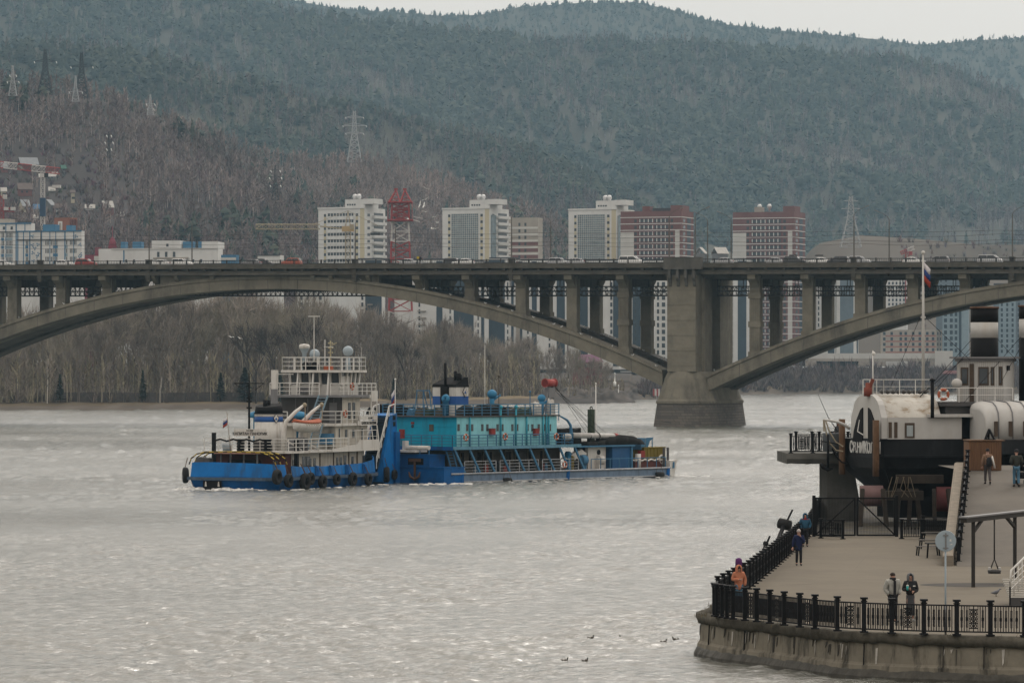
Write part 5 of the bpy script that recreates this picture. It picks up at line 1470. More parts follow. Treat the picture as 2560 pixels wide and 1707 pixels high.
for px in (793, 827, 868, 911):
    s = S_(px, 0.1); m = MB(TF); m.loft([[(s + 0.5 * x, 0.05, 1.16), (s + 0.28 * x, 0.22, 2.1), (s + 0.28 * x + 0.02, 0.1 - 0.1, 2.05), (s + 0.3 * x, -0.22, 1.16)] for x in (-0.6, 0.6)], True, False); m.build('bulge_shade_rib', blud, tug)  # darker blue ribs that paint in the shading of the bulwark bulges
m = MB(TF); m.box(-0.03, 0.08, 5.75, 7.65, -0.05, 0.82); m.build('stern_niche', blk, tug)
for t in (6.0, 7.35):
    m = MB(TF); m.loft([[(-0.06, t - 0.1, 0.3), (-0.06, t + 0.1, 0.3), (-0.06, t + 0.05, 0.75), (-0.06, t - 0.03, 0.75)], [(-0.01, t - 0.1, 0.3), (-0.01, t + 0.1, 0.3), (-0.01, t + 0.05, 0.75), (-0.01, t - 0.03, 0.75)]], True, False); m.build('niche_plate', shw, tug)
# deckhouses and decks
m = MB(TF); m.box(4.0, 20.2, 1.35, 8.65, 1.23, 3.3); m.build('lower_house', shwc, tug)
m = MB(TF); m.box(3.95, 4.0 + 0.0 - 0.003, 1.36, 8.64, 1.23, 3.28); m.box(3.96, 5.3, 1.31, 1.345, 1.23, 3.28); m.build('aft_bulkhead', mar, tug)
for px, w, z0, z1 in ((735, 0.5, 1.55, 2.7), (762, 0.9, 1.3, 2.95), (770, 0.9, 1.3, 2.95), (776.5, 0.45, 1.55, 2.75), (787, 0.45, 1.55, 2.75), (844, 0.45, 1.5, 2.75), (853, 0.5, 1.5, 2.75), (863, 0.5, 1.3, 2.9), (882, 0.42, 1.55, 2.75), (910, 0.45, 1.4, 2.8)):
    s = S_(px, 1.3); m = MB(TF); m.box(s - w / 2, s + w / 2, 1.31, 1.36, z0, z1); m.build('window', win_d, tug)
for px in (800, 834, 872, 893):
    s = S_(px, 1.3); m = MB(TF); m.box(s - 0.05, s + 0.05, 1.24, 1.349, 1.3, 3.2); m.build('downpipe', mat('stained_pipe', (0.16, 0.13, 0.10), 0.9, 0.4, 3), tug)
m = MB(TF); m.box(3.955 - 0.02, 3.949, 2.0, 2.5, 1.6, 2.6); m.box(3.93, 3.949, 5.0, 6.2, 1.5, 2.6); m.build('window', win_d, tug)
m = MB(TF); m.box(3.2, 21.4, 0.45, 9.55, 3.302, 3.5); m.build('boat_deck', shw, tug)
m = MB(TF); s0, s1, s2, s3 = S_(830, .4), S_(893, .4), S_(900, .4), S_(946, .4)
q = [(s0, 3.3), (s3, 3.3), (s3, 4.35), (s2, 4.35), (s1, 3.98), (s0, 3.56)]
n = m.vs([(a, 0.36, b) for a, b in q]); m.vs([(a, 0.42, b) for a, b in q]); m.f(*range(n, n + 6)); m.f(*range(n + 6, n + 12))
for i in range(6): m.f(n + i, n + (i + 1) % 6, n + 6 + (i + 1) % 6, n + 6 + i)
m.build('side_screen', shw, tug)
m = MB(TF); m.box(14.0, 20.6, 1.2, 8.8, 3.502, 5.7); m.build('middle_house', shwc, tug)
for px, w, z0, z1 in ((848, 0.2, 4.6, 5.5), (865, 0.42, 4.55, 5.35), (883, 0.42, 4.55, 5.35), (905, 0.25, 4.3, 5.4)):
    s = S_(px, 1.2); m = MB(TF); m.box(s - w / 2, s + w / 2, 1.15, 1.21, z0, z1); m.build('window', win_d, tug)
m = MB(TF); m.box(13.2, 21.6, 0.8, 9.2, 5.702, 5.95); m.build('upper_deck', shw, tug)
m = MB(TF); m.box(15.7, 19.4, 1.4, 7.9, 5.952, 8.4); m.build('upper_house', shwc, tug)
m = MB(TF); m.box(15.62, 15.697, 1.38, 7.92, 5.955, 8.39); m.build('aft_bulkhead', shgd, tug)
for t0 in (2.2, 3.6, 5.0, 6.3):
    m = MB(TF); m.box(15.57, 15.619, t0, t0 + 0.06, 6.0, 8.3); m.build('bulkhead_stiffener', shg, tug)
m = MB(TF); m.box(15.58, 15.618, 1.9, 2.7, 6.0, 7.9); m.build('door', shg, tug)
for px in (873, 884):
    s = S_(px, 1.4); m = MB(TF); m.box(s - 0.25, s + 0.25, 1.35, 1.41, 6.3, 7.9); m.build('window', win_d, tug)
m = MB(TF); m.box(14.0, 20.2, 0.8, 8.4, 8.402, 8.62); m.build('bridge_deck', shg, tug)
# wheelhouse
m = MB(TF); m.box(15.9, 19.3, 1.6, 7.0, 8.622, 9.65); m.build('wheelhouse', shw, tug)
m = MB(TF); m.loft([[(15.9, 1.6, 9.652), (19.3, 1.6, 9.652), (19.3, 7.0, 9.652), (15.9, 7.0, 9.652)], [(15.75, 1.5, 10.74), (19.5, 1.5, 10.74), (19.5, 7.1, 10.74), (15.75, 7.1, 10.74)]], True, False); m.build('window_band', win_d, tug)
for k in range(6):
    t = 1.6 + 5.4 * k / 5; m = MB(TF); m.beam((15.86, t, 9.6), (15.7, t * 1.0, 10.75), 0.24); m.build('window_pillar', shw, tug)
for k in range(1, 5):
    s = 15.9 + 3.4 * k / 4; m = MB(TF); m.beam((s, 1.56, 9.6), (s + 0.05, 1.46, 10.75), 0.26); m.build('window_pillar', shw, tug)
m = MB(TF); m.box(16.0, 17.6, 1.53, 1.599, 8.64, 10.5); m.build('door', shw, tug)
for t in (5.7, 4.05, 2.4):
    m = MB(TF); m.beam((14.6, t, 8.6), (14.9, t, 10.75), 0.14); m.build('roof_strut', rlw, tug)
m = MB(TF); m.box(14.6, 19.9, 0.9, 7.4, 10.76, 11.0); m.build('wheelhouse_roof', shw, tug)
def rail(fr, root, path, z0, h, n_mid, mt, gap=1.2, r=0.035, name='railing'):
    m = MB(fr)
    for (a, b) in zip(path[:-1], path[1:]):
        a = Vector((a[0], a[1], 0)); b = Vector((b[0], b[1], 0)); L = (b - a).length; k = max(1, int(L / gap + 0.5))
        for j in range(n_mid + 1):
            z = z0 + h * (j + 1) / (n_mid + 1); m.beam(a + Vector((0, 0, z)), b + Vector((0, 0, z)), r * (2.3 if j == n_mid else 1.5))
        for j in range(k + 1):
            p = a.lerp(b, j / k); m.beam(p + Vector((0, 0, z0 - 0.02)), p + Vector((0, 0, z0 + h)), r * 2.2)
    return m.build(name, mt, root)
rail(TF, tug, [(3.3, 9.4), (3.3, 0.55)], 3.5, 1.15, 3, rlw, 1.5, 0.025)
rail(TF, tug, [(3.3, 0.52), (15.2, 0.52)], 3.5, 1.1, 2, rlw, 1.5)
rail(TF, tug, [(15.5, 0.55), (21.3, 0.55)], 3.5, 1.75, 2, rlw, 1.6, 0.025)
rail(TF, tug, [(13.3, 9.1), (13.3, 6.0)], 5.95, 1.1, 2, rlw, 1.2)
rail(TF, tug, [(13.3, 2.4), (13.3, 0.85), (21.5, 0.85)], 5.95, 1.15, 2, rlw, 1.25)
rail(TF, tug, [(14.1, 8.3), (14.1, 3.0)], 8.62, 1.15, 2, rlw, 1.1)
rail(TF, tug, [(14.1, 1.8), (14.1, 0.9), (21.8, 0.9)], 8.62, 1.1, 2, rlw, 0.95)
rail(TF, tug, [(14.7, 7.3), (14.7, 1.0), (19.8, 1.0), (19.8, 7.3), (14.7, 7.3)], 11.0, 1.2, 2, rlw, 1.15)
m = MB(TF); m.box(20.3, 22.0, 0.8, 1.6, 8.3, 8.61); m.box(20.6, 21.9, 0.75, 0.8, 8.0, 9.0); m.build('bridge_wing', shw, tug)
for s in (20.7, 21.9):
    m = MB(TF); m.beam((s, 0.85, 5.9), (s, 0.85, 8.3), 0.09); m.build('wing_post', rlw, tug)
    m = MB(TF); m.beam((s, 0.55, 3.5), (s, 0.85, 5.7), 0.09); m.build('wing_post', rlw, tug)
# name boards
m = MB(TF); m.box(3.12, 3.2, 2.75, 6.15, 4.9, 5.55); nb = m.build('name_board', shw, tug)
ux = -TF.v
text_mesh('board_lettering', 'КАПИТАН ПАНОВИК', 0.36, blk, nb, TF((3.11, 4.45, 5.1)), ux, (0, 0, 1), 0.012)
text_mesh('board_lettering', 'Е-3-1847', 0.19, blk, nb, TF((3.11, 4.45, 5.4)), ux, (0, 0, 1), 0.012)
m = MB(TF); m.box(17.6, 21.6, 0.68, 0.75, 5.7, 6.15); m.box(17.9, 21.6, 0.68, 0.75, 6.22, 6.6); nb = m.build('name_board', shw, tug)
text_mesh('board_lettering', 'КАПИТАН ПАНОВИК', 0.34, blk, nb, TF((19.9, 0.67, 5.92)), TF.u, (0, 0, 1), 0.012, xs=0.9)
text_mesh('board_lettering', 'Е-3-1847', 0.24, blk, nb, TF((20.2, 0.67, 6.4)), TF.u, (0, 0, 1), 0.012)
# funnel with its emblem
def ovalr(s0, t0, a, b, z, n=18, tilt=0.0):
    return [(s0 + a * math.cos(2 * math.pi * k / n), t0 + b * math.sin(2 * math.pi * k / n), z + tilt * math.cos(2 * math.pi * k / n)) for k in range(n)]
fs, ft = 7.3, 4.75
for nm, z0, z1, a0, a1, mt, tl in (('funnel', 3.5, 6.15, 1, 1, shw, 0), ('funnel_band', 6.152, 6.65, 1.0, 1.0, mat('funnel_blue', (0.02, 0.09, 0.30), 0.6, 0.1, 1), 0), ('funnel_band', 6.652, 6.95, 1.0, 1.0, shw, 0), ('funnel_top', 6.952, 7.7, 1.0, 0.92, blk, 0.18)):
    m = MB(TF); m.loft([ovalr(fs, ft, 1.35 * a0, 1.32 * a0, z0), ovalr(fs, ft, 1.35 * a1, 1.32 * a1, z1, tilt=tl)], True, True); m.build(nm, mt, tug)
m = MB(TF); m.loft([ovalr(fs, ft, 1.42, 1.4, 6.9), ovalr(fs, ft, 1.42, 1.4, 7.0)], True, True)
for k in range(2): m.cyl((fs + 0.3 - 0.6 * k, ft + 0.2, 7.5), (fs + 0.3 - 0.6 * k, ft + 0.2, 8.2), 0.22, n=8)
m.build('exhaust', blk, tug)
def emblem(fr, root, c, ux, mt_edge, mt_in, h=0.95, w=0.55):
    ux = Vector(ux).normalized(); uz = Vector((0, 0, 1)); nn = ux.cross(uz); c = fr(c)
    for nm, k, mt, o in (('emblem_rim', 1.0, mt_edge, 0.06), ('emblem_plate', 0.82, shw, 0.085), ('emblem_mark', 0.42, mt_in, 0.11)):
        m = MB(); z0 = 0 if k > 0.5 else -0.12
        pts = [c + ux * (w * 0.5 * k) + uz * z0, c + uz * (h * 0.5 * k + z0), c - ux * (w * 0.5 * k) + uz * z0, c - uz * (h * 0.5 * k * (1 if k > 0.5 else 0.35)) + uz * z0]
        m.prism([p + nn * (o - 0.02) for p in pts], nn * 0.025); m.build(nm, mt, root)
emblem(TF, tug, (fs - 0.75, ft - 1.18, 6.5), (TF.u * 0.6 - TF.v * 0.75), blk, mat('emblem_blue', (0.03, 0.10, 0.28), 0.6, 0))
for s, t in ((7.8, 6.35), (9.3, 2.6)):
    m = MB(TF); m.lathe((s, t, 3.5), [(0.28, 0), (0.28, 3.0), (0.75, 3.05), (0.8, 3.25), (0.5, 3.55), (0.05, 3.65)], 14); m.build('mushroom_vent', mat('vent_blue', (0.03, 0.18, 0.33), 0.6, 0.1, 1), tug)
m = MB(TF); m.tube([(5.6, 5.9, 3.5), (5.6, 5.9, 8.0), (5.6, 5.9, 10.7)], [0.13, 0.11, 0.05], 6); m.beam((5.6, 4.3, 9.75), (5.6, 7.5, 9.75), 0.09)
for sx in (-1, 1): m.beam((5.6, 5.9 + sx * 1.5, 9.72), (5.6, 5.9, 8.7), 0.04)
for z in (8.0, 8.3, 7.4): m.box(5.45, 5.75, 5.7, 6.1, z, z + 0.15)
m.build('signal_mast', blk, tug)
m = MB(TF); m.beam((10.5, 5.9, 3.5), (10.5, 5.9, 9.2), 0.5); m.build('vent_trunk', shg, tug)
m = MB(TF); m.beam((13.0, 7.2, 8.6), (13.0, 7.2, 11.0), 0.5, 0.5); m.beam((13.0, 7.4, 10.6), (13.0, 5.2, 10.6), 0.07); m.build('loudspeaker_post', shw, tug)
# stern gear: hoops, hatch, bollards
for s in (0.75, 1.7, 2.9):
    pts = [(s, 9.55, 2.3)] + [(s, 9.55 - 1.75 * (1 - math.cos(a)), 2.3 + 1.12 * math.sin(a)) for a in (0.5, 1.0, 1.5)] + [(s, 5, 3.46)] + [(s, 0.45 + 1.75 * (1 - math.cos(a)), 2.3 + 1.12 * math.sin(a)) for a in (1.5, 1.0, 0.5)] + [(s, 0.45, 2.3)]
    for k in range(len(pts) - 1):
        n_ = max(1, int((Vector(pts[k + 1]) - Vector(pts[k])).length / 0.45))
    m = MB(TF); m.tube(pts, 0.06, 6); hp = m.build('towing_hoop', ylp, tug)
    m = MB(TF)
    for k in range(len(pts) - 1):
        a, b = Vector(pts[k]), Vector(pts[k + 1]); n_ = max(1, int((b - a).length / 0.9))
        for j in range(n_): m.tube([a.lerp(b, (j + 0.0) / n_), a.lerp(b, (j + 0.5) / n_)], 0.066, 6)
    m.build('hoop_stripes', blk, hp)
m = MB(TF); m.box(1.2, 3.1, 3.0, 7.2, 3.28, 3.36); m.build('stern_hatch', pnk, tug)
for t in (3.2, 4.6, 6.0, 7.0):
    m = MB(TF); m.beam((2.2, t, 1.22), (2.2, t, 3.28), 0.12); m.build('hatch_post', shg, tug)
m = MB(TF); m.torus((2.0, 4.8, 3.42), 0.42, 0.05, (0, 0, 1), 14, 5); m.torus((2.3, 5.2, 3.46), 0.3, 0.05, (0, 0.1, 1), 14, 5); m.build('rope_coil', blk, tug)
m = MB(TF); m.box(0.5, 1.3, 7.3, 8.7, 1.22, 2.9); m.cyl((0.45, 8.2, 2.7), (1.35, 8.2, 2.7), 0.3, n=10); m.build('stern_winch', shgd, tug)
m = MB(TF); m.box(2.4, 3.8, 3.6, 6.4, 1.22, 2.4); m.cyl((3.0, 3.5, 2.3), (3.0, 6.5, 2.3), 0.45, n=10); m.build('tow_winch', blk, tug)
for s, t, z0, z1, w in ((2.2, 7.75, 1.2, 5.2, 0.3), (5.3, 0.75, 1.2, 4.6, 0.34)):
    m = MB(TF); m.box(s - w / 2, s + w / 2, t - w / 2, t + w / 2, z0, z1); m.build('black_post', blk, tug)
for t in (5.7, 2.9):
    m = MB(TF); m.cyl((3.6, t, 3.5), (3.6, t, 4.55), 0.36, n=12); m.lathe((3.6, t, 4.5), [(0.42, 0), (0.42, 0.1)], 12); m.build('ventilator', blk, tug)
m = MB(TF); m.cyl((3.9, 7.3, 3.5), (3.9, 7.3, 4.15), 0.42, 0.5, 12); m.build('barrel', ggb, tug)
m = MB(TF); m.box(4.0, 4.9, 3.3, 4.6, 3.5, 4.4); m.box(4.1, 4.6, 2.9, 3.3, 3.5, 4.1); m.build('deck_locker', shgd, tug)
pts = [(3.3, 8.4 - 0.7 * k, 4.45 + (0.14 if k % 2 else -0.05)) for k in range(9)]
m = MB(TF); m.tube(pts, 0.09, 6); m.build('hose', blk, tug)
m = MB(TF); m.cyl((6.2, 1.6, 4.2), (8.0, 1.6, 4.2), 0.45, n=12); m.box(6.1, 6.25, 1.0, 2.2, 3.5, 4.7); m.box(7.95, 8.1, 1.0, 2.2, 3.5, 4.7); m.build('mooring_winch', shg, tug)
m = MB(TF); m.box(13.1, 13.9, 1.3, 2.5, 4.0, 5.0); m.build('deck_box', bluf, tug)
# davits
for s in (5.0, 8.4):
    m = MB(TF); m.tube([(s + 0.3, 2.1, 3.5), (s + 0.1, 2.0, 5.0), (s + 0.35, 1.9, 6.2), (s + 1.1, 1.3, 7.1), (s + 1.9, 0.8, 7.75)], [0.3, 0.26, 0.22, 0.18, 0.12], 6); m.beam((s + 0.1, 1.9, 4.6), (s + 1.6, 0.9, 3.55), 0.12)
    m.build('davit', shw, tug)
    m = MB(TF); m.ball((s + 1.9, 0.75, 7.75), 0.22, 8, 5); m.beam((s + 1.9, 0.7, 7.7), (s + 1.9, 0.7, 6.3), 0.07); m.build('davit_block', rope, tug)
# ladders
def stair(fr, root, a, b, w, n, mt, axis=(0, 1), nm='ladder'):
    a = Vector(a); b = Vector(b); ax = Vector((axis[0], axis[1], 0)) * w / 2; m = MB(fr)
    for k in (-1, 1): m.beam(a + ax * k, b + ax * k, 0.07, 0.16)
    for j in range(1, n): p = a.lerp(b, j / n); m.beam(p - ax, p + ax, 0.2, 0.05)
    return m.build(nm, mt, root)
stair(TF, tug, (12.9, 3.0, 5.95), (14.0, 2.5, 8.6), 0.95, 10, ltb)
stair(TF, tug, (11.9, 2.6, 3.5), (13.2, 2.6, 5.9), 0.9, 9, ltb)
# roof gear
rz_ = 11.0
m = MB(TF); m.lathe((15.8, 5.5, rz_), [(0.2, 0), (0.2, 1.5), (0.28, 1.7), (0.42, 2.0), (0.46, 2.05), (0.48, 2.3), (0.4, 2.4), (0.05, 2.45)], 12); m.build('radar', ggb, tug)
m = MB(TF); m.lathe((15.8, 5.5, rz_), [(0.5, 2.03), (0.52, 2.3), (0.42, 2.44), (0.05, 2.5)], 12); m.build('radar_cap', shw, tug)
m = MB(TF); m.tube([(15.3, 4.2, rz_), (15.3, 4.2, rz_ + 5.1)], [0.06, 0.04], 5); m.beam((15.3, 3.6, rz_ + 5.1), (15.3, 4.8, rz_ + 5.1), 0.09); m.build('antenna_mast', rlw, tug)
m = MB(TF); m.ball((15.9, 4.45, rz_ + 1.5), 0.5, 12, 8); m.build('radome', ggb, tug)
m = MB(TF); m.tube([(16.2, 3.5, rz_), (16.2, 3.5, rz_ + 2.9)], 0.05, 5); m.beam((16.2, 3.6, rz_ + 2.2), (16.2, 2.6, rz_ + 2.2), 0.05); m.build('antenna_mast', rlw, tug)
m = MB(TF); m.tube([(16.6, 3.1, rz_), (16.6, 3.1, rz_ + 2.8)], 0.09, 5)
for k in range(5): m.box(16.45, 16.75, 2.9, 3.3, rz_ + 0.7 + 0.45 * k, rz_ + 0.82 + 0.45 * k)
m.beam((16.6, 3.1, rz_ + 2.3), (16.9, 2.6, rz_ + 2.6), 0.08); m.build('signal_light_mast', mat('mast_cream', (0.42, 0.37, 0.24), 0.7, 0.1, 1), tug)
m = MB(TF); m.tube([(16.4, 2.9, rz_), (16.4, 2.9, rz_ + 5.2)], 0.025, 4); m.build('whip_antenna', shg, tug)
m = MB(TF); m.tube([(19.5, 1.3, rz_), (19.5, 1.3, rz_ + 2.2)], 0.02, 4); m.build('whip_antenna', rlw, tug)
m = MB(TF); m.cyl((17.5, 1.7, rz_), (17.5, 1.7, rz_ + 1.2), 0.28, 0.2, 10); m.ball((17.5, 1.7, rz_ + 1.8), 0.5, 12, 8); m.build('radome', ggb, tug)
m = MB(TF); m.box(15.0, 15.7, 3.9, 5.2, rz_, rz_ + 0.5); m.ball((15.1, 4.0, rz_ + 0.45), 0.35, 8, 5); m.ball((15.1, 5.0, rz_ + 0.45), 0.35, 8, 5); m.build('searchlight', blk, tug)
m = MB(TF); m.box(15.2, 16.0, 2.5, 3.1, rz_, rz_ + 0.4); m.build('deck_box', orn, tug)
m = MB(TF); m.beam((15.2, 6.9, rz_), (15.2, 6.9, rz_ + 2.2), 0.05); m.box(15.1, 15.3, 6.7, 7.1, rz_ + 2.1, rz_ + 2.5); m.build('floodlight', shgd, tug)
m = MB(TF); m.box(15.5, 15.88, 4.9, 6.1, 8.8, 9.45); m.cyl((15.47, 5.6, 9.12), (15.5, 5.6, 9.12), 0.27, n=12); m.build('air_conditioner', shg, tug)
# pushing knees at the bow, with the stairs
for t0, t1 in ((0.9, 3.0), (7.0, 9.1)):
    m = MB(TF); m.loft([[(23.2, t, 0.2), (23.4, t, 2.4), (25.2, t, 6.6), (26.3, t, 6.8), (26.35, t, -0.3), (24.6, t, -0.3)] for t in (t0, t1)], True, False); kn = m.build('push_knee', blu, tug)
    m = MB(TF); m.box(25.6, 26.5, t0 - 0.25, t1 + 0.25, -0.4, 5.0); m.build('fender_plate', blud, kn)
    for z in (5.55, 6.15):
        m = MB(TF); m.box(25.45, 25.95, t0 - 0.03, t0 - 0.001, z, z + 0.42); m.build('lightening_hole', blk, kn)
m = MB(TF)
for k in range(18):
    f = k / 17; m.box(22.3 + 2.7 * f, 22.62 + 2.7 * f, 1.15, 2.75, 1.6 + 4.9 * f, 1.66 + 4.9 * f)
m.loft([[(22.5, t, 1.4), (25.1, t, 6.4), (25.1, t, 6.2), (22.6, t, 1.2)] for t in (1.16, 2.74)], True, False)
m.build('bow_stairs', mat('stair_dark', (0.016, 0.03, 0.05), 0.7, 0.2, 1), tug)
for t in (1.1, 2.8):
    m = MB(TF); m.beam((22.3, t, 2.5), (25.0, t, 7.5), 0.08); m.beam((22.3, t, 2.0), (25.0, t, 7.0), 0.05)
    for k in range(6): m.beam((22.3 + 0.54 * k, t, 1.5 + k), (22.3 + 0.54 * k, t, 2.5 + k), 0.07)
    m.beam((25.0, t, 7.5), (26.2, t, 7.7), 0.08); m.beam((25.0, t, 6.5), (25.0, t, 7.5), 0.08); m.beam((26.2, t, 6.7), (26.2, t, 7.7), 0.08); m.build('stair_rail', rlw, tug)

# things that hang on the tug
def tyre_at(c, rz, R0, label, tilt=0.0):
    r = tyre_at.proto
    if r is None:
        r = thing('tyre_fender', label, 'tyre', c, rz, 'tyre fenders hung on the tug')
        m = MB(); m.torus((0, 0, 0), 0.5, 0.22, (0, 1, 0), 26, 10, 0.95)
        m.torus((0, 0.12, 0), 0.5, 0.2, (0, 1, 0), 26, 8); m.build('tyre', tyrem, r, True)
        m = MB(); m.tube([(-0.05, 0.0, 0.62), (-0.45, 0.25, 1.5)], 0.03, 4); m.tube([(0.05, 0.0, 0.62), (-0.3, 0.25, 1.45)], 0.03, 4); m.build('hanging_chain', rust, r, True)
        tyre_at.proto = r; r.scale = (R0 / 0.72,) * 3
        return r
    return dup(r, c, rz, label, 'tyre fenders hung on the tug', R0 / 0.72)
tyre_at.proto = None
for px, y, rr, lb in ((694, 1192, 0.72, 'tyre at the starboard stern corner, first of the row along the tug side'), (723, 1201, 0.66, 'second tyre from the stern corner, hung low on chains'), (764, 1204, 0.82, 'largest tyre of the row, overlapping a smaller one'), (778, 1196, 0.60, 'smaller tyre half hidden by the largest tyre'), (808, 1204, 0.66, 'tyre hung low beside the cooling water jet'), (843, 1198, 0.57, 'smallest free tyre in the middle of the tug side'), (883, 1197, 0.68, 'thick tyre under the white side screen'), (922, 1198, 0.60, 'last tyre before the bulwark bends to the bow')):
    s, z = TF.at(px, y, -0.32); c = TF((s, -0.32, z)); tyre_at(c, TF.a, rr, lb)
s, z = TF.at(966, 1186, 0.7); tyre_at(TF((s, 0.6, z)), TF.a + 0.5, 0.78, 'big worn tyre at the tug bow beside the stairs')
s, z = TF.at(988, 1186, 0.6); tyre_at(TF((s, 0.62, z)), TF.a + 0.1, 0.5, 'tyre on the pushing knee at the tug bow')
t_, z = TF.cross(444, 1187, 1.3); tyre_at(TF((1.1, 10.2, z)), TF.a + math.pi + 0.6, 0.76, 'tyre at the far stern corner seen edge on')
def flag(label, top, drop, w, lean, group=None, name='flag'):
    """a limp three coloured flag hanging from a staff top"""
    r = thing(name, label, 'flag', top, 0, group)
    for i, mt in enumerate((flw, flb, flr)):
        m = MB(); rg = []
        for j in range(5):
            f = j / 4; z = -drop * (0.12 + 0.88 * f)
            x0 = w * (0.05 + 0.10 * math.sin(f * 5 + i)); z0 = -drop * (0.0 + i * 0.30) - w * 0.0
        for f in (0, 0.25, 0.5, 0.75, 1.0):
            a = Vector((lean * w * f, 0.10 * math.sin(7 * f + i * 1.3) * w, -drop * i * 0.31 - f * drop * 0.36)); b = Vector((lean * w * f * 0.92, 0.12 * math.sin(7 * f + i * 1.3 + 0.8) * w, -drop * (i + 1) * 0.31 - f * drop * 0.36))
            rg.append([a + Vector((0, -0.01, 0)), b + Vector((0, -0.01, 0)), b + Vector((0, 0.01, 0)), a + Vector((0, 0.01, 0))])
        m.loft(rg, True, True); m.build(('white_stripe', 'blue_stripe', 'red_stripe')[i], mt, r, True)
    return r
fl0 = TF((0.9, 5.2, 3.0)); fl1 = TF((0.7, 5.55, 7.1))
m = MB(); m.tube([fl0, fl1], [0.05, 0.03], 6); m.build('flagstaff', mat('staff_wood', (0.28, 0.24, 0.20), 0.7, 0.1, 2), tug)
flag('small tricolour flag hanging from the tug stern staff', fl1 - Vector((-0.05, 0, 0.45)), 0.78, 0.42, -1.0, 'tricolour flags')
# lifeboat
lb_ = thing('lifeboat', 'white lifeboat with orange cover hung in the tug davits', 'lifeboat', TF((7.7, 0.95, 5.15)), TF.a)
m = MB(); rg = []
for f in [i / 10 for i in range(11)]:
    x = -2.6 + 5.2 * f; w = 0.85 * max(0.04, math.sin(math.pi * min(1, max(0, f))) ** 0.55); k = 0.35 * abs(2 * f - 1) ** 2.5
    rg.append([(x, 0, 0.0 + k), (x, w * 0.6, 0.12 + k), (x, w * 0.95, 0.5 + k * 0.7), (x, w, 0.95 + k * 0.5), (x, -w, 0.95 + k * 0.5), (x, -w * 0.95, 0.5 + k * 0.7), (x, -w * 0.6, 0.12 + k)])
m.loft(rg, True, True); m.build('hull', shw, lb_, True)
m = MB(); rg = []
for f in [i / 10 for i in range(11)]:
    x = -2.62 + 5.24 * f; w = 0.88 * max(0.06, math.sin(math.pi * f) ** 0.55); k = 0.17 * abs(2 * f - 1) ** 2.5
    rg.append([(x, w, 0.86 + k), (x, w, 1.02 + k), (x, w * 0.5, 1.16 + k), (x, -w * 0.5, 1.16 + k), (x, -w, 1.02 + k), (x, -w, 0.86 + k)])
m.loft(rg, True, True); m.build('cover', orn, lb_, True)
m = MB()
for k in range(8): x = -1.9 + 0.48 * k; m.tube([(x, -0.9, 0.9), (x + 0.24, -0.93, 0.68), (x + 0.48, -0.9, 0.9)], 0.02, 4)
m.build('grab_line', rope, lb_, True)
ringw = mat('ring_white', (0.6, 0.58, 0.54), 0.7, 0)
def life_ring(c, rz, label, R0=0.3, group='life rings on the vessels'):
    r = life_ring.proto
    if r is None:
        r = thing('life_ring', label, 'life ring', c, rz, group)
        m = MB(); m.torus((0, 0, 0), 0.29, 0.085, (0, 1, 0), 22, 8); m.build('ring', orn, r, True)
        for k in range(4):
            a = math.pi / 4 + k * math.pi / 2; m = MB(); m.cyl((0.29 * math.cos(a) - 0.05 * math.sin(a), 0, 0.29 * math.sin(a) + 0.05 * math.cos(a)), (0.29 * math.cos(a) + 0.05 * math.sin(a), 0, 0.29 * math.sin(a) - 0.05 * math.cos(a)), 0.092, n=8); m.build('band', ringw, r, True)
        life_ring.proto = r; return r
    return dup(r, c, rz, label, group)
life_ring.proto = None
s, z = TF.at(880, 966, 0.8); life_ring(TF((s, 0.78, z)), TF.a, 'orange life ring on the rail beside the tug wheelhouse')
s, z = TF.at(863, 1034, 0.75); life_ring(TF((s, 0.74, z)), TF.a, 'orange life ring on the middle rail of the tug')
# foam at the stern and along the hulls
foam = mat('foam', (0.50, 0.50, 0.48), 0.8, 0.45, 2.5)
def foam_patch(pts, label):
    m = MB(); m.smooth = True
    for (x, y, a, b, h) in pts:
        n = 9; c = Vector((x, y, 0.0))
        rim = [c + Vector((a * math.cos(6.283 * k / n) * rnd.uniform(0.6, 1.2), b * math.sin(6.283 * k / n) * rnd.uniform(0.6, 1.2), -0.03)) for k in range(n)]
        md = [c + (p - c) * 0.55 + Vector((0, 0, h * rnd.uniform(0.5, 1.0) + 0.03)) for p in rim]
        k0 = m.vs(rim); k1 = m.vs(md); k2 = m.vs([c + Vector((0, 0, h))])
        for k in range(n):
            l = (k + 1) % n; m.f(k0 + k, k0 + l, k1 + l, k1 + k); m.f(k1 + k, k1 + l, k2)
    o = m.build('wake_foam', foam); o['label'] = label; o['kind'] = 'stuff'; return o
pts = []
for k in range(60):
    t = rnd.uniform(0.8, 9.8); p = TF((rnd.uniform(-1.8, 0.25), t, 0)); pts.append((p.x, p.y, rnd.uniform(0.2, 0.55), rnd.uniform(0.3, 0.9), rnd.uniform(0.03, 0.26 if 2 < t < 9.6 else 0.08)))
for k in range(26):
    p = TF((rnd.uniform(0, 22), rnd.uniform(-0.5, 0.1), 0)); pts.append((p.x, p.y, rnd.uniform(0.15, 0.5), rnd.uniform(0.2, 0.5), rnd.uniform(0.02, 0.07)))
foam_patch(pts, 'white water churned up behind the tug stern')
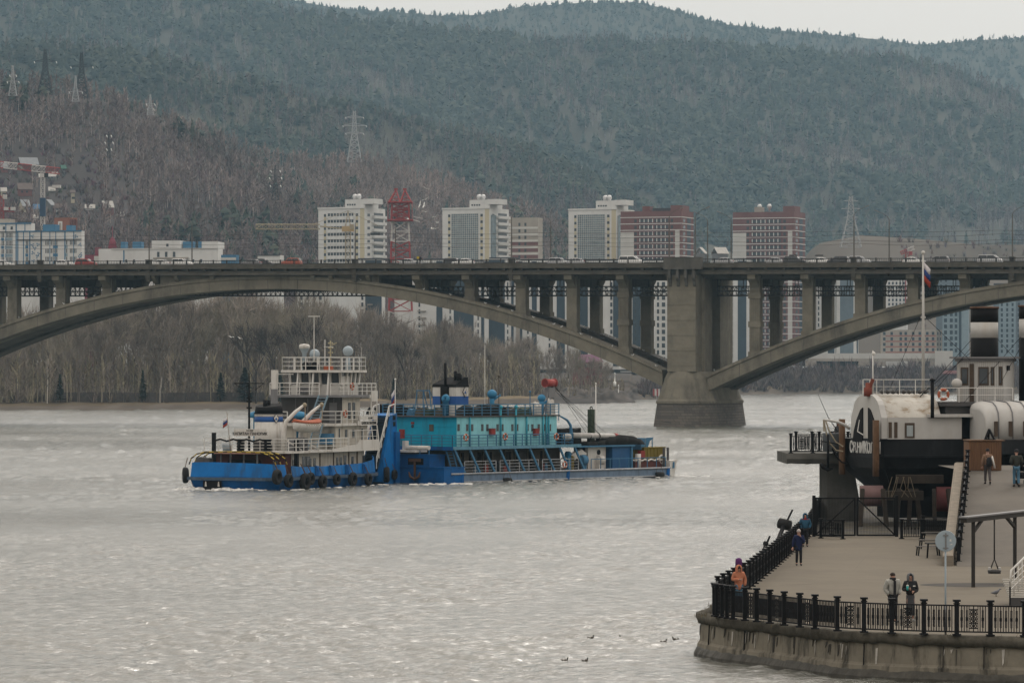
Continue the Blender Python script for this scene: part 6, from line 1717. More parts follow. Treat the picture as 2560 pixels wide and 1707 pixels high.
# ------------------------------------------------------------------ the turquoise dredger pushed ahead of the tug
cya = mat('turquoise_paint', (0.004, 0.33, 0.49), 0.6, 0.12, 0.6, spec=0.25, dirt=(0.02, 0.13, 0.18), dirt_amt=0.5, dirt_scale=1.0, dirt_stretch=(1, 1, 0.2))
cya_glare = mat('glare_turquoise', (0.24, 0.56, 0.62), 0.65, 0.12, 0.8, spec=0.25, dirt=(0.08, 0.28, 0.34), dirt_amt=0.5, dirt_scale=1.5, dirt_stretch=(1, 1, 0.15))  # turquoise paled so the glare sits in the colour
blu_reflect = mat('reflection_blue_side', (0.125, 0.185, 0.265), 0.5, 0.2, 0.7, spec=0.4, dirt=(0.05, 0.07, 0.10), dirt_amt=0.7, dirt_scale=1.3, dirt_stretch=(1, 1, 0.2))  # hull blue with the pale reflection on its side put into the colour
pal = mat('worn_pale_pipe', (0.33, 0.345, 0.365), 0.6, 0.35, 3.0); grn = mat('dark_green_steel', (0.035, 0.05, 0.03), 0.8, 0.25, 1.5)
mach = mat('oily_machinery', (0.055, 0.05, 0.042), 0.8, 0.5, 1.2); pann = mat('dirty_panel', (0.085, 0.074, 0.055), 0.85, 0.35, 1.0)
redb = mat('fire_red', (0.24, 0.035, 0.028), 0.7, 0.12, 2); yel = mat('olive_yellow', (0.17, 0.13, 0.02), 0.75, 0.15, 1.0); net = mat('black_netting', (0.010, 0.010, 0.009), 0.95, 0.4, 3)
DF = Fr((-6.58, 387.0, 0.0), 50.0)
dredger = thing('dredger', 'long turquoise dredger with a striped funnel and glare painted on one deckhouse side', 'dredger', DF((0, 0, 0)))
DS = lambda px, t: DF.at(px, 1100, t)[0]
DZ = lambda px, y, t: DF.at(px, y, t)[1]
DL = DS(1675, 0)
m = MB(DF); m.loft([[(0.4, 0.3, -0.8), (DL - 1.5, 0.3, -0.8), (DL - 1.5, 10.7, -0.8), (0.4, 10.7, -0.8)], [(0, 0, 0.0), (DL, 0, 0.0), (DL, 11, 0.0), (0, 11, 0.0)], [(0, 0, 0.88), (DL, 0, 0.88), (DL, 11, 0.88), (0, 11, 0.88)]], True, False); m.build('hull', blu_reflect, dredger)
m = MB(DF); m.poly([(0.1, 0.1, 0.885), (DL, 0.1, 0.885), (DL, 10.9, 0.885), (0.1, 10.9, 0.885)]); m.build('deck', rust, dredger)
m = MB(DF); m.box(-0.05, 2.9, -0.06, 10.9, 0.0, 1.5); m.box(-0.12, 3.0, -0.12, 11, 1.5, 1.6); m.build('stern_bulwark', blud, dredger)
m = MB(DF); m.box(-0.1, 2.2, 1.8, 8.2, 1.602, 2.7); m.box(-0.18, 2.3, 1.7, 8.3, 2.702, 2.8); m.build('stern_house', blud, dredger)
for z, r, a in ((0.92, 0.1, 1.0), (0.1, 0.09, 2.9)):
    m = MB(DF); m.tube([(a, -0.08, z), (DL, -0.08, z)], r, 6); m.build('rub_rail', pal, dredger)
for px in (1157, 1422, 1672):
    s = DS(px, -0.1); m = MB(DF); m.loft([[(s - 0.22, -0.05, 0.95), (s + 0.22, -0.05, 0.95), (s + 0.1, -0.2, 0.85), (s - 0.1, -0.2, 0.85)], [(s - 0.35, -0.03, 0.0), (s + 0.12, -0.03, 0.0), (s + 0.0, -0.2, 0.1), (s - 0.2, -0.2, 0.1)]], True, False); m.build('hull_bracket', blud, dredger)
# anchor hung on the stern
m = MB(DF)
tA, zA = DF.cross(1036, 1150, -0.3)
m.beam((-0.25, tA, zA + 0.1), (-0.25, tA, zA - 1.75), 0.16)
m.tube([(-0.3, tA + 0.72, zA - 1.15), (-0.3, tA + 0.55, zA - 1.6), (-0.3, tA, zA - 1.85), (-0.3, tA - 0.55, zA - 1.6), (-0.3, tA - 0.72, zA - 1.15)], [0.06, 0.12, 0.14, 0.12, 0.06], 6)
m.beam((-0.25, tA - 0.7, zA), (-0.25, tA + 0.7, zA), 0.2, 0.3); m.build('anchor', rust, dredger)
m = MB(DF); m.box(-0.12, -0.06, tA - 1.0, tA + 1.0, zA - 0.45, zA + 0.2); m.build('hawse_plate', blk, dredger)
# lower works
m = MB(DF); m.box(3.2, DS(1400, 2.2), 2.2, 8.8, 0.89, 3.33); m.build('machinery_house', mach, dredger)
for k, (p0, p1) in enumerate(((1150, 1182), (1193, 1203), (1207, 1234), (1262, 1282), (1288, 1300), (1318, 1360))):
    s0, s1 = DS(p0, 2.1), DS(p1, 2.1); m = MB(DF); m.box(s0, s1, 2.1, 2.19, 1.6, 3.1); m.build('wall_panel', pann, dredger)
    m = MB(DF); m.box(s0 + 0.2, s0 + 0.55, 2.05, 2.09, 1.9, 2.9); m.box(s1 - 0.6, s1 - 0.3, 2.05, 2.09, 1.9, 2.9); m.build('panel_opening', blk, dredger)
for px, t, w, h, mt in ((1190, 1.2, 0.5, 0.9, bluf), (1215, 1.3, 0.5, 0.8, redb), (1240, 1.0, 0.7, 1.2, blk), (1262, 1.2, 0.45, 0.7, redb), (1300, 1.3, 1.0, 0.8, mach), (1330, 1.2, 0.7, 1.1, blk), (1360, 1.3, 0.4, 0.7, redb), (1365, 1.0, 0.3, 0.8, bluf), (1385, 1.6, 1.4, 1.2, mach)):
    s = DS(px, t); m = MB(DF); m.lathe((s, t, 0.89), [(w * 0.5, 0), (w * 0.55, h * 0.1), (w * 0.5, h * 0.8), (w * 0.25, h), (0.02, h)], 8); m.build('deck_gear', mt, dredger)
UD0, UD1 = 1.4, DS(1452, 0.1)
m = MB(DF); m.box(UD0, UD1, 0.1, 10.9, 3.335, 3.5); m.build('upper_deck', mach, dredger)
m = MB(DF); m.box(UD0 + 0.02, UD1, 0.02, 0.098, 3.25, 3.56); m.build('deck_edge', mat('light_blue_edge', (0.10, 0.24, 0.33), 0.6, 0.3, 2.5), dredger)  # starboard deck edge, lighter blue than the aft one
m = MB(DF); m.box(UD0 - 0.1, UD0 - 0.002, 0.05, 10.9, 3.2, 3.56); m.build('deck_edge', blud, dredger)
for k in range(9):
    s = DS(1137 + 37.5 * k, 0.15); m = MB(DF); m.beam((s, 0.2, 3.3), (s + 1.5, 0.12, 0.95), 0.14, 0.2); m.build('deck_strut', bluf, dredger)
rail(DF, dredger, [(3.3, 0.2), (DS(1240, .2), 0.2)], 0.9, 1.2, 3, pal, 1.4, 0.028)
rail(DF, dredger, [(DS(1250, .2), 0.2), (DS(1346, .2), 0.2)], 0.9, 1.2, 3, pal, 1.4, 0.028)
rail(DF, dredger, [(DS(1356, .2), 0.2), (DS(1446, .2), 0.2)], 0.9, 1.2, 3, pal, 1.4, 0.028)
rail(DF, dredger, [(UD0, 10.8), (UD0, 0.15), (UD1 - 1.2, 0.15), (UD1 - 1.2, 3.0)], 3.5, 1.15, 3, bluf, 1.35)
H0, H1 = DS(1141, 0.95), DS(1391, 0.95)
m = MB(DF); m.box(H0, H1, 0.95, 10.05, 3.502, 6.4); m.build('deckhouse', cya, dredger)
m = MB(DF); m.box(H0 + 0.02, H1 - 0.01, 0.9, 0.948, 3.51, 6.38); side = m.build('deckhouse_glare_side', cya_glare, dredger)  # thin paler skin: glare on the starboard side as paint
m = MB(DF)
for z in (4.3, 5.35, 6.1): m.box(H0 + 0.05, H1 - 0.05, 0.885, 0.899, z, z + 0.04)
m.build('weld_seam', cya_glare, dredger)
m = MB(DF)
for z in (4.4, 5.45, 6.0): m.box(H0 - 0.03, H0 - 0.002, 1.1, 9.9, z, z + 0.05)
m.build('weld_seam', cya, dredger)
for px in (1142.5, 1168, 1180.5, 1206, 1218.5, 1244, 1256, 1281, 1293, 1319, 1331, 1347, 1360, 1375):
    s = DS(px, 0.88); z0, z1 = DZ(px, 1077, 0.88), DZ(px, 1060, 0.88); s = max(s, H0 + 0.25); m = MB(DF); m.box(s - 0.16, s + 0.16, 0.86, 0.905, z0, z1); m.build('window', win_d, dredger)
for px, w, h, mt, y in ((1078, 0.55, 0.65, pann, 1069), (942, 0.7, 0.8, win_d, 1068), (925, 0.3, 0.3, redb, 1073)):
    t, z = DF.cross(px, y, H0 - 0.05); m = MB(DF); m.box(H0 - 0.05, H0 - 0.003, t - w / 2, t + w / 2, z - h / 2, z + h / 2); m.build('window', mt, dredger)
t, z = DF.cross(1031, 1065, H0 - 0.05); m = MB(DF); m.cyl((H0 - 0.06, t, z), (H0 - 0.01, t, z), 0.17, n=12); m.build('porthole', win_d, dredger)
m = MB(DF); m.box(H0 - 0.05, H0 - 0.003, t - 0.2, t + 0.2, z + 0.2, z + 0.42); m.build('warning_plate', redb, dredger)
for px in (1231, 1341):
    s = DS(px, 0.7); z0, z1 = DZ(px, 1088, 0.7), DZ(px, 1072, 0.7); m = MB(DF); m.box(s - 0.32, s + 0.32, 0.55, 0.88, z0, z1); m.box(s - 0.36, s + 0.36, 0.5, 0.88, z1, z1 + 0.05); m.build('fire_box', redb, dredger)
m = MB(DF); s = DS(1004, 6); t, z = DF.cross(1004, 1083, 1.3); m.box(1.2, 1.5, t - 0.25, t + 0.25, z - 0.5, z + 0.4); m.build('fire_box', redb, dredger)
for px, top in ((1175, 6.4), (1317, 6.4), (1252, 7.35), (1290, 7.35), (1358, 6.4), (1366, 6.6), (1372, 6.4)):
    s = DS(px, 0.8); m = MB(DF); m.tube([(s, 0.8, 3.5), (s, 0.8, top)], 0.09, 6)
    if top > 7: m.ball((s, 0.8, top), 0.2, 8, 5)
    m.build('standpipe', mat('pipe_turquoise', (0.03, 0.28, 0.38), 0.6, 0.1, 1), dredger)
m = MB(DF); m.box(H0 - 0.4, H1 + 0.3, 0.7, 10.4, 6.402, 6.52); m.build('house_roof', shgd, dredger)
rail(DF, dredger, [(H0 - 0.3, 10.3), (H0 - 0.3, 0.8), (H1 + 0.2, 0.8)], 6.52, 1.1, 3, bluf, 1.3)
# roof clutter
for px, t, L_, w, h, mt in ((1160, 2.0, 1.4, 1.2, 0.7, mach), (1185, 1.8, 3.6, 1.5, 0.95, net), (1225, 2.2, 3.0, 1.8, 1.15, net), (1262, 2.0, 1.6, 1.3, 0.7, mach), (1290, 2.4, 2.6, 2.0, 0.8, grn), (1340, 1.6, 0.8, 0.9, 1.2, shw), (1375, 1.2, 0.7, 0.7, 1.5, shw)):
    s = DS(px, t); m = MB(DF)
    m.loft([[(s - L_ / 2 + L_ * i / 6, t - w / 2, 6.53), (s - L_ / 2 + L_ * i / 6, t - w * 0.45, 6.53 + h * rnd.uniform(0.6, 1.0)), (s - L_ / 2 + L_ * i / 6, t, 6.53 + h * rnd.uniform(0.8, 1.15)), (s - L_ / 2 + L_ * i / 6, t + w * 0.45, 6.53 + h * rnd.uniform(0.6, 1.0)), (s - L_ / 2 + L_ * i / 6, t + w / 2, 6.53)] for i in range(7)], True, False); m.build('roof_cargo', mt, dredger)
for px, w, h, mt in ((930, 1.0, 0.8, blk), (960, 2.4, 0.9, net), (1005, 1.6, 0.9, blk), (1028, 0.7, 0.7, bluf), (1050, 0.9, 0.9, pann), (1068, 0.7, 0.7, grn), (1085, 0.9, 0.8, grn), (1100, 0.8, 0.7, pann), (945, 1.2, 1.2, blk), (985, 1.0, 1.15, net)):
    t, z = DF.cross(px, 1025, H0 + 1.2); m = MB(DF); a = H0 + 0.6 + rnd.random()
    m.loft([[(a, t - w / 2, 6.53), (a, t - w * 0.4, 6.53 + h * 0.8), (a, t + w * 0.1, 6.53 + h), (a, t + w / 2, 6.53 + h * 0.3), (a, t + w / 2, 6.53)], [(a + 1.1, t - w / 2, 6.53), (a + 1.1, t - w * 0.3, 6.53 + h), (a + 1.1, t + w * 0.2, 6.53 + h * 0.9), (a + 1.1, t + w / 2, 6.53 + h * 0.5), (a + 1.1, t + w / 2, 6.53)]], True, False); m.build('roof_cargo', mt, dredger)
# funnel
F0 = DS(1140, 3.6); Ft0, Ft1 = 3.6, 6.65; F1 = DS(1171, 3.6)
for nm, z0, z1, mt, g in (('funnel', 6.53, 7.55, shw, 0.0), ('funnel_band', 7.552, 8.42, mat('funnel_blue', (0.02, 0.09, 0.30)), 0.004), ('funnel_band', 8.422, 9.32, shw, 0.002)):
    m = MB(DF); m.box(F0 - g, F1 + g, Ft0 - g, Ft1 + g, z0, z1); m.build(nm, mt, dredger)
m = MB(DF); m.loft([[(F0 - .05, Ft0 - .05, 9.322), (F1 + .05, Ft0 - .05, 9.322), (F1 + .05, Ft1 + .05, 9.322), (F0 - .05, Ft1 + .05, 9.322)], [(F0, Ft0, 9.6), (F1, Ft0, 9.6), (F1, Ft1, 9.6), (F0, Ft1, 9.6)], [(F1 - 0.5, Ft0 + 0.05, 10.3), (F1, Ft0 + 0.05, 10.3), (F1, Ft1 - .5, 10.3), (F1 - 0.5, Ft1 - 0.5, 10.3)]], True, False); m.build('funnel_top', blk, dredger)
m = MB(DF); m.box(F0 - 0.35, F0 - 0.006, 4.5, 5.35, 6.53, 9.4); m.cyl((F0 - 0.1, 4.9, 9.3), (F0 - 0.1, 4.9, 11.7), 0.14, n=8)
for t, h, r in ((4.45, 10.9, 0.16), (4.0, 10.7, 0.22), (3.75, 10.55, 0.12)): m.cyl((F0 + 0.9, t, 9.8), (F0 + 0.9, t, h), r, n=8)
m.build('exhaust', blk, dredger)
emblem(DF, dredger, ((F0 + F1) / 2 + 0.35, Ft0 - 0.01, 8.85), DF.u, blk, mat('emblem_blue', (0.03, 0.10, 0.28)), 1.15, 0.75)
m = MB(DF); m.lathe((H0 + 0.7, 2.95, 6.52), [(0.3, 0), (0.3, 1.6), (0.34, 1.62)], 10); m.torus((H0 + 0.7, 2.95, 8.2), 0.25, 0.2, (-1, -0.3, 0.2), 12, 8); m.build('cowl_vent', mat('vent_blue', (0.03, 0.18, 0.33)), dredger)
# lights, masts, trestle
for px, y, t, r in ((1230, 985, 2.5, 0.5), (1354, 995, 1.6, 0.42)):
    s, z = DF.at(px, y, t); m = MB(DF); m.ball((s, t, z), r, 12, 8, (1, 1, 0.92)); m.cyl((s, t, 6.5), (s, t, z), 0.2, 0.26, 8); m.beam((s, t - 0.1, z - 0.6), (s + 0.9, t - 0.3, z - 0.1), 0.18); m.build('searchlight', mat('vent_blue', (0.03, 0.18, 0.33)), dredger)
for px, yt, t, mt, r in ((1212, 862, 3.2, rlw, 0.04), (1222, 890, 3.0, shgd, 0.04), (1247, 940, 2.0, pann, 0.045), (1325, 979, 1.0, bluf, 0.05)):
    s, z = DF.at(px, yt, t); m = MB(DF); m.tube([(s, t, 6.5), (s, t, z)], r, 5)
    if px == 1222:
        for k in range(3): m.beam((s - 0.3, t, z - 0.15 * k), (s + 0.3, t, z - 0.15 * k), 0.05)
    if px in (1247, 1325): m.ball((s, t, z), 0.12, 8, 5)
    m.build('mast', mt, dredger)
m = MB(DF); a = H0 + 4.5
t0, z1 = DF.cross(1058, 976, a)
for dt in (-0.9, 0, 0.9): m.beam((a, t0 + dt * 1.3, 6.5), (a, t0 + dt * 0.9, z1), 0.07); m.beam((a + 1, t0 + dt * 1.9, 6.5), (a, t0 + dt * 0.9, z1), 0.06)
m.beam((a, t0 - 0.9, z1), (a, t0 + 0.9, z1), 0.1); m.build('trestle', bluf, dredger)
t0, z1 = DF.cross(988, 948, 1.6); m = MB(DF); m.tube([(1.6, t0, 3.5), (1.6, t0, z1)], [0.06, 0.035], 6); m.ball((1.6, t0, z1), 0.11, 8, 5); m.build('flagstaff', rlw, dredger)
flag('white topped tricolour flag on the dredger stern staff', DF((1.55, t0 + 0.05, z1 - 1.0)), 1.5, 0.4, -0.8, 'tricolour flags')
# hoisting frame with red drum and cables
s, zt = DF.at(1374, 957, 1.6)
m = MB(DF); m.cyl((s - 0.75, 1.6, zt), (s + 0.75, 1.6, zt), 0.38, n=14)
for x in (-0.75, 0.7): m.cyl((s + x, 1.6, zt), (s + x + 0.06, 1.6, zt), 0.46, n=14)
m.build('hoist_drum', mat('drum_red', (0.30, 0.06, 0.055), 0.7, 0.15, 2), dredger)
m = MB(DF); m.beam((s + 0.55, 1.6, 3.5), (s + 0.55, 1.6, zt - 0.3), 0.3); m.beam((s - 1.2, 1.2, 6.5), (s - 0.2, 1.6, zt - 0.4), 0.12); m.beam((s - 0.1, 2.4, 6.5), (s + 0.1, 1.6, zt - 0.4), 0.12)
m.box(s - 0.45, s + 0.5, 1.3, 1.9, zt - 1.5, zt - 0.5); m.build('hoist_frame', shg, dredger)
m = MB(DF)
for i, (px, y) in enumerate(((1466, 1083), (1480, 1082), (1498, 1084), (1517, 1084), (1505, 1092))):
    s2, z2 = DF.at(px, y, 1.6); m.tube([(s + 0.3, 1.5 + 0.1 * i, zt + 0.2 - 0.1 * i), (s2, 1.6, z2)], 0.022, 4)
m.build('hoist_cable', blk, dredger)
# fore deck
s, z = DF.at(1430, 1088, 1.0); s2, z2 = DF.at(1534, 1090, 1.6); s3, z3 = DF.at(1543, 1090, 1.6)
m = MB(DF); m.tube([(s, 1.0, z), (s2, 1.6, z2)], 0.28, 12); m.build('suction_pipe', mat('pipe_grey', (0.40, 0.39, 0.37), 0.6, 0.2, 1.5), dredger)
m = MB(DF); m.cyl((s2, 1.6, z2), (s3, 1.65, z3), 0.3, n=12); m.build('pipe_flange', mat('drum_red', (0.30, 0.06, 0.055)), dredger)
for px in (1473, 1495):
    q, zz = DF.at(px, 1090, 1.3); m = MB(DF); m.torus((q, 1.3, zz), 0.3, 0.05, (1, 0, 0), 14, 5); m.box(q - 0.1, q + 0.1, 1.1, 1.5, 3.4, zz - 0.25); m.build('pipe_cradle', blk, dredger)
q, zz = DF.at(1418, 1092, 0.8); m = MB(DF); m.ball((q, 0.8, zz), 0.42, 12, 8, (1.3, 1, 1)); m.build('white_tank', shw, dredger)
q, zz = DF.at(1410, 1075, 3.0); m = MB(DF); m.loft([[(q - 1.6 + 0.8 * i, 2.0, 3.5), (q - 1.6 + 0.8 * i, 2.1, 4.9 + rnd.uniform(0, 0.3)), (q - 1.6 + 0.8 * i, 3.4, 5.1), (q - 1.6 + 0.8 * i, 4, 3.5)] for i in range(5)], True, False); m.build('covered_gear', net, dredger)
b0 = DF.at(1428, 1090, 0.9); m = MB(DF); pts = [(b0[0], 0.9, 3.5)] + [(DF.at(px, y, 0.9)[0], 0.9, DF.at(px, y, 0.9)[1]) for px, y in ((1428, 1078), (1426, 1062), (1418, 1050), (1408, 1044), (1396, 1038))]
m.tube(pts, [0.2, 0.16, 0.14, 0.12, 0.1, 0.07], 8); m.beam(pts[-1], Vector(pts[-1]) - Vector((0, 0, 0.55)), 0.06); m.build('davit_crane', bluf, dredger)
q, zz = DF.at(1478, 1023, 2.2); m = MB(DF); m.box(q - 0.28, q + 0.28, 1.95, 2.45, 0.9, zz); m.torus((q, 2.2, zz + 0.1), 0.18, 0.06, (0, 1, 0), 10, 5); m.build('spud_post', grn, dredger)
q, zz = DF.at(1489.5, 959, 1.9); m = MB(DF); m.tube([(q, 1.9, 0.9), (q, 1.9, zz)], [0.07, 0.05], 6); m.ball((q, 1.9, zz), 0.1, 8, 5); m.build('mast', rlw, dredger)
R0, R1 = DS(1446, 0.6), DS(1588, 0.6)
m = MB(DF); m.box(R0 + 0.02, R1, 0.6, 10.3, 3.2, 3.36); m.build('shelter_roof', bluf, dredger)
for px, w, h in ((1500, 2.6, 0.5), (1522, 3.0, 0.85), (1545, 3.4, 1.0), (1568, 2.6, 0.9), (1585, 1.6, 0.6), (1470, 2.0, 0.4)):
    q = DS(px, 1.6); m = MB(DF); m.loft([[(q - w / 2 + w * i / 5, 0.8, 3.362), (q - w / 2 + w * i / 5, 1.0, 3.36 + h * (0.4 + 0.6 * math.sin(math.pi * (i + 0.3) / 5.6))), (q - w / 2 + w * i / 5, 2.2, 3.36 + h * (0.5 + 0.6 * math.sin(math.pi * (i + 0.3) / 5.6))), (q - w / 2 + w * i / 5, 3.2, 3.362)] for i in range(6)], True, True); m.build('net_heap', net, dredger)
c0, c1 = DS(1531, 0.9), DS(1577, 0.9)
m = MB(DF); m.box(c0, c1, 0.9, 6, 0.89, 3.198); m.build('cabin', mat('cabin_blue', (0.015, 0.085, 0.21), 0.6, 0.15, 0.8), dredger)
m = MB(DF); m.box(c1 - 0.12, c1 + 0.12, 0.72, 0.88, 0.89, 3.19); m.build('corner_post', bluf, dredger)
m = MB(DF); m.box(DS(1470, 1.2), DS(1514, 1.2), 1.2, 1.6, 1.0, 3.19); wp = m.build('winch_cheek', shw, dredger)
q, zz = DF.at(1497, 1130, 1.15); m = MB(DF); m.cyl((q, 1.12, zz), (q, 1.19, zz), 0.26, n=14); m.build('bearing_hole', blk, wp)
m = MB(DF); q = DS(1450, 0.9); m.loft([[(q - 2.4, 1.0, 2.1), (q + 0.4, 1.0, 3.0), (q + 1.2, 1.0, 2.6), (q + 0.9, 1.0, 1.9), (q - 0.6, 1.0, 1.9)], [(q - 2.4, 1.5, 2.1), (q + 0.4, 1.5, 3.0), (q + 1.2, 1.5, 2.6), (q + 0.9, 1.5, 1.9), (q - 0.6, 1.5, 1.9)]], True, False); m.build('winch_arm', shw, dredger)
for px, y, r, mt in ((1456, 1150, 0.55, bluf), (1444, 1155, 0.4, mach), (1420, 1135, 0.3, mat('vent_blue', (0.03, 0.18, 0.33))), (1428, 1146, 0.28, yel), (1500, 1150, 0.5, shw), (1440, 1168, 0.5, blk)):
    q, zz = DF.at(px, y, 1.0); m = MB(DF); m.cyl((q - r * 0.7, 1.0, zz), (q + r * 0.7, 1.0, zz), r, n=12); m.cyl((q - r * 0.9, 1.0, zz), (q - r * 0.7, 1.0, zz), r * 0.6, n=10); m.box(q - r * 0.8, q + r * 0.8, 0.8, 1.2, 0.89, zz - r * 0.3); m.build('winch', mt, dredger)
m = MB(DF); q = DS(1522, 1.5); m.box(q - 0.5, q + 0.4, 2.4, 2.6, 0.89, 3.19); m.build('gap_shade_panel', blk, dredger)  # black sheet painted in for the dark inside the gap
q = DS(1595, 1.0); m = MB(DF); m.cyl((q, 1.0, 0.89), (q, 1.0, 2.4), 0.3, n=10); m.build('gas_bottle', shw, dredger)
q = DS(1604, 1.0); m = MB(DF); m.box(q - 0.35, q + 0.35, 0.8, 1.2, 2.0, 2.7); m.beam((q, 1.1, 0.89), (q, 1.1, 2.0), 0.15); m.build('fire_box', redb, dredger)
m = MB(DF); q = DS(1605, 2.0); m.box(q - 0.7, q + 0.0, 1.6, 4, 2.8, 4.0); m.prism([(q, 1.5, 4.0), (q + 1.3, 1.5, 4.05), (q + 1.2, 1.5, 3.9), (q + 0.7, 1.5, 3.7), (q + 0.35, 1.5, 3.0), (q, 1.5, 2.8)], (0, 0.08, 0)); m.beam((q + 1.2, 1.6, 0.9), (q + 1.2, 1.6, 4.0), 0.08); m.build('bow_canopy', bluf, dredger)
y0, y1 = DS(1610, 1.3), DS(1662, 1.3)
m = MB(DF); m.box(y0, y1, 1.3, 3.8, 1.75, 2.95); n_ = 7
for k in range(n_): m.box(y0 + (y1 - y0) * k / (n_ - 1) - 0.05, y0 + (y1 - y0) * k / (n_ - 1) + 0.05, 1.25, 1.299, 1.75, 2.95)
m.box(y0 - 0.05, y1 + 0.05, 1.22, 3.9, 2.95, 3.05); m.build('yellow_container', yel, dredger)
m = MB(DF); m.box(DS(1588, .8), DL - 0.3, 0.8, 5, 0.89, 1.6); m.build('maroon_locker', mar, dredger)
m = MB(DF); m.tube([(DS(1588 + 8 * k, .8), 0.8, 1.7 + (0.1 if k % 2 else -0.05)) for k in range(8)], 0.1, 6); m.build('white_hose', shw, dredger)
m = MB(DF); q = DS(1652, 1.0); m.torus((q, 0.9, 1.75), 0.42, 0.12, (0, 1, 0), 14, 6); m.build('hose_reel', shw, dredger)
rail(DF, dredger, [(DS(1478, .2), 0.2), (DL - 0.5, 0.2)], 0.9, 1.1, 0, bluf, 1.5, 0.03)
for px in (1660, 1670):
    q = DS(px, 0.5); m = MB(DF); m.box(q - 0.12, q + 0.12, 0.45, 0.6, 0.9, 3.0); m.build('bow_post', shgd, dredger)
m = MB(DF); m.loft([[(DL, 0, 0.02), (DL, 11, 0.02), (DL, 11, 1.65), (DL, 0, 1.65)], [(DL + 1.0, 0.25, -0.1), (DL + 1.0, 10.7, -0.1), (DL + 1.35, 10.9, 1.72), (DL + 1.35, 0.1, 1.72)]], True, False); bw = m.build('bow_block', shw, dredger)
m = MB(DF); m.loft([[(DL + 0.55, 0.13, 0.85), (DL + 0.8, 0.17, 0.85), (DL + 0.8, 0.12, 1.5), (DL + 0.55, 0.08, 1.5)], [(DL + 0.55, 0.0, 0.85), (DL + 0.8, 0.02, 0.85), (DL + 0.8, 0.0, 1.5), (DL + 0.55, -0.02, 1.5)]], True, False); m.build('blue_patch', bluf, bw)
m = MB(DF); m.box(-0.6, 1.2, 3.2, 6.6, 3.0, 3.2); m.cyl((0.1, 2.0, 3.45), (0.1, 5.2, 3.45), 0.22, n=10); m.box(-0.1, 0.4, 4.9, 5.3, 3.2, 4.1); m.build('gangway', shw, dredger)
for t in (2.0, 3.2, 6.4):
    m = MB(DF); m.tube([(0.1, t, 2.8), (0.1, t, 3.1), (0.3, t + 0.2, 3.3)], 0.06, 5); m.build('canopy_post', bluf, dredger)
stair(DF, dredger, (2.6, 1.0, 1.6), (1.9, 1.0, 3.3), 0.9, 6, bluf, (1, 0))
# things hung on the dredger
for px, y, lb in ((1165, 1093, 'life ring on the dredger upper rail near the aft deckhouse corner'), (1263, 1091, 'life ring in the middle of the dredger upper rail'), (1391, 1091, 'life ring at the forward end of the dredger deckhouse')):
    s, z = DF.at(px, y, 0.06); life_ring(DF((s, 0.06, z)), DF.a, lb)
s, z = DF.at(1412, 1161, 0.08); life_ring(DF((s, 0.08, z)), DF.a, 'pale life ring low on the dredger main deck rail')
for px, y, lb in ((1268, 1202, 'black cylinder fender hung amidships on the dredger side'), (1649, 1187, 'black cylinder fender hung near the dredger bow')):
    s, z = DF.at(px, y, -0.3); r = thing('roll_fender', lb, 'fender', DF((s, -0.32, z)), DF.a - 0.5, 'roll fenders on the dredger')
    m = MB(); m.lathe((-0.45, 0, 0), [(0.1, 0), (0.3, 0.03), (0.33, 0.45), (0.3, 0.87), (0.1, 0.9)], 12, (1, 0, 0)); m.build('roll', tyrem, r, True)
    for x in (-0.4, 0.4): m = MB(); m.tube([(x, 0, 0.25), (x * 0.5, 0.15, 0.95)], 0.02, 4); m.build('chain', rust, r, True)
pts = []
for k in range(40):
    p = DF((rnd.uniform(-0.8, 34), rnd.uniform(-0.7, -0.1), 0)); pts.append((p.x, p.y, rnd.uniform(0.2, 0.6), rnd.uniform(0.2, 0.5), rnd.uniform(0.02, 0.06)))
for k in range(30):
    p = DF((rnd.uniform(-3.5, 3), rnd.uniform(-2.2, 2.0), 0))
    if (p - DF((5, 5, 0))).length > 4.6 and DF.at(0, 0, 0): pts.append((p.x, p.y - 1.2, rnd.uniform(0.2, 0.6), rnd.uniform(0.3, 0.8), rnd.uniform(0.03, 0.14)))
for k in range(40):
    p = DF((DL + rnd.uniform(0.5, 3.5), rnd.uniform(-2.5, 4), 0)); pts.append((p.x, p.y, rnd.uniform(0.2, 0.5), rnd.uniform(0.4, 1.0), rnd.uniform(0.02, 0.1)))
foam_patch(pts, 'broken white water along the dredger side and bow')
# ------------------------------------------------------------------ the quay, its wall and railings
QZ = 1.6; xr_ = 60.0
pave = mat('quay_asphalt', (0.15, 0.132, 0.103), 0.92, 0.10, 0.35, 0.1, 0.15, dirt=(0.115, 0.10, 0.084), dirt_amt=0.55, dirt_scale=0.25, dirt_stretch=(1, 0.6, 1))
cope = mat('mossy_coping', (0.095, 0.088, 0.072), 0.95, 0.4, 2.2, 0.6, 0.1, dirt=(0.045, 0.042, 0.03), dirt_amt=0.8, dirt_scale=1.2, dirt_stretch=(1, 1, 1))
qwall = mat('quay_concrete', (0.20, 0.182, 0.145), 0.93, 0.22, 0.9, 0.3, 0.12, dirt=(0.04, 0.038, 0.033), dirt_amt=1.0, dirt_scale=1.9, dirt_stretch=(1, 1, 0.2))
lime = mat('lime_streak', (0.42, 0.40, 0.36), 0.95, 0.25, 3.0); fenc = mat('cast_iron_black', (0.008, 0.008, 0.009), 0.65, 0.2, 3.0, spec=0.15)
wood = mat('weathered_boards', (0.20, 0.172, 0.135), 0.9, 0.25, 2.0, stretch=(1, 1, 8)); woodd = mat('brown_planks', (0.145, 0.078, 0.042), 0.85, 0.3, 2.0, stretch=(8, 8, 0.6)); wpost = mat('brown_timber', (0.105, 0.058, 0.03), 0.9, 0.3, 3.0)
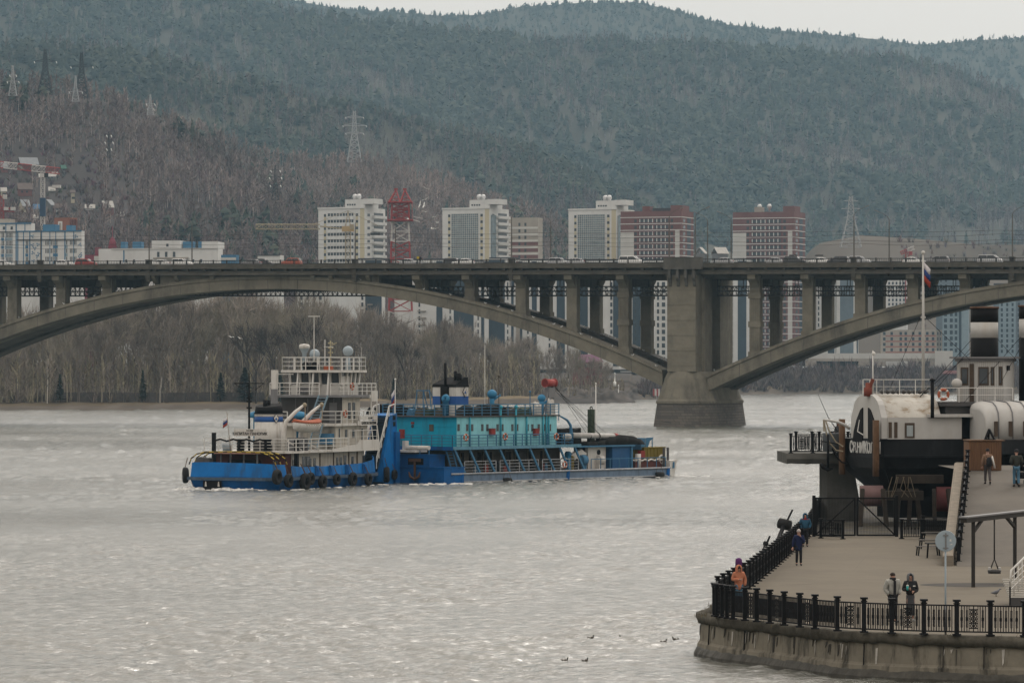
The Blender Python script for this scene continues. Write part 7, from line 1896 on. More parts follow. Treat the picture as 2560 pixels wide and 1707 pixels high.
EDGE = [G(3300, 1612, QZ), G(2760, 1600, QZ), G(2560, 1594, QZ), G(2460, 1592, QZ), G(2358, 1589.5, QZ), G(2258, 1586.5, QZ), G(2160, 1582.5, QZ), G(2090, 1577, QZ), G(2029, 1569.5, QZ), G(1972, 1563, QZ), G(1919, 1556.5, QZ), G(1862, 1550.5, QZ), G(1810, 1545, QZ), G(1773, 1538.5, QZ), G(1748, 1533, QZ), G(1752, 1527, QZ), G(1774, 1521, QZ)]
LF = [(7.75, 155.7), (10.05, 169.7), (11.98, 185.1), (14.6, 206.7), (16.6, 223.8), (22.5, 284.0)]
for x, y in LF[1:]: EDGE.append(Vector((x - 0.75, y, QZ)))
top = [Vector(p) for p in EDGE] + [Vector((120, 284, QZ)), Vector((120, 136, QZ))]
m = MB(); m.poly([(p.x, p.y, QZ) for p in top]); qp = m.build('quay_pavement', pave); tag(qp, kind='structure')
m = MB(); sm0 = mat('asphalt_seam', (0.075, 0.067, 0.056), 0.95, 0.3, 3)
for pts, w in (([(1950, 1462), (1985, 1461), (2030, 1460)], 0.12), ([(1905, 1440), (1945, 1420), (2000, 1421)], 0.05), ([(2135, 1425), (2165, 1390), (2200, 1362)], 0.06), ([(1990, 1419), (2100, 1417), (2300, 1428), (2420, 1440)], 0.03), ([(2050, 1500), (2180, 1498), (2330, 1512)], 0.025)):
    pts = [G(a, b, QZ) for a, b in pts]
    for a, b in zip(pts[:-1], pts[1:]): m.poly([a + Vector((0, 0, .004)), b + Vector((0, 0, .004)), b + Vector((0, w, .004)), a + Vector((0, w, .004))])
tag(m.build('asphalt_seams', sm0), kind='structure')
def inward(i, off):
    a = EDGE[max(0, i - 1)]; b = EDGE[min(len(EDGE) - 1, i + 1)]; d = (b - a).normalized(); n = Vector((d.y, -d.x, 0))
    return EDGE[i] + n * off
m = MB(); m.poly([(16.4, 226.4, QZ + 0.006), (xr_, 226.4, QZ + 0.006), (xr_, 283, QZ + 0.006), (22.2, 283, QZ + 0.006)]); tag(m.build('shaded_slipway_ground', mat('shaded_slipway_earth', (0.05, 0.046, 0.04), 0.95, 0.4, 0.8, dirt=(0.13, 0.11, 0.05), dirt_amt=0.6, dirt_scale=0.5, dirt_stretch=(1, 1, 1))), kind='structure')  # ground beyond the gate, its colour darkened for the shade under the ship
qw = thing('quay_wall', 'curved stained concrete quay wall rising out of the river at lower right', 'wall', (10, 145, 0))
# coping with broken edge
def resample(pts, step):
    o = []
    for a, b in zip(pts[:-1], pts[1:]):
        n = max(1, int((b - a).length / step))
        for k in range(n): o.append(a.lerp(b, k / n))
    o.append(pts[-1]); return o
FINE = resample(EDGE, 0.16)
FN = []
for i in range(len(FINE)):
    a = FINE[max(0, i - 4)]; b = FINE[min(len(FINE) - 1, i + 4)]; d = (b - a).normalized(); FN.append(Vector((d.y, -d.x, 0)))
m = MB(); rg = []
for p, n in zip(FINE, FN):
    j = noise.noise(p * 1.7) * 0.10 + noise.noise(p * 6) * 0.05; k = noise.noise(p * 2.3 + Vector((5, 0, 0))) * 0.09 + noise.noise(p * 7) * 0.04
    rg.append([p + n * 0.55 + Vector((0, 0, 0.012)), p + n * 0.1 + Vector((0, 0, 0.05 + k * 0.3)), p - n * (0.10 + j) + Vector((0, 0, 0.0 + k * 0.4)), p - n * (0.13 + j) + Vector((0, 0, -0.16 + k * 0.3)), p - n * (0.05 + j * 0.6) + Vector((0, 0, -0.36 + k)), p + n * 0.3 + Vector((0, 0, -0.3))])
m.loft(rg, True, True); m.build('coping', cope, qw)
m = MB(); rg = []
for p, n in zip(FINE, FN): rg.append([p + n * 0.25 + Vector((0, 0, -0.05)), p + n * 0.06 + Vector((0, 0, -0.25)), p + n * 0.02 + Vector((0, 0, -1.02)), p + n * -0.02 + Vector((0, 0, -1.08)), p - n * 0.07 + Vector((0, 0, -1.12)), p - n * 0.10 + Vector((0, 0, -1.42)), p - n * (0.16 + 0.06 * noise.noise(p * 3)) + Vector((0, 0, -1.5)), p - n * 0.12 + Vector((0, 0, -3)), p + n * 0.5 + Vector((0, 0, -3))])
m.loft(rg, True, False); m.build('wall_face', qwall, qw)
STP = resample(EDGE[:17], 0.85)
m = MB(); ms = MB(); mb2 = MB()
for i in range(1, len(STP)):
    p = STP[i]; a = STP[i - 1]; d = (p - a).normalized(); n = Vector((d.y, -d.x, 0)); f = p - n * -0.0
    if rnd.random() < 0.62:
        q = p + n * 0.035; w = rnd.uniform(0.006, 0.014); m.prism([q - d * w + Vector((0, 0, -0.3)), q + d * w + Vector((0, 0, -0.3)), q + d * w - n * 0.06 + Vector((0, 0, -1.36)), q - d * w - n * 0.06 + Vector((0, 0, -1.36))], -n * 0.05)
    for k in range(rnd.choice((0, 1, 2, 3, 4, 6))):
        q = p + d * rnd.uniform(-0.7, 0.0) + n * 0.045; w = rnd.uniform(0.01, 0.06); h0 = rnd.uniform(-0.36, -0.5); h1 = h0 - rnd.uniform(0.15, 0.65)
        (ms if rnd.random() < 0.55 else mb2).prism([q - d * w + Vector((0, 0, h0)), q + d * w * rnd.uniform(0.6, 1) + Vector((0, 0, h0 - 0.03)), q + d * w * rnd.uniform(0.2, 0.9) - n * 0.03 + Vector((0, 0, h1)), q - d * w * 0.4 - n * 0.03 + Vector((0, 0, h1 + 0.08))], -n * 0.022)
m.build('slab_joints', blk, qw); m = MB(); rg = []
for p, n in zip(FINE, FN): k = noise.noise(p * 1.3) * 0.07 + noise.noise(p * 5) * 0.03; rg.append([p - n * 0.08 + Vector((0, 0, -1.25 + k)), p - n * 0.113 + Vector((0, 0, -1.3 + k)), p - n * (0.2 + 0.06 * noise.noise(p * 3)) + Vector((0, 0, -1.49)), p - n * 0.24 + Vector((0, 0, -3)), p + n * 0.1 + Vector((0, 0, -3))])
m.loft(rg, True, False); m.build('wet_foot', mat('wet_concrete', (0.055, 0.052, 0.043), 0.6, 0.45, 2.5, 0.3, 0.3), qw); o = ms.build('lime_streaks', lime, qw); tag(o, kind='stuff'); o = mb2.build('damp_streaks', mat('damp_stain', (0.06, 0.056, 0.048), 0.95, 0.3, 3), qw); tag(o, kind='stuff')
# tufts of dry grass on the coping
V, T, C = [], [], []
for i in range(0, len(FINE)):
    p = FINE[i]
    if p.y > 230 or noise.noise(p * 0.9) < 0.0: continue
    for k in range(rnd.choice((0, 1, 3, 5))):
        b = p - FN[i] * rnd.uniform(-0.15, 0.14) + Vector((rnd.uniform(-.1, .1), 0, -0.02)); h = rnd.uniform(0.05, 0.2) * (1.6 if rnd.random() < 0.06 else 1); n_ = len(V)
        V += [b + Vector((-0.012, 0, 0)), b + Vector((0.012, 0, 0)), b + Vector((rnd.uniform(-.12, .12), rnd.uniform(-.1, .05), h * rnd.choice((1, 1, -1.3))))]; T.append((n_, n_ + 1, n_ + 2)); C += [np.array(((0.10, 0.085, 0.05), (0.16, 0.12, 0.06), (0.06, 0.06, 0.035))[k % 3])] * 3
g = bulk('dry_grass', np.array([tuple(v) for v in V]), np.array(T), np.array(C), VEG); g['label'] = 'dry grass tufts along the quay coping'
# --- railings
def fence_post_mesh(h=1.24, w=0.15):
    m = MB(); m.box(-w / 2, w / 2, -w / 2, w / 2, 0, h - 0.07); m.box(-w * 0.72, w * 0.72, -w * 0.72, w * 0.72, h - 0.16, h - 0.12); m.box(-w * 0.85, w * 0.85, -w * 0.85, w * 0.85, h - 0.07, h); m.box(-w * 0.95, w * 0.95, -w * 0.95, w * 0.95, 0, 0.05); return m
def fence_panel(L, deco, dense=0.088, h=1.06):
    m = MB(); a, b = 0.08, L - 0.08
    m.box(a, b, -0.03, 0.03, h - 0.05, h); m.box(a, b, -0.02, 0.02, 0.10, 0.15)
    n = max(2, int((b - a) / dense)); mid = L / 2
    for k in range(1, n):
        x = a + (b - a) * k / n
        if deco and abs(x - mid) < 0.17: continue
        m.box(x - 0.015, x + 0.015, -0.012, 0.012, 0.15, h - 0.05)
        if k % 2:
            m.box(x - 0.034, x + 0.034, -0.016, -0.0125, 0.28, 0.30); m.box(x - 0.034, x + 0.034, -0.016, -0.0125, 0.86, 0.88)
            for e in (-0.034, 0.026): m.box(x + e, x + e + 0.013, -0.016, 0.016, 0.28, 0.88)
            m.box(x - 0.045, x + 0.045, -0.018, 0.018, 0.51, 0.63)
    if deco:
        for e in (-0.165, 0.145): m.box(mid + e, mid + e + 0.02, -0.018, 0.018, 0.15, h - 0.05)
        for z in (0.25, 0.42, 0.58, 0.75, 0.9):
            m.box(mid - 0.145, mid + 0.145, -0.016, 0.016, z - 0.02, z + 0.02)
        for z in (0.335, 0.5, 0.665, 0.825): m.torus((mid - 0.07, 0, z), 0.045, 0.018, (0, 1, 0), 8, 4); m.torus((mid + 0.07, 0, z), 0.045, 0.018, (0, 1, 0), 8, 4)
        m.box(mid - 0.015, mid + 0.015, -0.016, 0.016, 0.15, h - 0.05)
    return m
def fence(label, pts, deco=lambda i: i % 2 == 1, group='iron railings of the quay', ph=1.24, skip_last=False):
    r = thing('iron_railing', label, 'railing', pts[0], 0, group); p0 = None
    for i, p in enumerate(pts):
        if p0 is None: p0 = fence_post_mesh(ph).build('post', fenc, r, True); o = p0
        else: o = p0.copy(); COL.objects.link(o)
        o.location = p - pts[0]
        if i + 1 < len(pts):
            q = pts[i + 1]; d = q - p; L = Vector((d.x, d.y, 0)).length; pm = fence_panel(L, deco(i))
            ob = pm.build('panel', fenc, r, True); ob.location = p - pts[0]; ob.rotation_euler = (0, -math.atan2(d.z, L), math.atan2(d.y, d.x))
    return r
FP = [(1787, 1540), (1793, 1541.5), (1806, 1543.5), (1818, 1545.5), (1833, 1547.5), (1862.7, 1551), (1892, 1554), (1925, 1558), (1961, 1563), (2000, 1567.5), (2038, 1572), (2094, 1577), (2160.7, 1580.5), (2230, 1583.5), (2310.6, 1585.7), (2392.8, 1587.5), (2477, 1589), (2562, 1590.5), (2650, 1592), (2740, 1594)]
front = [G(px, y, QZ + 0.05) + Vector((0, 0.12, 0)) for px, y in FP]
fence('black ornamental railing curving along the front edge of the quay', front)
LFv = [Vector((x, y, QZ)) for x, y in LF]
side = [Vector((front[0].x + 0.05, front[0].y + 1.4, QZ))] + resample([Vector((8.05, 156.5, QZ))] + LFv[1:5], 2.1)
fence('black railing running back along the river side of the quay', side, lambda i: i % 3 == 2)
fence('far stretch of black railing beyond the mesh gate', resample([Vector((16.9, 226.5, QZ)), Vector((22.4, 283, QZ))], 2.4), lambda i: False)
# ------------------------------------------------------------------ the stage beyond: jetty, gate, old steamer
con2 = mat('rough_concrete', (0.09, 0.089, 0.082), 0.93, 0.3, 0.9, 0.4, 0.12, dirt=(0.06, 0.06, 0.055), dirt_amt=0.8, dirt_scale=0.8, dirt_stretch=(1, 1, 0.5))
jt = thing('concrete_jetty', 'raised concrete landing slab jutting over the river on a rough pillar', 'jetty', XD(2080, 250))
m = MB(); x0, x1 = XD(1964, 248).x, XD(2168, 248).x
rg = []
for k in range(21):
    x = x0 + (x1 - x0) * k / 20; b = 5.14 + 0.05 * noise.noise(Vector((x * 2, 0, 0))) - (0.1 if k in (19, 20) else 0)
    rg.append([(x, 247, b), (x, 246.9, 5.45), (x, 247.1, 5.78), (x, 256, 5.78), (x, 256, b)])
m.loft(rg, True, False); m.build('slab', con2, jt)
m = MB(); xa, xb = XD(2067, 248).x, XD(2146, 248).x
m.loft([[(xa, 247.6, -1), (xb + 0.1, 247.6, -1), (xb + 0.1, 254, -1), (xa, 254, -1)], [(xa, 247.6, 2.2), (xb + 0.15, 247.5, 2.2), (xb + 0.15, 254, 2.2), (xa, 254, 2.2)], [(xa, 247.7, 5.1), (xb - 0.35, 247.7, 5.1), (xb - 0.35, 254, 5.1), (xa, 254, 5.1)]], True, False); m.build('pillar', con2, jt)
fence('short black railing along the front of the raised jetty', [Vector((XD(px, 247.3).x, 247.3, 5.79)) for px in (1977, 2032, 2087, 2130)], lambda i: i == 0)
fence('black railing along the back of the raised jetty', [Vector((XD(px, 255).x, 255, 5.79)) for px in (1990, 2030, 2048, 2080, 2120, 2150)], lambda i: False)
def gate():
    r = thing('mesh_gate', 'black two leaf mesh gate closing off the slipway under the ship', 'gate', XD(2140, 224, QZ))
    xs = [XD(p, 224).x for p in (2040, 2137, 2143, 2236)]
    for a, b, sgn in ((xs[0], xs[1], 1), (xs[2], xs[3], -1)):
        m = MB()
        for z in (1.68, 3.75): m.beam((a, 224, z), (b, 224, z), 0.09)
        for x in (a, b): m.beam((x, 224, 1.65), (x, 224, 3.79), 0.10)
        m.beam((a, 224, 1.72), (b, 224, 3.72), 0.075) if sgn > 0 else m.beam((a, 224, 3.72), (b, 224, 1.72), 0.075)
        x = a
        while x < b: m.beam((x, 224.03, 1.7), (x, 224.03, 3.75), 0.012); x += 0.085
        m.build('gate_leaf', fenc, r)
    for x in (xs[0] - 0.12, xs[3] + 0.12):
        m = MB(); m.box(x - 0.09, x + 0.09, 223.9, 224.1, QZ, 3.9); m.build('gate_post', fenc, r)
gate()
for lb, p0, p1, d0, d1 in (('loose railing panel leaning left of the mesh gate', 2052, 2107, 221.8, 220.6), ('low black railing panel right of the mesh gate', 2254, 2304, 221, 221), ('low black railing before the red hull, right of the gate', 2308, 2382, 226, 224)):
    fence(lb, [XD(p0, d0, QZ), XD(p1, d1, QZ)], lambda i: 'loose' in lb, 'loose railing panels by the gate', 1.1)
# the old paddle steamer on its cradle
SF = Fr((XD(2204, 240).x, 240.0, 0.0), 17.0)
ship = thing('old_steamship', 'black hulled old paddle steamer with white deckhouse on shore at right', 'ship', SF((0, 0, 0)))
hbl = mat('steamer_black', (0.012, 0.013, 0.015), 0.65, 0.35, 0.6, spec=0.2, dirt=(0.035, 0.038, 0.042), dirt_amt=0.5, dirt_scale=1.2, dirt_stretch=(1, 1, 0.2))
swt = mat('steamer_white', (0.47, 0.465, 0.445), 0.7, 0.08, 0.7, dirt=(0.38, 0.33, 0.26), dirt_amt=0.35, dirt_scale=1.4, dirt_stretch=(1, 1, 0.2))
roofw = mat('peeling_roof_white', (0.56, 0.54, 0.49), 0.8, 0.1, 1.0, dirt=(0.24, 0.16, 0.08), dirt_amt=0.85, dirt_scale=2.4, dirt_stretch=(0.5, 1, 1))
brn = mat('brown_window_frame', (0.07, 0.05, 0.035), 0.7, 0.2, 2); hrd = mat('red_bottom_paint', (0.12, 0.038, 0.038), 0.8, 0.25, 0.8); hpk = mat('pink_bottom_paint', (0.18, 0.112, 0.108), 0.85, 0.2, 1.0)
def so(i, z, b=0.0): return [(30, i, z), (1.2, i, z), (0.3 + b, 0.35 + i, z), (0.0 + b, 1.0 + i, z), (0.0 + b, 5.9 - i, z), (-0.25 + b, 6.6 - i, z), (0.2 + b, 7.6 - i, z), (1.5, 8.0 - i, z), (30, 8 - i, z)]
m = MB(SF); m.loft([so(2.6, 3.2, 1.5), so(1.6, 4.0, 1.0), so(0.35, 5.0, 0.2), so(0.05, 5.66)], True, False); m.build('hull', hbl, ship)
m = MB(SF); m.loft([so(-0.08, 5.662), so(-0.1, 5.8)], True, False); m.build('rub_rail', hbl, ship)
m = MB(SF); m.loft([so(0.03, 5.802), so(-0.03, 6.75)], True, False); m.build('bulwark', hbl, ship)
m = MB(SF); m.lathe((-0.35, 7.0, 5.9), [(0.6, 0), (0.62, 1.05), (0.68, 1.15), (0.5, 1.15), (0.48, 0.9)], 14); m.build('hawse_drum', mat('steamer_grey', (0.13, 0.145, 0.16), 0.6, 0.2, 1), ship)
text_mesh('hull_lettering', 'СВ.НИКОЛАЙ', 0.95, mat('lettering_white', (0.6, 0.6, 0.58), 0.7, 0), ship, SF((-0.04, 2.55, 6.2)), -SF.v, (0, 0, 1), 0.02, xs=0.78)
m = MB(SF); m.box(2, 28, 2.6, 5.6, 1.95, 3.4); m.build('keel', blk, ship)
for lb, px, d, z0, z1, w, mt in (('pink', 2172, 242, 2.75, 4.0, 1.4, hpk), ('red', 2364, 243, 2.4, 3.9, 1.5, hrd), ('red', 2470, 243, 2.4, 3.9, 3.4, hrd)):
    x = XD(px, d).x; m = MB(); rr = []
    for i in range(9):
        a = math.pi * (0.5 + i / 8); rr.append((math.cos(a) * 0.55, math.sin(a) * (z1 - z0) / 2))
    m.loft([[(xx, d - 1.6 + c, (z0 + z1) / 2 + s_) for c, s_ in rr] for xx in (x - w / 2, x + w / 2)], True, True); m.build('bottom_plating', mt, ship)
for px in (2150, 2215, 2240, 2270, 2300, 2335, 2380):
    x = XD(px, 239).x; m = MB(); m.beam((x, 238.6, QZ), (x + rnd.uniform(-0.3, 0.3), 239.5, 3.8), 0.24); m.build('cradle_prop', mat('dark_timber', (0.035, 0.028, 0.022), 0.9, 0.3, 2), ship)
m = MB(); x = XD(2215, 238).x; m.box(x, x + 2.2, 237.6, 238.4, 3.2, 3.75); m.box(x + 0.6, x + 3.4, 237.7, 238.3, 4.2, 4.7); m.build('cradle_beam', mat('dark_timber', (0.035, 0.028, 0.022)), ship)
m = MB()
for k in range(7): x = XD(2232 + 12 * (k % 4) + 3 * k, 237).x; m.tube([(x, 237.4, 4.6), (x + rnd.uniform(-.25, .25), 237.3, 3.9), (x + rnd.uniform(-.4, .4), 237.2, 3.4)], 0.022, 5)
m.build('hanging_rope', mat('old_rope', (0.13, 0.105, 0.07), 0.95, 0.2, 5), ship)
# round topped stern house
def archp(n=14, t0=0.05, t1=4.95, zb=6.8, ze=8.06, zt=9.5):
    c = (t0 + t1) / 2; o = [(t0, zb), (t0, ze)]
    for k in range(1, n): a = math.pi * k / n; o.append((c - (c - t0 - 0.25) * math.cos(a), ze + (zt - ze) * math.sin(a) ** 0.75))
    return o + [(t1, ze), (t1, zb)]
ap = archp()
m = MB(SF); m.loft([[(0.02, t, z) for t, z in ap], [(0.4, t, z) for t, z in ap]], True, False); m.build('house_front', swt, ship)
m = MB(SF); m.loft([[(0.402, t, z - (0.03 if z > 8 else 0)) for t, z in ap], [(3.9, t, z - (0.03 if z > 8 else 0)) for t, z in ap]], True, True); m.build('barrel_roof', roofw, ship)
m = MB(SF); m.box(0.405, 5.2, -0.02, 0.049, 6.77, 8.08); m.box(3.91, 5.2, 0.05, 6.5, 6.77, 8.06); m.build('deckhouse', swt, ship)
for pts in ([(4.55, 6.55), (2.95, 6.55), (2.95, 8.65), (3.3, 8.5), (3.9, 7.9), (4.35, 7.2)], [(0.65, 6.55), (2.05, 6.55), (2.05, 8.65), (1.7, 8.5), (1.15, 7.9), (0.8, 7.2)]):
    m = MB(SF); n_ = m.vs([(-0.06, t, z) for t, z in pts]); m.vs([(0.015, t, z) for t, z in pts]); k = len(pts); m.f(*range(n_, n_ + k))
    for i in range(k): m.f(n_ + i, n_ + (i + 1) % k, n_ + k + (i + 1) % k, n_ + k + i)
    m.build('window', blk, ship)
m = MB(SF); m.tube([(-0.1, 3.3, 7.9), (-0.3, 3.1, 7.2), (-0.2, 2.4, 7.0)], 0.03, 5); m.build('hand_rail', rlw, ship)
for px in (2225.5, 2239.5):
    s = SF.at(px, 1075, -0.03)[0]; m = MB(SF); m.box(s - 0.1, s + 0.1, -0.06, -0.021, 6.85, 7.8); m.build('window', brn, ship)
s = SF.at(2274, 1075, -0.03)[0]; m = MB(SF); m.box(s - 0.31, s + 0.31, -0.07, -0.021, 6.85, 7.75); wf = m.build('window', brn, ship)
m = MB(SF); m.box(s - 0.2, s + 0.2, -0.08, -0.071, 6.95, 7.6); m.build('curtain', mat('pale_curtain', (0.33, 0.37, 0.38), 0.8, 0.1, 3, stretch=(6, 6, 0.3)), wf)
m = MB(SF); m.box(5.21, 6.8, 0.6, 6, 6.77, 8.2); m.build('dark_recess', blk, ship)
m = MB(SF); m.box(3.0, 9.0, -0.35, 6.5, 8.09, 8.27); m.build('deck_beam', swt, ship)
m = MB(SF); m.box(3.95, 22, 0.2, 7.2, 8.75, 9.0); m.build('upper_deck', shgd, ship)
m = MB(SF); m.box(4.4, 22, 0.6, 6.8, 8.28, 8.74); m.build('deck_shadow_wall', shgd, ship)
# paddle box with ribbed round roof
p0 = SF.at(2464, 1080, -2.2)[0]; m = MB(SF); rg = []
prof = [(-2.2, 6.75), (-2.2, 7.9), (-2.1, 8.35), (-1.8, 8.7), (-1.3, 8.95), (0.0, 9.05), (0.15, 9.05), (0.15, 6.75)]
for k, (ds, f) in enumerate(((0, 0.80), (0.1, 0.9), (0.35, 0.97), (0.8, 1.0), (9, 1.0))): rg.append([(p0 + ds, t, 6.75 + (z - 6.75) * f) for t, z in prof])
m.loft(rg, True, True); m.build('paddle_box', swt, ship)
m = MB(SF)
for k in range(6):
    a = p0 + 0.85 + 0.92 * k; m.tube([(a, t - (0.03 if t < 0 else 0), z + 0.03) for t, z in prof[:7]], 0.035, 6)
m.build('roof_rib', shg, ship)
for k in range(3):
    a = p0 + 0.55 + 0.95 * k; m = MB(SF); m.box(a, a + 0.24, -2.26, -2.19, 6.95, 7.85); m.build('window', brn, ship)
m = MB(SF); m.box(p0 - 0.2, p0 + 9, -2.3, 0.0, 5.9, 6.74); m.build('sponson', hbl, ship)
# wheelhouse
WF = Fr((XD(2509, 243.0).x, 243.0, 0), -20.0)
m = MB(WF); m.box(-2.9, 0, 0, 2.9, 8.95, 11.6); m.build('wheelhouse', swt, ship)
m = MB(WF); m.box(-3.3, 0.4, -0.3, 3.3, 11.62, 11.74); m.box(-3.0, 0.1, -0.12, 3.0, 11.45, 11.618); m.build('wheelhouse_roof', shg, ship)
wl = lambda px: WF.at(px, 960, 0)[0]
for p0_, p1_, y0, y1, nm in ((2402, 2421, 918, 963, 'window'), (2424, 2435, 909, 1006, 'door'), (2446, 2472, 917, 963, 'window'), (2477, 2486, 917, 963, 'window'), (2497, 2506, 916, 963, 'window')):
    m = MB(WF); m.box(wl(p0_), wl(p1_), -0.05, -0.002, CAMZ + (HY - y1) * 0.0243, CAMZ + (HY - y0) * 0.0243); o = m.build(nm, brn, ship)
    if nm == 'window': m = MB(WF); m.box(wl(p0_) + 0.07, wl(p1_) - 0.07, -0.07, -0.051, CAMZ + (HY - y1) * 0.0243 + 0.1, CAMZ + (HY - y0) * 0.0243 - 0.1); m.build('pane', win_d, o)
m = MB(WF)
for k in range(22): a = -2.85 + 2.8 * k / 21; m.box(a, a + 0.012, -0.012, -0.001, 8.96, 11.44)
m.build('board_seam', shg, ship)
m = MB(WF); m.box(0.02, 0.14, 0.75, 1.15, 10.9, 11.2); m.build('floodlight', blk, ship)
def funnel(px, d, r, zb, zt, w0, w1):
    c = XD(px, d)
    for nm, z0, z1, mt in (('funnel', zb, w0, blk), ('funnel_band', w0 + 0.002, w1, swt), ('funnel', w1 + 0.002, zt, blk)):
        m = MB(); m.cyl((c.x, d, z0), (c.x, d, z1), r, n=24); m.build(nm, mt, ship)
    m = MB(); m.torus((c.x, d, zt), r, 0.07, (0, 0, 1), 24, 6); m.build('funnel_rim', rust, ship)
funnel(2461, 246, 0.85, 11.0, 14.75, 12.9, 13.85); funnel(2583, 246, 0.88, 8.9, 14.85, 12.9, 14.05)
# roof rail, masts, pipes and lines
rail(SF, ship, [(-0.0 + 0.5, 4.2), (0.5, 0.9), (3.6, 0.9)], 9.5, 0.85, 1, rlw, 1.1, 0.02)
rail(SF, ship, [(3.9, 0.1), (8.6, 0.1)], 9.0, 0.85, 1, rlw, 1.2, 0.02)
m = MB(); m.tube([P(2182, 990, 242), P(2182, 876, 242)], [0.06, 0.035], 6); m.ball(P(2184, 884, 242), 0.12, 8, 5); m.build('lamp_mast', rlw, ship)
m = MB(); m.tube([P(2308, 985, 243), P(2308, 800, 243), P(2307.5, 632, 243)], [0.10, 0.085, 0.05], 8); m.ball(P(2308, 632, 243), 0.13, 8, 5); m.beam(P(2302, 793, 243), P(2314, 793, 243), 0.12); m.build('flag_mast', swt, ship)
m = MB(); a = P(2331, 1045, 239); b = P(2331, 952, 239); m.cyl(a, b, 0.11, n=12); m.lathe(b, [(0.17, 0), (0.19, 0.06), (0.05, 0.16)], 12); m.build('stove_pipe', blk, ship)
m = MB(); m.ball(P(2392, 958, 243), 0.3, 14, 9, (1.1, 1, 1)); m.build('white_buoy', swt, ship)
m = MB(); a = P(2170, 978, 242); m.lathe(a - Vector((0, 0, 0.3)), [(0.26, 0), (0.26, 0.5), (0.16, 0.52), (0.16, 0.8), (0.05, 0.82)], 10); m.beam(a + Vector((0.1, 0, 0.2)), a + Vector((0.3, 0, 0.75)), 0.2); m.build('capstan', mat('oxide_red', (0.17, 0.045, 0.03), 0.8, 0.2, 2), ship)
m = MB()
for k in range(9): x = 0.7 + 0.35 * k; m.ball(SF((x, 1.6, 9.6)), 0.14, 7, 5); m.cyl(SF((x, 1.2, 9.62)), SF((x, 2.0, 9.62)), 0.05, n=5)
m.build('roof_gear', shgd, ship)
m = MB()
for a, b in (((2428, 850), (2262, 1035)), ((2428, 868), (2330, 985)), ((2310, 790), (2425, 900)), ((2306, 780), (2225, 970)), ((2496, 850), (2545, 905)), ((2552, 842), (2410, 1006)), ((2550, 870), (2500, 960)), ((2428, 880), (2230, 1050))): m.tube([P(a[0], a[1], 244), P(b[0], b[1], 241.5)], 0.018, 4)
m.build('rigging', blk, ship)
for t in (5.6, 0.12):
    m = MB(SF); m.loft([[(-0.32 + 0.13 * math.cos(k * 1.047), t + 0.42 * math.sin(k * 1.047) , z) for k in range(6)] for z in (4.55, 5.6, 6.8, 7.92)], True, True); m.build('fender_post', wpost, ship)
m = MB(); pts = [P(px, y, 243.5) for px, y in ((2125, 1072), (2112, 1062), (2096, 1055), (2075, 1051), (2059, 1049))]; m.tube(pts, [0.09, 0.09, 0.08, 0.07, 0.06], 8); m.build('anchor_davit', swt, ship)
m = MB()
for a in (((2060, 1050), (2066, 1085), (2075, 1108), (2090, 1125), (2108, 1128)), ((2064, 1051), (2074, 1080), (2090, 1105), (2108, 1116)), ((2059, 1049), (2060, 1078))): m.tube([P(x, y, 243) for x, y in a], 0.045, 5)
m.build('davit_rope', rope, ship)
m = MB(); m.tube([P(2070, 1086, 242.6), P(2070, 1170, 242.6)], 0.085, 6); m.tube([P(px, y, 242.6) for px, y in ((2052, 1158), (2058, 1168), (2070, 1174), (2082, 1170))], [0.12, 0.13, 0.12, 0.06], 6); m.beam(P(2052, 1102, 242.6), P(2096, 1110, 242.6), 0.06); m.tube([P(px, y, 243) for px, y in ((2080, 1120), (2090, 1140), (2104, 1155), (2116, 1158))], 0.05, 5); m.build('anchor', blk, ship)
s, z = SF.at(2359, 986, 0.0); life_ring(SF((s, 0.02, z)), SF.a - 0.2, 'orange life ring on the white rail of the old steamer')
flag('large tricolour flag flying from the tall white mast of the steamer', P(2310, 655, 243), 1.25, 0.5, 0.8, 'tricolour flags')
# ------------------------------------------------------------------ the ramp up to the ship
RF0, RF1, RZ = 190.0, 222.0, 5.3
xl0, xl1 = XD(2389, RF0).x, XD(2414, RF1).x
m = MB(); m.poly([(xl0, RF0 - 0.4, QZ + 0.006), (120, RF0 - 0.4, QZ + 0.006), (120, RF1, RZ), (xl1, RF1, RZ)]); m.poly([(xl1, RF1, RZ), (120, RF1, RZ), (120, 236.5, RZ), (xl1, 236.5, RZ)]); m.poly([(xl0, RF0 - 0.4, QZ + 0.002), (120, RF0 - 0.4, QZ + 0.002), (120, RF1, RZ - 0.35), (120, 236.5, RZ - 0.35), (xl1, 236.5, RZ - 0.35), (xl1, RF1, RZ - 0.35)][:3] + [(xl1, RF1, RZ - 0.35)])
rp = m.build('ramp_pavement', mat('ramp_asphalt', (0.115, 0.103, 0.087), 0.92, 0.12, 0.3, dirt=(0.07, 0.064, 0.057), dirt_amt=0.6, dirt_scale=0.18, dirt_stretch=(1, 1, 1))); tag(rp, kind='structure')
def rz(y): return QZ + (RZ - QZ) * max(0, min(1, (y - RF0) / (RF1 - RF0)))
def rx(y): return xl0 + (xl1 - xl0) * (y - RF0) / (RF1 - RF0)
t = thing('ramp_parapet', 'pale timber capped parapet along the left side of the ramp', 'parapet', (xl0, RF0, QZ))
m = MB(); m.loft([[(rx(y) - 0.62, y, rz(y) - 0.3 if y > RF0 + 1 else QZ), (rx(y) - 0.62, y, rz(y) + 0.45), (rx(y) - 0.52, y, rz(y) + 0.5), (rx(y) - 0.12, y, rz(y) + 0.5), (rx(y) - 0.1, y, rz(y) - 0.3 if y > RF0 + 1 else QZ)] for y in (RF0, RF0 + 1.5, 200, 211, RF1)], True, False); m.build('board_cap', wood, t)
m = MB(); 
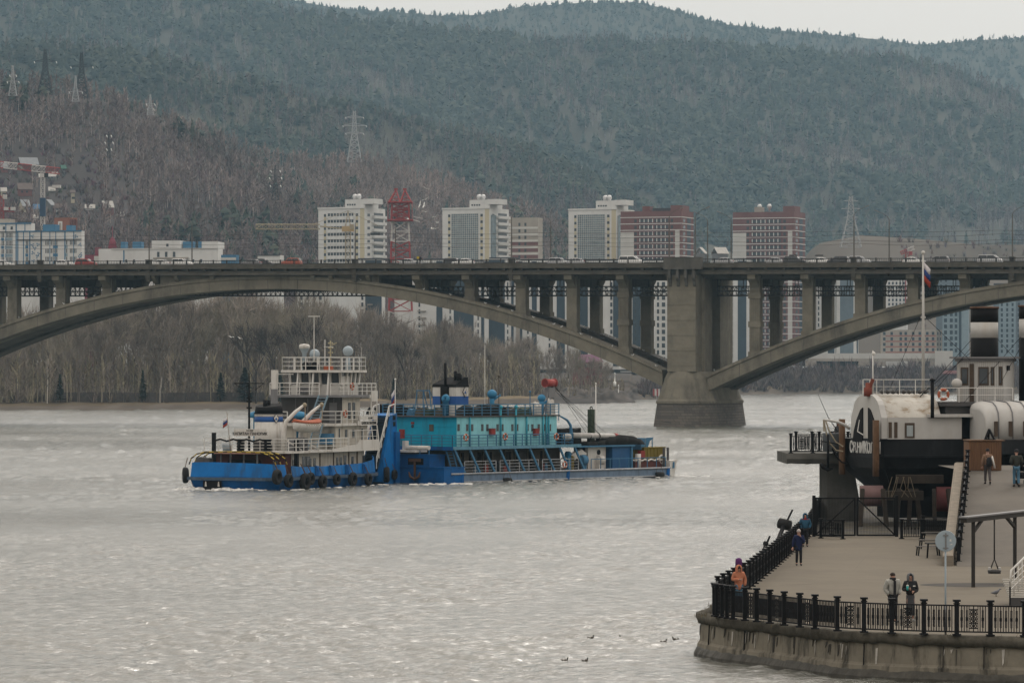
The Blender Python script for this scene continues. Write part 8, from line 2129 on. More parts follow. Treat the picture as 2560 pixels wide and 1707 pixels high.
for y in (198, 206, 214, 221): m.box(rx(y) - 0.5, rx(y) - 0.2, y - 0.15, y + 0.15, QZ, rz(y) - 0.31)
m.build('trestle_post', blk, t)
pts = [Vector((rx(y) + 0.12, y, rz(y))) for y in [RF0 + 1.2 + 2.2 * k for k in range(15)]]
fence('black railing climbing the left side of the ramp', pts, lambda i: False, 'iron railings of the quay', 1.2)
# plank box with a tripod
b0 = XD(2423, 222.8).x; b1 = XD(2504, 222.8).x
t = thing('plank_box', 'brown vertical plank box standing at the top of the ramp', 'box', (b0, 223, RZ))
m = MB(); m.box(b0, b1, 222.9, 225.5, RZ + 0.05, RZ + 1.62)
for k in range(13):
    x = b0 + (b1 - b0) * k / 13; w_ = (b1 - b0) / 13 - 0.02
    m.box(x + 0.01, x + w_, 222.85, 222.899, RZ + 0.03, RZ + 1.64 + rnd.uniform(-0.02, 0.02))
m.loft([[(b1 + 0.001, 222.86, RZ + 0.05), (b1 + 0.24, 225.3, RZ + 0.05), (b1 + 0.18, 225.3, RZ + 1.6), (b1 + 0.001, 222.86, RZ + 1.62)], [(b1 - 0.05, 222.9, RZ + 0.05), (b1 + 0.1, 225.4, RZ + 0.05), (b1 + 0.1, 225.4, RZ + 1.6), (b1 - 0.05, 222.9, RZ + 1.62)]], True, False)
m.build('plank_walls', woodd, t)
m = MB(); m.box(b0 - 0.05, b1 + 0.2, 222.8, 225.5, RZ + 1.66, RZ + 1.72); m.build('box_lid', wpost, t)
t = thing('black_tripod', 'black three legged frame standing on the plank box', 'tripod', P(2473, 1110, 224))
m = MB(); ap_ = P(2473, 1073, 224)
for px, dy in ((2455, -0.4), (2492, -0.4), (2474, 0.8)): m.beam(P(px, 1113, 224) + Vector((0, dy, 0)), ap_, 0.1)
m.beam(P(2463, 1098, 224) + Vector((0, -.2, 0)), P(2484, 1098, 224) + Vector((0, -.2, 0)), 0.05); m.build('frame', blk, t)
# swing frame, sign, benches, stage, bollards
t = thing('swing_stand', 'dark timber swing frame standing before the ramp', 'swing frame', G(2433, 1467, QZ))
L0 = G(2433, 1467, QZ); L1 = G(2537, 1450, QZ); dv = (L1 - L0); far = L0 + dv * 2.6
frm = mat('dark_brown_frame', (0.028, 0.025, 0.022), 0.7, 0.25, 1.5)
for p in (L0, L1, L0 + dv * 2): m = MB(); m.box(p.x - 0.075, p.x + 0.075, p.y - 0.075, p.y + 0.075, QZ, QZ + 2.82); m.build('post', frm, t)
m = MB(); m.beam(L0 - dv * 0.22 + Vector((0, 0, 2.9)), far + Vector((0, 0, 2.9)), 0.3, 0.2); m.build('beam', frm, t)
m = MB(); m.beam(L0 - dv * 0.23 + Vector((0, 0, 3.03)), far + Vector((0, 0, 3.03)), 0.42, 0.06); m.build('beam_cap', shg, t)
for p, q in ((L0, 1), (L1, -1)): m = MB(); m.beam(p + Vector((0, 0, 2.35)), p + dv * 0.2 * q + Vector((0, 0, 2.82)), 0.12); m.build('brace', frm, t)
mid = L0 + dv * 0.5
t = thing('swing', 'single swing hanging from the dark frame on one rope', 'swing', (mid.x, mid.y, QZ + 2.8))
m = MB(); m.cyl((mid.x, mid.y, QZ + 2.8), (mid.x, mid.y, QZ + 1.05), 0.035, n=6)
for x, y in ((-.22, -.14), (.22, -.14), (-.22, .14), (.22, .14)): m.cyl((mid.x, mid.y, QZ + 1.08), (mid.x + x, mid.y + y, QZ + 0.5), 0.022, n=5)
m.build('rope', frm, t)
m = MB(); m.torus((mid.x, mid.y, QZ + 0.55), 0.24, 0.06, (0, 0, 1), 14, 6, 1.2); m.box(mid.x - 0.26, mid.x + 0.26, mid.y - 0.17, mid.y + 0.17, QZ + 0.44, QZ + 0.49); m.build('seat', shgd, t)
m = MB(); m.box(mid.x - 0.27, mid.x - 0.16, mid.y - 0.19, mid.y + 0.1, QZ + 0.6, QZ + 0.72); m.box(mid.x + 0.16, mid.x + 0.27, mid.y - 0.19, mid.y + 0.1, QZ + 0.6, QZ + 0.72); m.build('seat_pad', swt, t)
t = G(2440, 1466, QZ); m = MB(); n_ = 40; a = G(2330, 1465, QZ); b = G(2560, 1458, QZ); c = (a + b) / 2; hx = (b - a).length / 2
m.poly([(c.x + hx * 1.05 * math.cos(2 * math.pi * k / n_), c.y + 1.6 * math.sin(2 * math.pi * k / n_), QZ + 0.006) for k in range(n_)]); rm = m.build('rubber_mat', mat('rubber_surface', (0.055, 0.05, 0.045), 0.95, 0.2, 1)); tag(rm, 'dark oval rubber mat on the paving under the swing', 'mat')
sp = G(2363, 1588, QZ) + Vector((0, -0.1, -0.05))
t = thing('road_sign', 'grey back of a round sign on a tall pole at the quay edge', 'sign', sp)
m = MB(); m.cyl(sp + Vector((0, 0, -0.1)), sp + Vector((0, 0, 3.72)), 0.033, n=10); m.build('pole', ggb, t)
m = MB(); m.cyl(sp + Vector((0, 0, 0.0)), sp + Vector((0, 0, 1.12)), 0.037, n=10); m.build('pole_sleeve', mat('dull_steel', (0.19, 0.19, 0.19), 0.6, 0.15, 3), t)
m = MB(); c = sp + Vector((0, -0.06, 3.36)); m.cyl(c + Vector((0, 0, 0)), c + Vector((0, -0.015, 0)), 0.36, n=32); m.torus(c, 0.355, 0.014, (0, 1, 0), 32, 6); sd_ = m.build('disc', ggb, t)
m = MB()
for z in (0.2, -0.24): m.box(c.x - 0.09, c.x + 0.09, c.y - 0.045, c.y - 0.016, c.z + z - 0.02, c.z + z + 0.02)
m.box(c.x - 0.025, c.x + 0.025, c.y - 0.04, c.y - 0.016, c.z - 0.3, c.z + 0.28); m.build('clamp', mat('dull_steel', (0.19, 0.19, 0.19)), sd_)
m = MB(); m.poly([(c.x + 0.13, c.y - 0.018, c.z + 0.0), (c.x + 0.2, c.y - 0.018, c.z - 0.02), (c.x + 0.19, c.y - 0.018, c.z + 0.07), (c.x + 0.14, c.y - 0.018, c.z + 0.06)]); m.poly([(c.x + 0.12, c.y - 0.018, c.z - 0.14), (c.x + 0.24, c.y - 0.018, c.z - 0.13), (c.x + 0.22, c.y - 0.018, c.z - 0.09), (c.x + 0.15, c.y - 0.018, c.z - 0.12)]); m.build('sticker', ringw, sd_)
def bench(px, y, lb, rz_):
    t = thing('bench', lb, 'bench', G(px, y, QZ), rz_, 'benches by the ramp foot')
    m = MB()
    for k in range(4): m.box(-0.6, 0.6, -0.22 + 0.115 * k, -0.13 + 0.115 * k, 0.44, 0.48)
    m.build('seat', mat('bench_slats', (0.11, 0.10, 0.09), 0.5, 0.3, 4), t, True)
    for sx in (-1, 1):
        m = MB()
        for sy in (-1, 1): m.beam((sx * 0.55, sy * 0.2, 0), (sx * 0.5, sy * 0.2, 0.44), 0.06)
        m.beam((sx * 0.5, -0.22, 0.42), (sx * 0.5, 0.22, 0.42), 0.06); m.build('leg_frame', fenc, t, True)
for px, y, lb in ((2332, 1352, 'farthest of the three benches by the ramp foot'), (2326, 1371, 'middle bench of the three by the ramp foot'), (2320, 1388, 'nearest bench on the left by the ramp foot')): bench(px, y, lb, 0.15)
t = thing('picnic_table', 'small dark table frame beside the benches', 'table', G(2340, 1394, QZ), 0.15)
m = MB(); m.box(-0.5, 0.5, -0.3, 0.3, 0.7, 0.75); m.build('table_top', fenc, t, True)
for sx in (-1, 1): m = MB(); m.beam((sx * 0.45, 0, 0), (sx * 0.4, 0, 0.7), 0.07); m.build('leg', fenc, t, True)
st0 = G(2525, 1516, QZ)
t = thing('plank_stage', 'white plank stage with a handrail at the right edge', 'stage', st0)
m = MB(); x = st0.x
for k in range(9): m.box(x + 0.02, x + 6, st0.y + 0.3 + 0.9 * k * 0.3, st0.y + 0.3 + 0.9 * (k + 1) * 0.3 - 0.03, QZ + 0.3 + 0.075 * k, QZ + 0.36 + 0.075 * k)
m.build('planks', mat('grey_white_planks', (0.40, 0.385, 0.35), 0.85, 0.2, 3, stretch=(0.4, 4, 1)), t)
m = MB(); m.box(x + 0.02, x + 6, st0.y + 0.25, st0.y + 0.29, QZ + 0.0, QZ + 0.34); m.build('front_board', shgd, t)
m = MB(); m.box(x - 0.03, x + 0.03, st0.y - 0.03, st0.y + 0.03, QZ, QZ + 1.0); m.build('rail_post', fenc, t)
m = MB(); a = P(2525, 1466, st0.y); b = P(2528, 1425, st0.y); c = P(2560, 1394, st0.y + 0.6); e = P(2640, 1330, st0.y + 2); m.tube([a, b, c, e], 0.045, 8)
for k in (0.22, 0.55, 0.85): m.cyl(b.lerp(c, k) + Vector((0, 0, 0)), b.lerp(c, k) + Vector((0, 0, -1.1)), 0.022, n=6)
for q in (0.28, 0.5, 0.72): m.tube([b + Vector((0, 0, -q)), c + Vector((0, 0, -q)), e + Vector((0, 0, -q))], 0.018, 5)
m.build('handrail', rlw, t)
for lb, px, y, r0, ln in (('big black roll fender with a raised stick outside the railing', 1961, 1310, 0.27, 0.62), ('smaller black gear with a stick outside the railing', 1914, 1358, 0.12, 0.2)):
    c = P(px, y, 205 if px > 1950 else 196); t = thing('quay_fender', lb, 'fender', c, 0, 'black fenders outside the railing')
    m = MB(); ax = Vector((0.85, -0.5, -0.2)); m.lathe(c - ax * ln * 0.5, [(r0 * 0.4, 0), (r0, 0.02), (r0 * 1.03, ln * 0.5), (r0, ln), (r0 * 0.45, ln + 0.02)], 18, ax); m.build('roll', tyrem, t)
    m = MB(); m.beam(c + Vector((0.1, 0, 0.1)), c + Vector((0.42, 0, 0.75)) * (1 if r0 > 0.2 else 0.5), 0.09); m.build('stick', blk, t)
    m = MB(); m.tube([c, c + Vector((-0.5, -1.5, -0.9)), c + Vector((-0.9, -3, -1.6))], 0.12 if r0 > 0.2 else 0.05, 6); m.build('bracket_arm', blk, t)
# ------------------------------------------------------------------ people, pigeon, ducks
skinm = mat('skin', (0.42, 0.25, 0.19), 0.6, 0.06, 6); hairm = mat('dark_hair', (0.03, 0.022, 0.018), 0.8, 0.2, 8); eyem = mat('eye_dark', (0.02, 0.018, 0.016), 0.4, 0); lipm = mat('lip', (0.30, 0.12, 0.10), 0.6, 0)
def cloth(nm, c, puff=0.0):
    m = mat('cloth_' + nm, c, 0.85, 0.12, 5, 0.2)
    if puff and 'Wave' not in [n.name for n in m.node_tree.nodes]:
        nt = m.node_tree; w = nt.nodes.new('ShaderNodeTexWave'); w.name = 'Wave'; w.bands_direction = 'Z'; w.inputs['Scale'].default_value = puff; w.inputs['Distortion'].default_value = 0.8
        tc = nt.nodes.new('ShaderNodeTexCoord'); nt.links.new(tc.outputs['Object'], w.inputs['Vector'])
        b = nt.nodes.new('ShaderNodeBump'); b.inputs['Strength'].default_value = 0.9; b.inputs['Distance'].default_value = 0.05
        nt.links.new(w.outputs['Fac'], b.inputs['Height']); nt.links.new(b.outputs[0], nt.nodes['Principled BSDF'].inputs['Normal'])
    return m
def skin(name, J, E, m, parent, root=0, sub=2):
    """grow one continuous surface round a skeleton J {name: (pos, radius)} with bones E"""
    ks = list(J); ix = {k: i for i, k in enumerate(ks)}
    bm = bmesh.new(); ly = bm.verts.layers.skin.verify(); vs = [bm.verts.new(J[k][0]) for k in ks]
    for a, b in E: bm.edges.new((vs[ix[a]], vs[ix[b]]))
    for k, v in zip(ks, vs):
        r = J[k][1]; v[ly].radius = r if isinstance(r, tuple) else (r, r); v[ly].use_root = (ks.index(k) == root)
    me = bpy.data.meshes.new(name); bm.to_mesh(me); bm.free()
    ob = bpy.data.objects.new(name, me); COL.objects.link(ob)
    md = ob.modifiers.new('s', 'SKIN'); md.use_smooth_shade = True
    ob.modifiers.new('d', 'SUBSURF').levels = sub
    ob.modifiers['d'].render_levels = sub
    me2 = bpy.data.meshes.new_from_object(ob.evaluated_get(bpy.context.evaluated_depsgraph_get()))
    bpy.data.objects.remove(ob); bpy.data.meshes.remove(me)
    me2.materials.clear(); me2.materials.append(m)
    o = bpy.data.objects.new(name, me2); COL.objects.link(o); o.parent = parent
    return o
def person(label, loc, rz, h, jacket, trousers, shoes, hair=None, hood=None, coat=0.0, pose=None, group=None, hat=None, puff=9, skirt=None, bulk_=1.0, walk=0.0, head_turn=0.0, female=False):
    """standing figure facing -Y; pose overrides elbow/wrist positions"""
    r = thing('person', label, 'person', loc, rz, group); k = h / 1.70; sw = 0.165 if female else 0.185
    r.scale = (k, k, k)
    pz = {'elbL': (0.245, 0.02, 1.12), 'wriL': (0.25, -0.06, 0.86), 'elbR': (-0.245, 0.02, 1.12), 'wriR': (-0.25, -0.06, 0.86)}
    if pose: pz.update(pose)
    w = walk
    J = {'pel': ((0, 0, 0.93), (0.125, 0.10)), 'spi': ((0, 0, 1.13), (0.115, 0.09)), 'che': ((0, 0.005, 1.32), (0.135, 0.10)), 'nek': ((0, 0.0, 1.46), 0.052), 'hea': ((0, -0.012, 1.56), (0.075, 0.088)), 'hed': ((0, -0.01, 1.64), (0.062, 0.07)),
         'shL': ((sw, 0, 1.385), 0.062), 'shR': ((-sw, 0, 1.385), 0.062), 'elbL': (pz['elbL'], 0.043), 'elbR': (pz['elbR'], 0.043), 'wriL': (pz['wriL'], 0.03), 'wriR': (pz['wriR'], 0.03),
         'hiL': ((0.085, 0, 0.88), 0.088), 'hiR': ((-0.085, 0, 0.88), 0.088), 'knL': ((0.09, -0.03 - w, 0.49), 0.058), 'knR': ((-0.09, -0.03 + w * 0.6, 0.49), 0.058), 'anL': ((0.095, 0.01 - w * 1.3, 0.09), 0.042), 'anR': ((-0.095, 0.01 + w * 2.0, 0.09 + w * 0.4), 0.042), 'toL': ((0.11, -0.13 - w * 1.3, 0.04), 0.036), 'toR': ((-0.11, -0.13 + w * 1.8, 0.04), 0.036)}
    E = [('pel', 'spi'), ('spi', 'che'), ('che', 'nek'), ('nek', 'hea'), ('hea', 'hed'), ('che', 'shL'), ('che', 'shR'), ('shL', 'elbL'), ('shR', 'elbR'), ('elbL', 'wriL'), ('elbR', 'wriR'), ('pel', 'hiL'), ('pel', 'hiR'), ('hiL', 'knL'), ('hiR', 'knR'), ('knL', 'anL'), ('knR', 'anR'), ('anL', 'toL'), ('anR', 'toR')]
    body = skin('body', J, E, skinm, r)
    # hands: palm, four curled fingers and a thumb, joined to the body mesh
    hb = MB()
    for sd in ('L', 'R'):
        if pz.get('pocket' + sd): continue
        wv = Vector(pz['wri' + sd]); d = (wv - Vector(pz['elb' + sd])).normalized(); sx = 1 if sd == 'L' else -1
        side = Vector((0, 1, 0)).cross(d).normalized() if abs(d.y) < 0.9 else Vector((1, 0, 0)); nrm = d.cross(side).normalized()
        hb.smooth = True
        hb.loft([[wv + d * q + side * (wd * math.cos(a)) + nrm * (tk * math.sin(a)) for a in [j * 0.785 for j in range(8)]] for q, wd, tk in ((-0.02, 0.026, 0.022), (0.03, 0.038, 0.018), (0.085, 0.042, 0.015))], True, True)
        for fi, (o_, ln) in enumerate(((-0.032, 0.062), (-0.011, 0.074), (0.011, 0.070), (0.031, 0.055))):
            a = wv + d * 0.083 + side * o_; b = a + d * ln * 0.55 - nrm * 0.008; c = b + d * ln * 0.35 - nrm * ln * 0.45
            hb.tube([a, b, c], [0.0095, 0.0085, 0.007], 6)
        a = wv + d * 0.03 + side * 0.036 * -sx; hb.tube([a, a + d * 0.035 - side * 0.022 * sx, a + d * 0.068 - side * 0.018 * sx - nrm * 0.012], [0.012, 0.010, 0.008], 6)
    # nose and ears belong to the head too
    hb.loft([[(x, y, z) for x, y, z in ((-0.011, -0.088, 1.545), (0.011, -0.088, 1.545), (0.009, -0.093, 1.59), (-0.009, -0.093, 1.59))], [(x, y, z) for x, y, z in ((-0.009, -0.112, 1.55), (0.009, -0.112, 1.55), (0.004, -0.098, 1.588), (-0.004, -0.098, 1.588))]], True, True)
    for sx in (-1, 1): hb.ball((sx * 0.078, 0.005, 1.57), 0.024, 7, 5, (0.45, 0.8, 1.2))
    bm = bmesh.new(); bm.from_mesh(body.data); n0 = len(bm.verts)
    vv = [bm.verts.new(v) for v in hb.V]
    for f in hb.F:
        try: fc = bm.faces.new([vv[i] for i in f]); fc.smooth = True
        except ValueError: pass
    bmesh.ops.recalc_face_normals(bm, faces=bm.faces); bm.to_mesh(body.data); bm.free()
    m = MB()
    for sx in (-1, 1): m.ball((sx * 0.031, -0.094, 1.588), 0.0115, 6, 4, (1.3, 0.6, 0.8))
    m.build('eyes', eyem, r, True)
    m = MB(); m.ball((0, -0.095, 1.522), 0.02, 6, 4, (1.2, 0.5, 0.4)); m.build('mouth', lipm, r, True)
    # clothes
    g = 0.035 * bulk_
    KJ = {'pel': ((0, 0, 0.90 - coat), (0.155 + coat * 0.12 + g * 0.6, 0.125 + coat * 0.1 + g * 0.5)), 'spi': ((0, 0, 1.10), (0.14 + g, 0.115 + g)), 'che': ((0, 0.005, 1.32), (0.15 + g, 0.118 + g)), 'col': ((0, 0.0, 1.45), 0.085), 'shL': ((sw + 0.01, 0, 1.375), 0.078 + g * 0.7), 'shR': ((-sw - 0.01, 0, 1.375), 0.078 + g * 0.7), 'elbL': (pz['elbL'], 0.062 + g * 0.6), 'elbR': (pz['elbR'], 0.062 + g * 0.6)}
    for s_ in ('L', 'R'): KJ['wri' + s_] = (Vector(pz['elb' + s_]).lerp(Vector(pz['wri' + s_]), 0.94 if not pz.get('pocket' + s_) else 1.0), 0.046 + g * 0.4)
    jk = skin('jacket', KJ, [('pel', 'spi'), ('spi', 'che'), ('che', 'col'), ('che', 'shL'), ('che', 'shR'), ('shL', 'elbL'), ('shR', 'elbR'), ('elbL', 'wriL'), ('elbR', 'wriR')], jacket, r)
    if skirt is None:
        TJ = {'pel': ((0, 0, 0.92), (0.14, 0.115))}
        for s_, sx in (('L', 1), ('R', -1)):
            TJ['hi' + s_] = (J['hi' + s_][0], 0.10); TJ['kn' + s_] = (J['kn' + s_][0], 0.074); TJ['an' + s_] = (Vector(J['an' + s_][0]) + Vector((0, 0, 0.01)), 0.062)
        skin('trousers', TJ, [('pel', 'hiL'), ('pel', 'hiR'), ('hiL', 'knL'), ('hiR', 'knR'), ('knL', 'anL'), ('knR', 'anR')], trousers, r)
    else:
        m = MB(); m.loft([[(wd * math.cos(a), wd * 0.72 * math.sin(a), z) for a in [j * 0.3927 for j in range(16)]] for z, wd in ((0.22, 0.17), (0.6, 0.165), (0.95, 0.155))], True, True); m.build('skirt', skirt, r, True)
    for s_ in ('L', 'R'):
        a = Vector(J['an' + s_][0]); t_ = Vector(J['to' + s_][0]); m = MB()
        m.loft([[a + Vector((0.045 * math.cos(q), 0.05 * math.sin(q) + 0.01, 0.02)) for q in [j * 0.785 for j in range(8)]], [a + Vector((0.05 * math.cos(q), 0.06 * math.sin(q), -0.05)) for q in [j * 0.785 for j in range(8)]]], True, True)
        c = a.lerp(t_, 0.6); c.z = t_.z + 0.012; m.ball(c, 0.05, 8, 5, (0.95, 2.4, 0.9)); m.build('shoe', shoes, r, True)
    if hair:
        m = MB(); m.ball((0, 0.012, 1.615), 0.1, 12, 8, (0.9, 1.05, 0.78)); m.build('hair', hair, r, True)
    if hat:
        m = MB(); m.loft([[(wd * math.cos(a), 0.005 + wd * 1.1 * math.sin(a), z) for a in [j * 0.5236 for j in range(12)]] for z, wd in ((1.60, 0.094), (1.64, 0.097), (1.70, 0.08), (1.735, 0.04), (1.745, 0.005))], True, True); m.build('hat', hat, r, True)
    if hood:
        m = MB(); rg = []
        for z, wd, op in ((1.43, 0.105, 0.4), (1.49, 0.108, 0.55), (1.56, 0.112, 0.62), (1.63, 0.108, 0.55), (1.69, 0.085, 0.3), (1.725, 0.03, 0.0)):
            a0 = -math.pi / 2 + op; rg.append([(wd * math.cos(a0 + (2 * math.pi - 2 * op) * j / 15), 0.012 + wd * 1.12 * math.sin(a0 + (2 * math.pi - 2 * op) * j / 15), z) for j in range(16)])
        m.loft(rg, False, True, close=False); o = m.build('hood', hood, r, True); sm_ = o.modifiers.new('t', 'SOLIDIFY'); sm_.thickness = 0.022; sm_.offset = 1
    return r
blkc = cloth('black', (0.015, 0.015, 0.017)); navyc = cloth('navy', (0.018, 0.03, 0.10), 10); gryc = cloth('pale_grey', (0.48, 0.48, 0.44), 8); hdg = cloth('grey_hood', (0.11, 0.115, 0.12)); orc = cloth('salmon', (0.72, 0.28, 0.16), 9); dkp = cloth('dark_puffer', (0.016, 0.018, 0.024), 9)
shb = mat('shoe_black', (0.015, 0.015, 0.015), 0.5, 0.1, 4); shw_ = mat('shoe_white', (0.55, 0.55, 0.53), 0.6, 0.1, 4); jean = cloth('jeans', (0.06, 0.14, 0.21)); tealc = cloth('teal_blue', (0.02, 0.075, 0.13)); olv = cloth('olive_dark', (0.03, 0.032, 0.026)); brc = cloth('brown_jacket', (0.19, 0.115, 0.075)); gtr = cloth('grey_trousers', (0.075, 0.065, 0.065)); hatw = cloth('pale_knit', (0.42, 0.38, 0.36)); purp = cloth('purple', (0.08, 0.02, 0.10)); redc = cloth('red_scarf', (0.30, 0.025, 0.02)); charc = cloth('charcoal', (0.045, 0.047, 0.052))
pk = {'elbL': (0.27, 0.05, 1.13), 'wriL': (0.19, -0.10, 0.95), 'elbR': (-0.27, 0.05, 1.13), 'wriR': (-0.19, -0.10, 0.95), 'pocketL': 1, 'pocketR': 1}
a = G(2232, 1556, QZ); pm_ = person('man in a pale grey puffer jacket with black scarf, hands in pockets', a, 0.35, 1.86, gryc, blkc, shb, hair=hairm, pose=pk, bulk_=1.15, group='couple at the front railing')
m = MB(); m.loft([[(wd * math.cos(q), wd * 0.95 * math.sin(q), z) for q in [j * 0.524 for j in range(12)]] for z, wd in ((1.40, 0.105), (1.45, 0.115), (1.52, 0.105))], True, True); m.box(-0.04, 0.035, -0.19, -0.14, 0.86, 1.42); m.build('scarf', blkc, pm_, True)
a = G(2276, 1552, QZ); pw = person('woman in black jacket and grey hood holding a turquoise cup', a, 0.1, 1.74, blkc, charc, shw_, hood=hdg, pose={'elbL': (0.24, 0.03, 1.10), 'wriL': (0.06, -0.22, 1.08), 'elbR': (-0.25, 0.02, 1.12), 'wriR': (-0.11, -0.24, 1.18)}, bulk_=1.25, female=True, group='couple at the front railing', skirt=charc)
cup = thing('paper_cup', 'turquoise takeaway cup with white lid and straw in the hand of the hooded woman', 'cup', a + Vector((-0.14, -0.33, 1.24)))
m = MB(); m.lathe((0, 0, -0.08), [(0.034, 0), (0.045, 0.16)], 12); m.build('cup', mat('cup_teal', (0.05, 0.40, 0.38), 0.5, 0), cup, True)
m = MB(); m.lathe((0, 0, 0.08), [(0.048, 0), (0.048, 0.02), (0.035, 0.04), (0.01, 0.045)], 12); m.build('lid', ringw, cup, True)
m = MB(); m.cyl((0, 0, 0.1), (0.02, 0.0, 0.24), 0.006, n=5); m.build('straw', shg, cup, True)
m = MB(); m.box(0.06, 0.15, -0.175, -0.16, 1.26, 1.30); o = m.build('chest_mark', shw_, pw, True)
a = G(1847, 1520, QZ); person('woman in a salmon orange quilted coat with the hood up', a, 0.2, 1.66, orc, jean, shb, hood=orc, hair=hairm, coat=0.18, pose={'elbL': (0.27, 0.04, 1.12), 'wriL': (0.22, -0.09, 0.9), 'pocketL': 1, 'elbR': (-0.26, 0.0, 1.14), 'wriR': (-0.02, -0.24, 1.16)}, female=True, bulk_=1.1)
a = G(1846, 1502, QZ); person('person in dark jacket and purple hood looking at the river', a, -1.9, 1.70, dkp, blkc, shb, hood=purp, hair=mat('grey_hair', (0.2, 0.19, 0.18), 0.8, 0.2, 8), pose=pk, female=True)
a = G(1997, 1413, QZ); person('woman in a long navy puffer coat and pale knit hat, hand at her face', a, 0.05, 1.70, navyc, blkc, shb, hat=hatw, coat=0.22, pose={'elbL': (0.25, -0.06, 1.10), 'wriL': (0.05, -0.17, 1.42), 'elbR': (-0.25, 0.03, 1.12), 'wriR': (-0.29, -0.03, 0.85)}, female=True, walk=0.03)
a = G(2013, 1366, QZ); pt = person('person in teal blue hooded jacket with red scarf behind the navy coat', a, 0.0, 1.74, tealc, blkc, shb, hood=tealc, pose=pk, walk=0.05)
m = MB(); m.loft([[(wd * math.cos(q), wd * math.sin(q), z) for q in [j * 0.524 for j in range(12)]] for z, wd in ((1.38, 0.10), (1.44, 0.112), (1.50, 0.1))], True, True); m.box(-0.2, 0.2, -0.1, 0.1, 1.40, 1.425); m.build('scarf', redc, pt, True)
# the two on the ramp, seen from behind
y = 217.0; x = XD(2469, y).x; pb = person('walker from behind in brown jacket with black backpack on the ramp', (x, y, rz(y)), math.pi, 1.9, brc, gtr, shb, hat=blkc, walk=0.12, female=True)
bp = thing('backpack', 'black backpack on the back of the brown jacket walker', 'backpack', (x + 0.05, y - 0.24, rz(y) + 1.22))
m = MB(); m.loft([[(wx * math.cos(q), wy * math.sin(q), z) for q in [j * 0.524 for j in range(12)]] for z, wx, wy in ((-0.24, 0.1, 0.06), (-0.15, 0.16, 0.1), (0.1, 0.15, 0.1), (0.22, 0.1, 0.07), (0.26, 0.03, 0.03))], True, True); m.build('bag', blkc, bp, True)
for sx in (-1, 1): m = MB(); m.tube([(sx * 0.09, 0.02, -0.1), (sx * 0.14, 0.2, 0.05), (sx * 0.12, 0.1, 0.3)], 0.018, 5); m.build('strap', blkc, bp, True)
rb = thing('rolled_poster', 'white rolled sheet carried under the arm of the brown jacket walker', 'roll', (x + 0.3, y, rz(y) + 1.2)); m = MB(); m.cyl((0.08, -0.1, -0.33), (-0.08, -0.1, 0.33), 0.055, n=10); m.build('roll', ringw, rb, True)
y = 216.0; x = XD(2541, y).x; person('man from behind in dark jacket and blue jeans pushing a pushchair', (x, y, rz(y)), math.pi, 2.0, olv, jean, shb, hat=blkc, walk=0.06, pose={'elbL': (0.26, 0.06, 1.14), 'wriL': (0.15, -0.24, 1.02), 'elbR': (-0.26, 0.06, 1.14), 'wriR': (-0.15, -0.24, 1.02)})
sx_ = x + 0.35; sy_ = y + 0.75; t = thing('pushchair', 'black pushchair pushed up the ramp at the right edge', 'pushchair', (sx_, sy_, rz(sy_)))
for px_, py_ in ((-0.25, -0.35), (0.25, -0.35), (-0.22, 0.4), (0.22, 0.4)): m = MB(); m.torus((px_, py_, 0.14), 0.11, 0.03, (1, 0, 0), 14, 6); m.build('wheel', tyrem, t, True)
m = MB(); m.loft([[(-0.22, -0.3, 0.35), (0.22, -0.3, 0.35), (0.22, 0.4, 0.35), (-0.22, 0.4, 0.35)], [(-0.26, -0.35, 0.7), (0.26, -0.35, 0.7), (0.26, 0.45, 0.7), (-0.26, 0.45, 0.7)]], True, True); m.build('seat_bucket', blkc, t, True)
m = MB(); m.loft([[(0.26 * math.cos(q), -0.2 + 0.32 * math.sin(q) * c_, 0.7 + 0.38 * math.sin(q) * s_) for q in [j * 0.4488 for j in range(8)]] for c_, s_ in ((1, 0.1), (0.7, 0.75), (0.1, 1.0))], False, True, close=False); m.build('canopy', blkc, t, True)
m = MB(); m.tube([(-0.2, -0.3, 0.4), (-0.2, -0.6, 1.0), (0.2, -0.6, 1.0), (0.2, -0.3, 0.4)], 0.018, 6)
for q in (-1, 1): m.beam((q * 0.22, -0.35, 0.14), (q * 0.2, 0.3, 0.5), 0.03); m.beam((q * 0.22, 0.4, 0.14), (q * 0.2, -0.2, 0.5), 0.03)
m.build('frame', shgd, t, True)
# angler on the jetty
a = XD(2097, 250.5, 5.79); person('angler in dark hooded jacket standing on the raised jetty', a, -0.8, 1.9, charc, blkc, shb, hood=blkc, pose={'elbL': (0.24, -0.05, 1.12), 'wriL': (0.02, -0.26, 1.05), 'elbR': (-0.24, -0.02, 1.12), 'wriR': (-0.08, -0.28, 1.08)})
t = thing('fishing_rod', 'long thin fishing rod pointing up left from the angler', 'fishing rod', a + Vector((-0.2, -0.2, 1.2))); m = MB(); m.tube([(0.25, 0, -0.1), (-0.5, -0.2, 1.0), P(2045, 985, 248.5) - t.location], [0.03, 0.022, 0.012], 5); m.build('rod', blk, t, True)
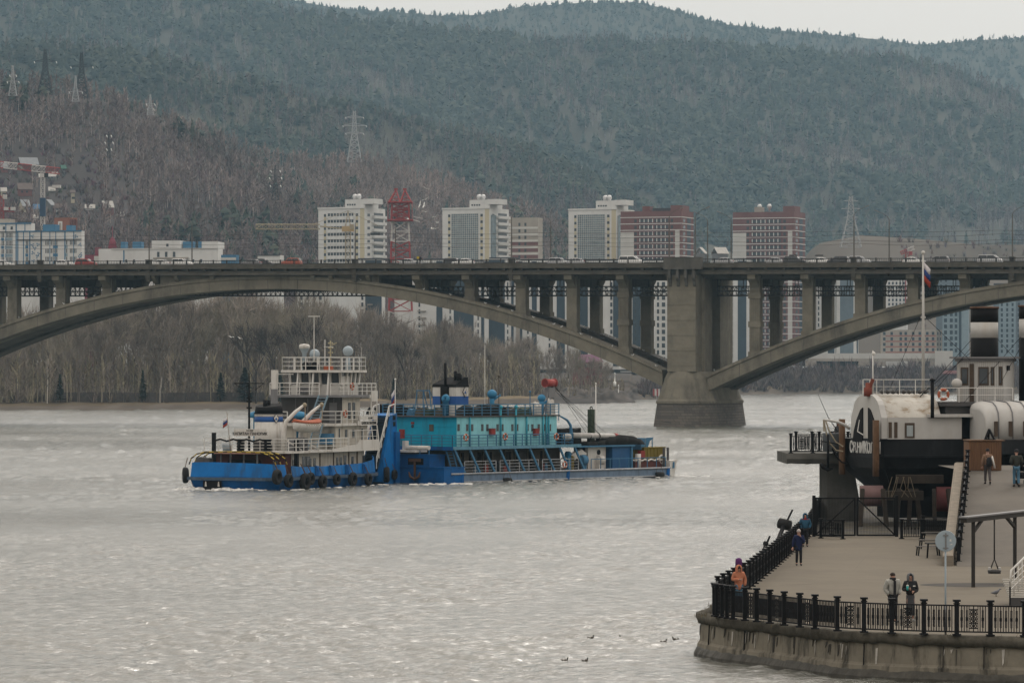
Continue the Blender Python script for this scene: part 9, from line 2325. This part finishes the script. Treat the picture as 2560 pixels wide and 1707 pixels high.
# cyclist on the bridge
s = bs(1056, 1.2); loc = BF((s, -0.2, 32.2 + gz(s))); cy = thing('bicycle', 'dark bicycle ridden along the bridge footway', 'bicycle', loc, BF.a)
for x in (-0.52, 0.52): m = MB(); m.torus((x, 0, 0.34), 0.31, 0.028, (0, 1, 0), 18, 5); m.build('wheel', tyrem, cy, True)
m = MB()
for a_, b_ in (((-0.52, 0, 0.34), (-0.12, 0, 0.9)), ((-0.12, 0, 0.9), (0.36, 0, 0.92)), ((-0.05, 0, 0.32), (0.36, 0, 0.88)), ((-0.05, 0, 0.32), (-0.14, 0, 0.95)), ((-0.52, 0, 0.34), (-0.05, 0, 0.32)), ((0.52, 0, 0.34), (0.34, 0, 1.02))): m.beam(a_, b_, 0.04)
m.box(0.28, 0.36, -0.25, 0.25, 1.0, 1.03); m.build('frame', iron, cy, True)
m = MB(); m.ball((-0.14, 0, 0.97), 0.1, 8, 5, (1.3, 0.8, 0.4)); m.build('saddle', blk, cy, True)
pr = person('courier on the bicycle with a yellow box on the back', loc + Vector((0, 0, 0.12)), BF.a + math.pi / 2, 1.72, blkc, blkc, shb, hat=blkc, pose={'elbL': (0.24, -0.22, 1.12), 'wriL': (0.2, -0.42, 1.0), 'elbR': (-0.24, -0.22, 1.12), 'wriR': (-0.2, -0.42, 1.0)}, walk=0.08)
t = thing('delivery_box', 'yellow delivery box on the back of the bridge courier', 'box', loc + BF.u * -0.42 + Vector((0, 0, 1.35)), BF.a); m = MB(); m.box(-0.22, 0.2, -0.22, 0.22, -0.22, 0.24); m.build('bag', mat('courier_yellow', (0.55, 0.40, 0.03), 0.7, 0.1, 2), t, True)
# the man at the wheel of the tug (dark shape behind the glass is left to the glass)
# pigeon and ducks
pg = mat('pigeon_grey', (0.13, 0.135, 0.15), 0.8, 0.3, 10)
t = thing('pigeon', 'grey pigeon walking on the quay paving at right', 'pigeon', G(2490, 1490, QZ), 0.1); t.scale = (1.15,) * 3
m = MB(); m.loft([[(x_, r_ * 0.85 * math.cos(q), z_ + r_ * math.sin(q)) for q in [j * 0.785 for j in range(8)]] for x_, z_, r_ in ((-0.2, 0.13, 0.01), (-0.12, 0.13, 0.035), (-0.05, 0.14, 0.065), (0.05, 0.16, 0.07), (0.11, 0.21, 0.045), (0.13, 0.26, 0.035), (0.16, 0.265, 0.03), (0.18, 0.26, 0.01))], True, True); m.build('body', pg, t, True)
m = MB(); m.cyl((0.175, 0, 0.26), (0.21, 0, 0.25), 0.008, 0.003, 5); m.build('bill', blk, t, True)
for y_ in (-0.025, 0.025): m = MB(); m.cyl((0.0, y_, 0), (0.01, y_, 0.1), 0.008, n=5); m.box(-0.01, 0.04, y_ - 0.01, y_ + 0.01, 0, 0.008); m.build('leg', rust, t, True)
dkb = mat('duck_brown', (0.07, 0.055, 0.042), 0.85, 0.3, 8); dkh = mat('duck_head', (0.025, 0.03, 0.025), 0.7, 0.2, 8); dkw = mat('duck_white', (0.5, 0.49, 0.46), 0.8, 0.1, 8)
dk = None
for px, y, rz_d, lb in ((1478, 1595, 0.3, 'duck swimming alone, left of the upper pair'), (1555, 1595, 2.6, 'duck swimming in the middle of the upper row'), (1660, 1605, 0.2, 'lower duck of the pair nearest the quay corner'), (1688, 1599, 3.0, 'duck of the pair nearest the quay wall, on the right'), (1413, 1652, 0.1, 'lowest duck on the left, nearest the bottom edge'), (1463, 1652, 0.4, 'lowest duck on the right, nearest the bottom edge')):
    c = G(px, y, 0.03)
    if dk is None:
        dk = thing('duck', lb, 'duck', c, rz_d, 'ducks swimming near the quay'); dk.scale = (0.6,) * 3
        m = MB(); m.loft([[(x_, r_ * 1.1 * math.cos(q), z_ + r_ * 0.75 * math.sin(q)) for q in [j * 0.785 for j in range(8)]] for x_, z_, r_ in ((-0.28, 0.11, 0.015), (-0.2, 0.08, 0.06), (-0.05, 0.06, 0.1), (0.1, 0.06, 0.09), (0.17, 0.07, 0.05))], True, True); m.build('body', dkb, dk, True)
        m = MB(); m.loft([[(x_ + r_ * math.cos(q), r_ * math.sin(q), z_) for q in [j * 0.785 for j in range(8)]] for x_, z_, r_ in ((0.13, 0.08, 0.045), (0.15, 0.16, 0.033), (0.16, 0.2, 0.042), (0.165, 0.235, 0.035), (0.165, 0.25, 0.008))], True, True); hd = m.build('head', dkh, dk, True)
        m = MB(); m.loft([[(0.195, -0.015, 0.205), (0.195, 0.015, 0.205), (0.195, 0.012, 0.222), (0.195, -0.012, 0.222)], [(0.25, -0.016, 0.197), (0.25, 0.016, 0.197), (0.25, 0.014, 0.204), (0.25, -0.014, 0.204)]], True, True); m.build('bill', ylp, hd, True)
        m = MB(); m.ball((-0.08, 0, 0.07), 0.11, 8, 5, (1.2, 0.98, 0.55)); m.build('flank', dkw, dk, True)
    else: dup(dk, c, rz_d, lb)
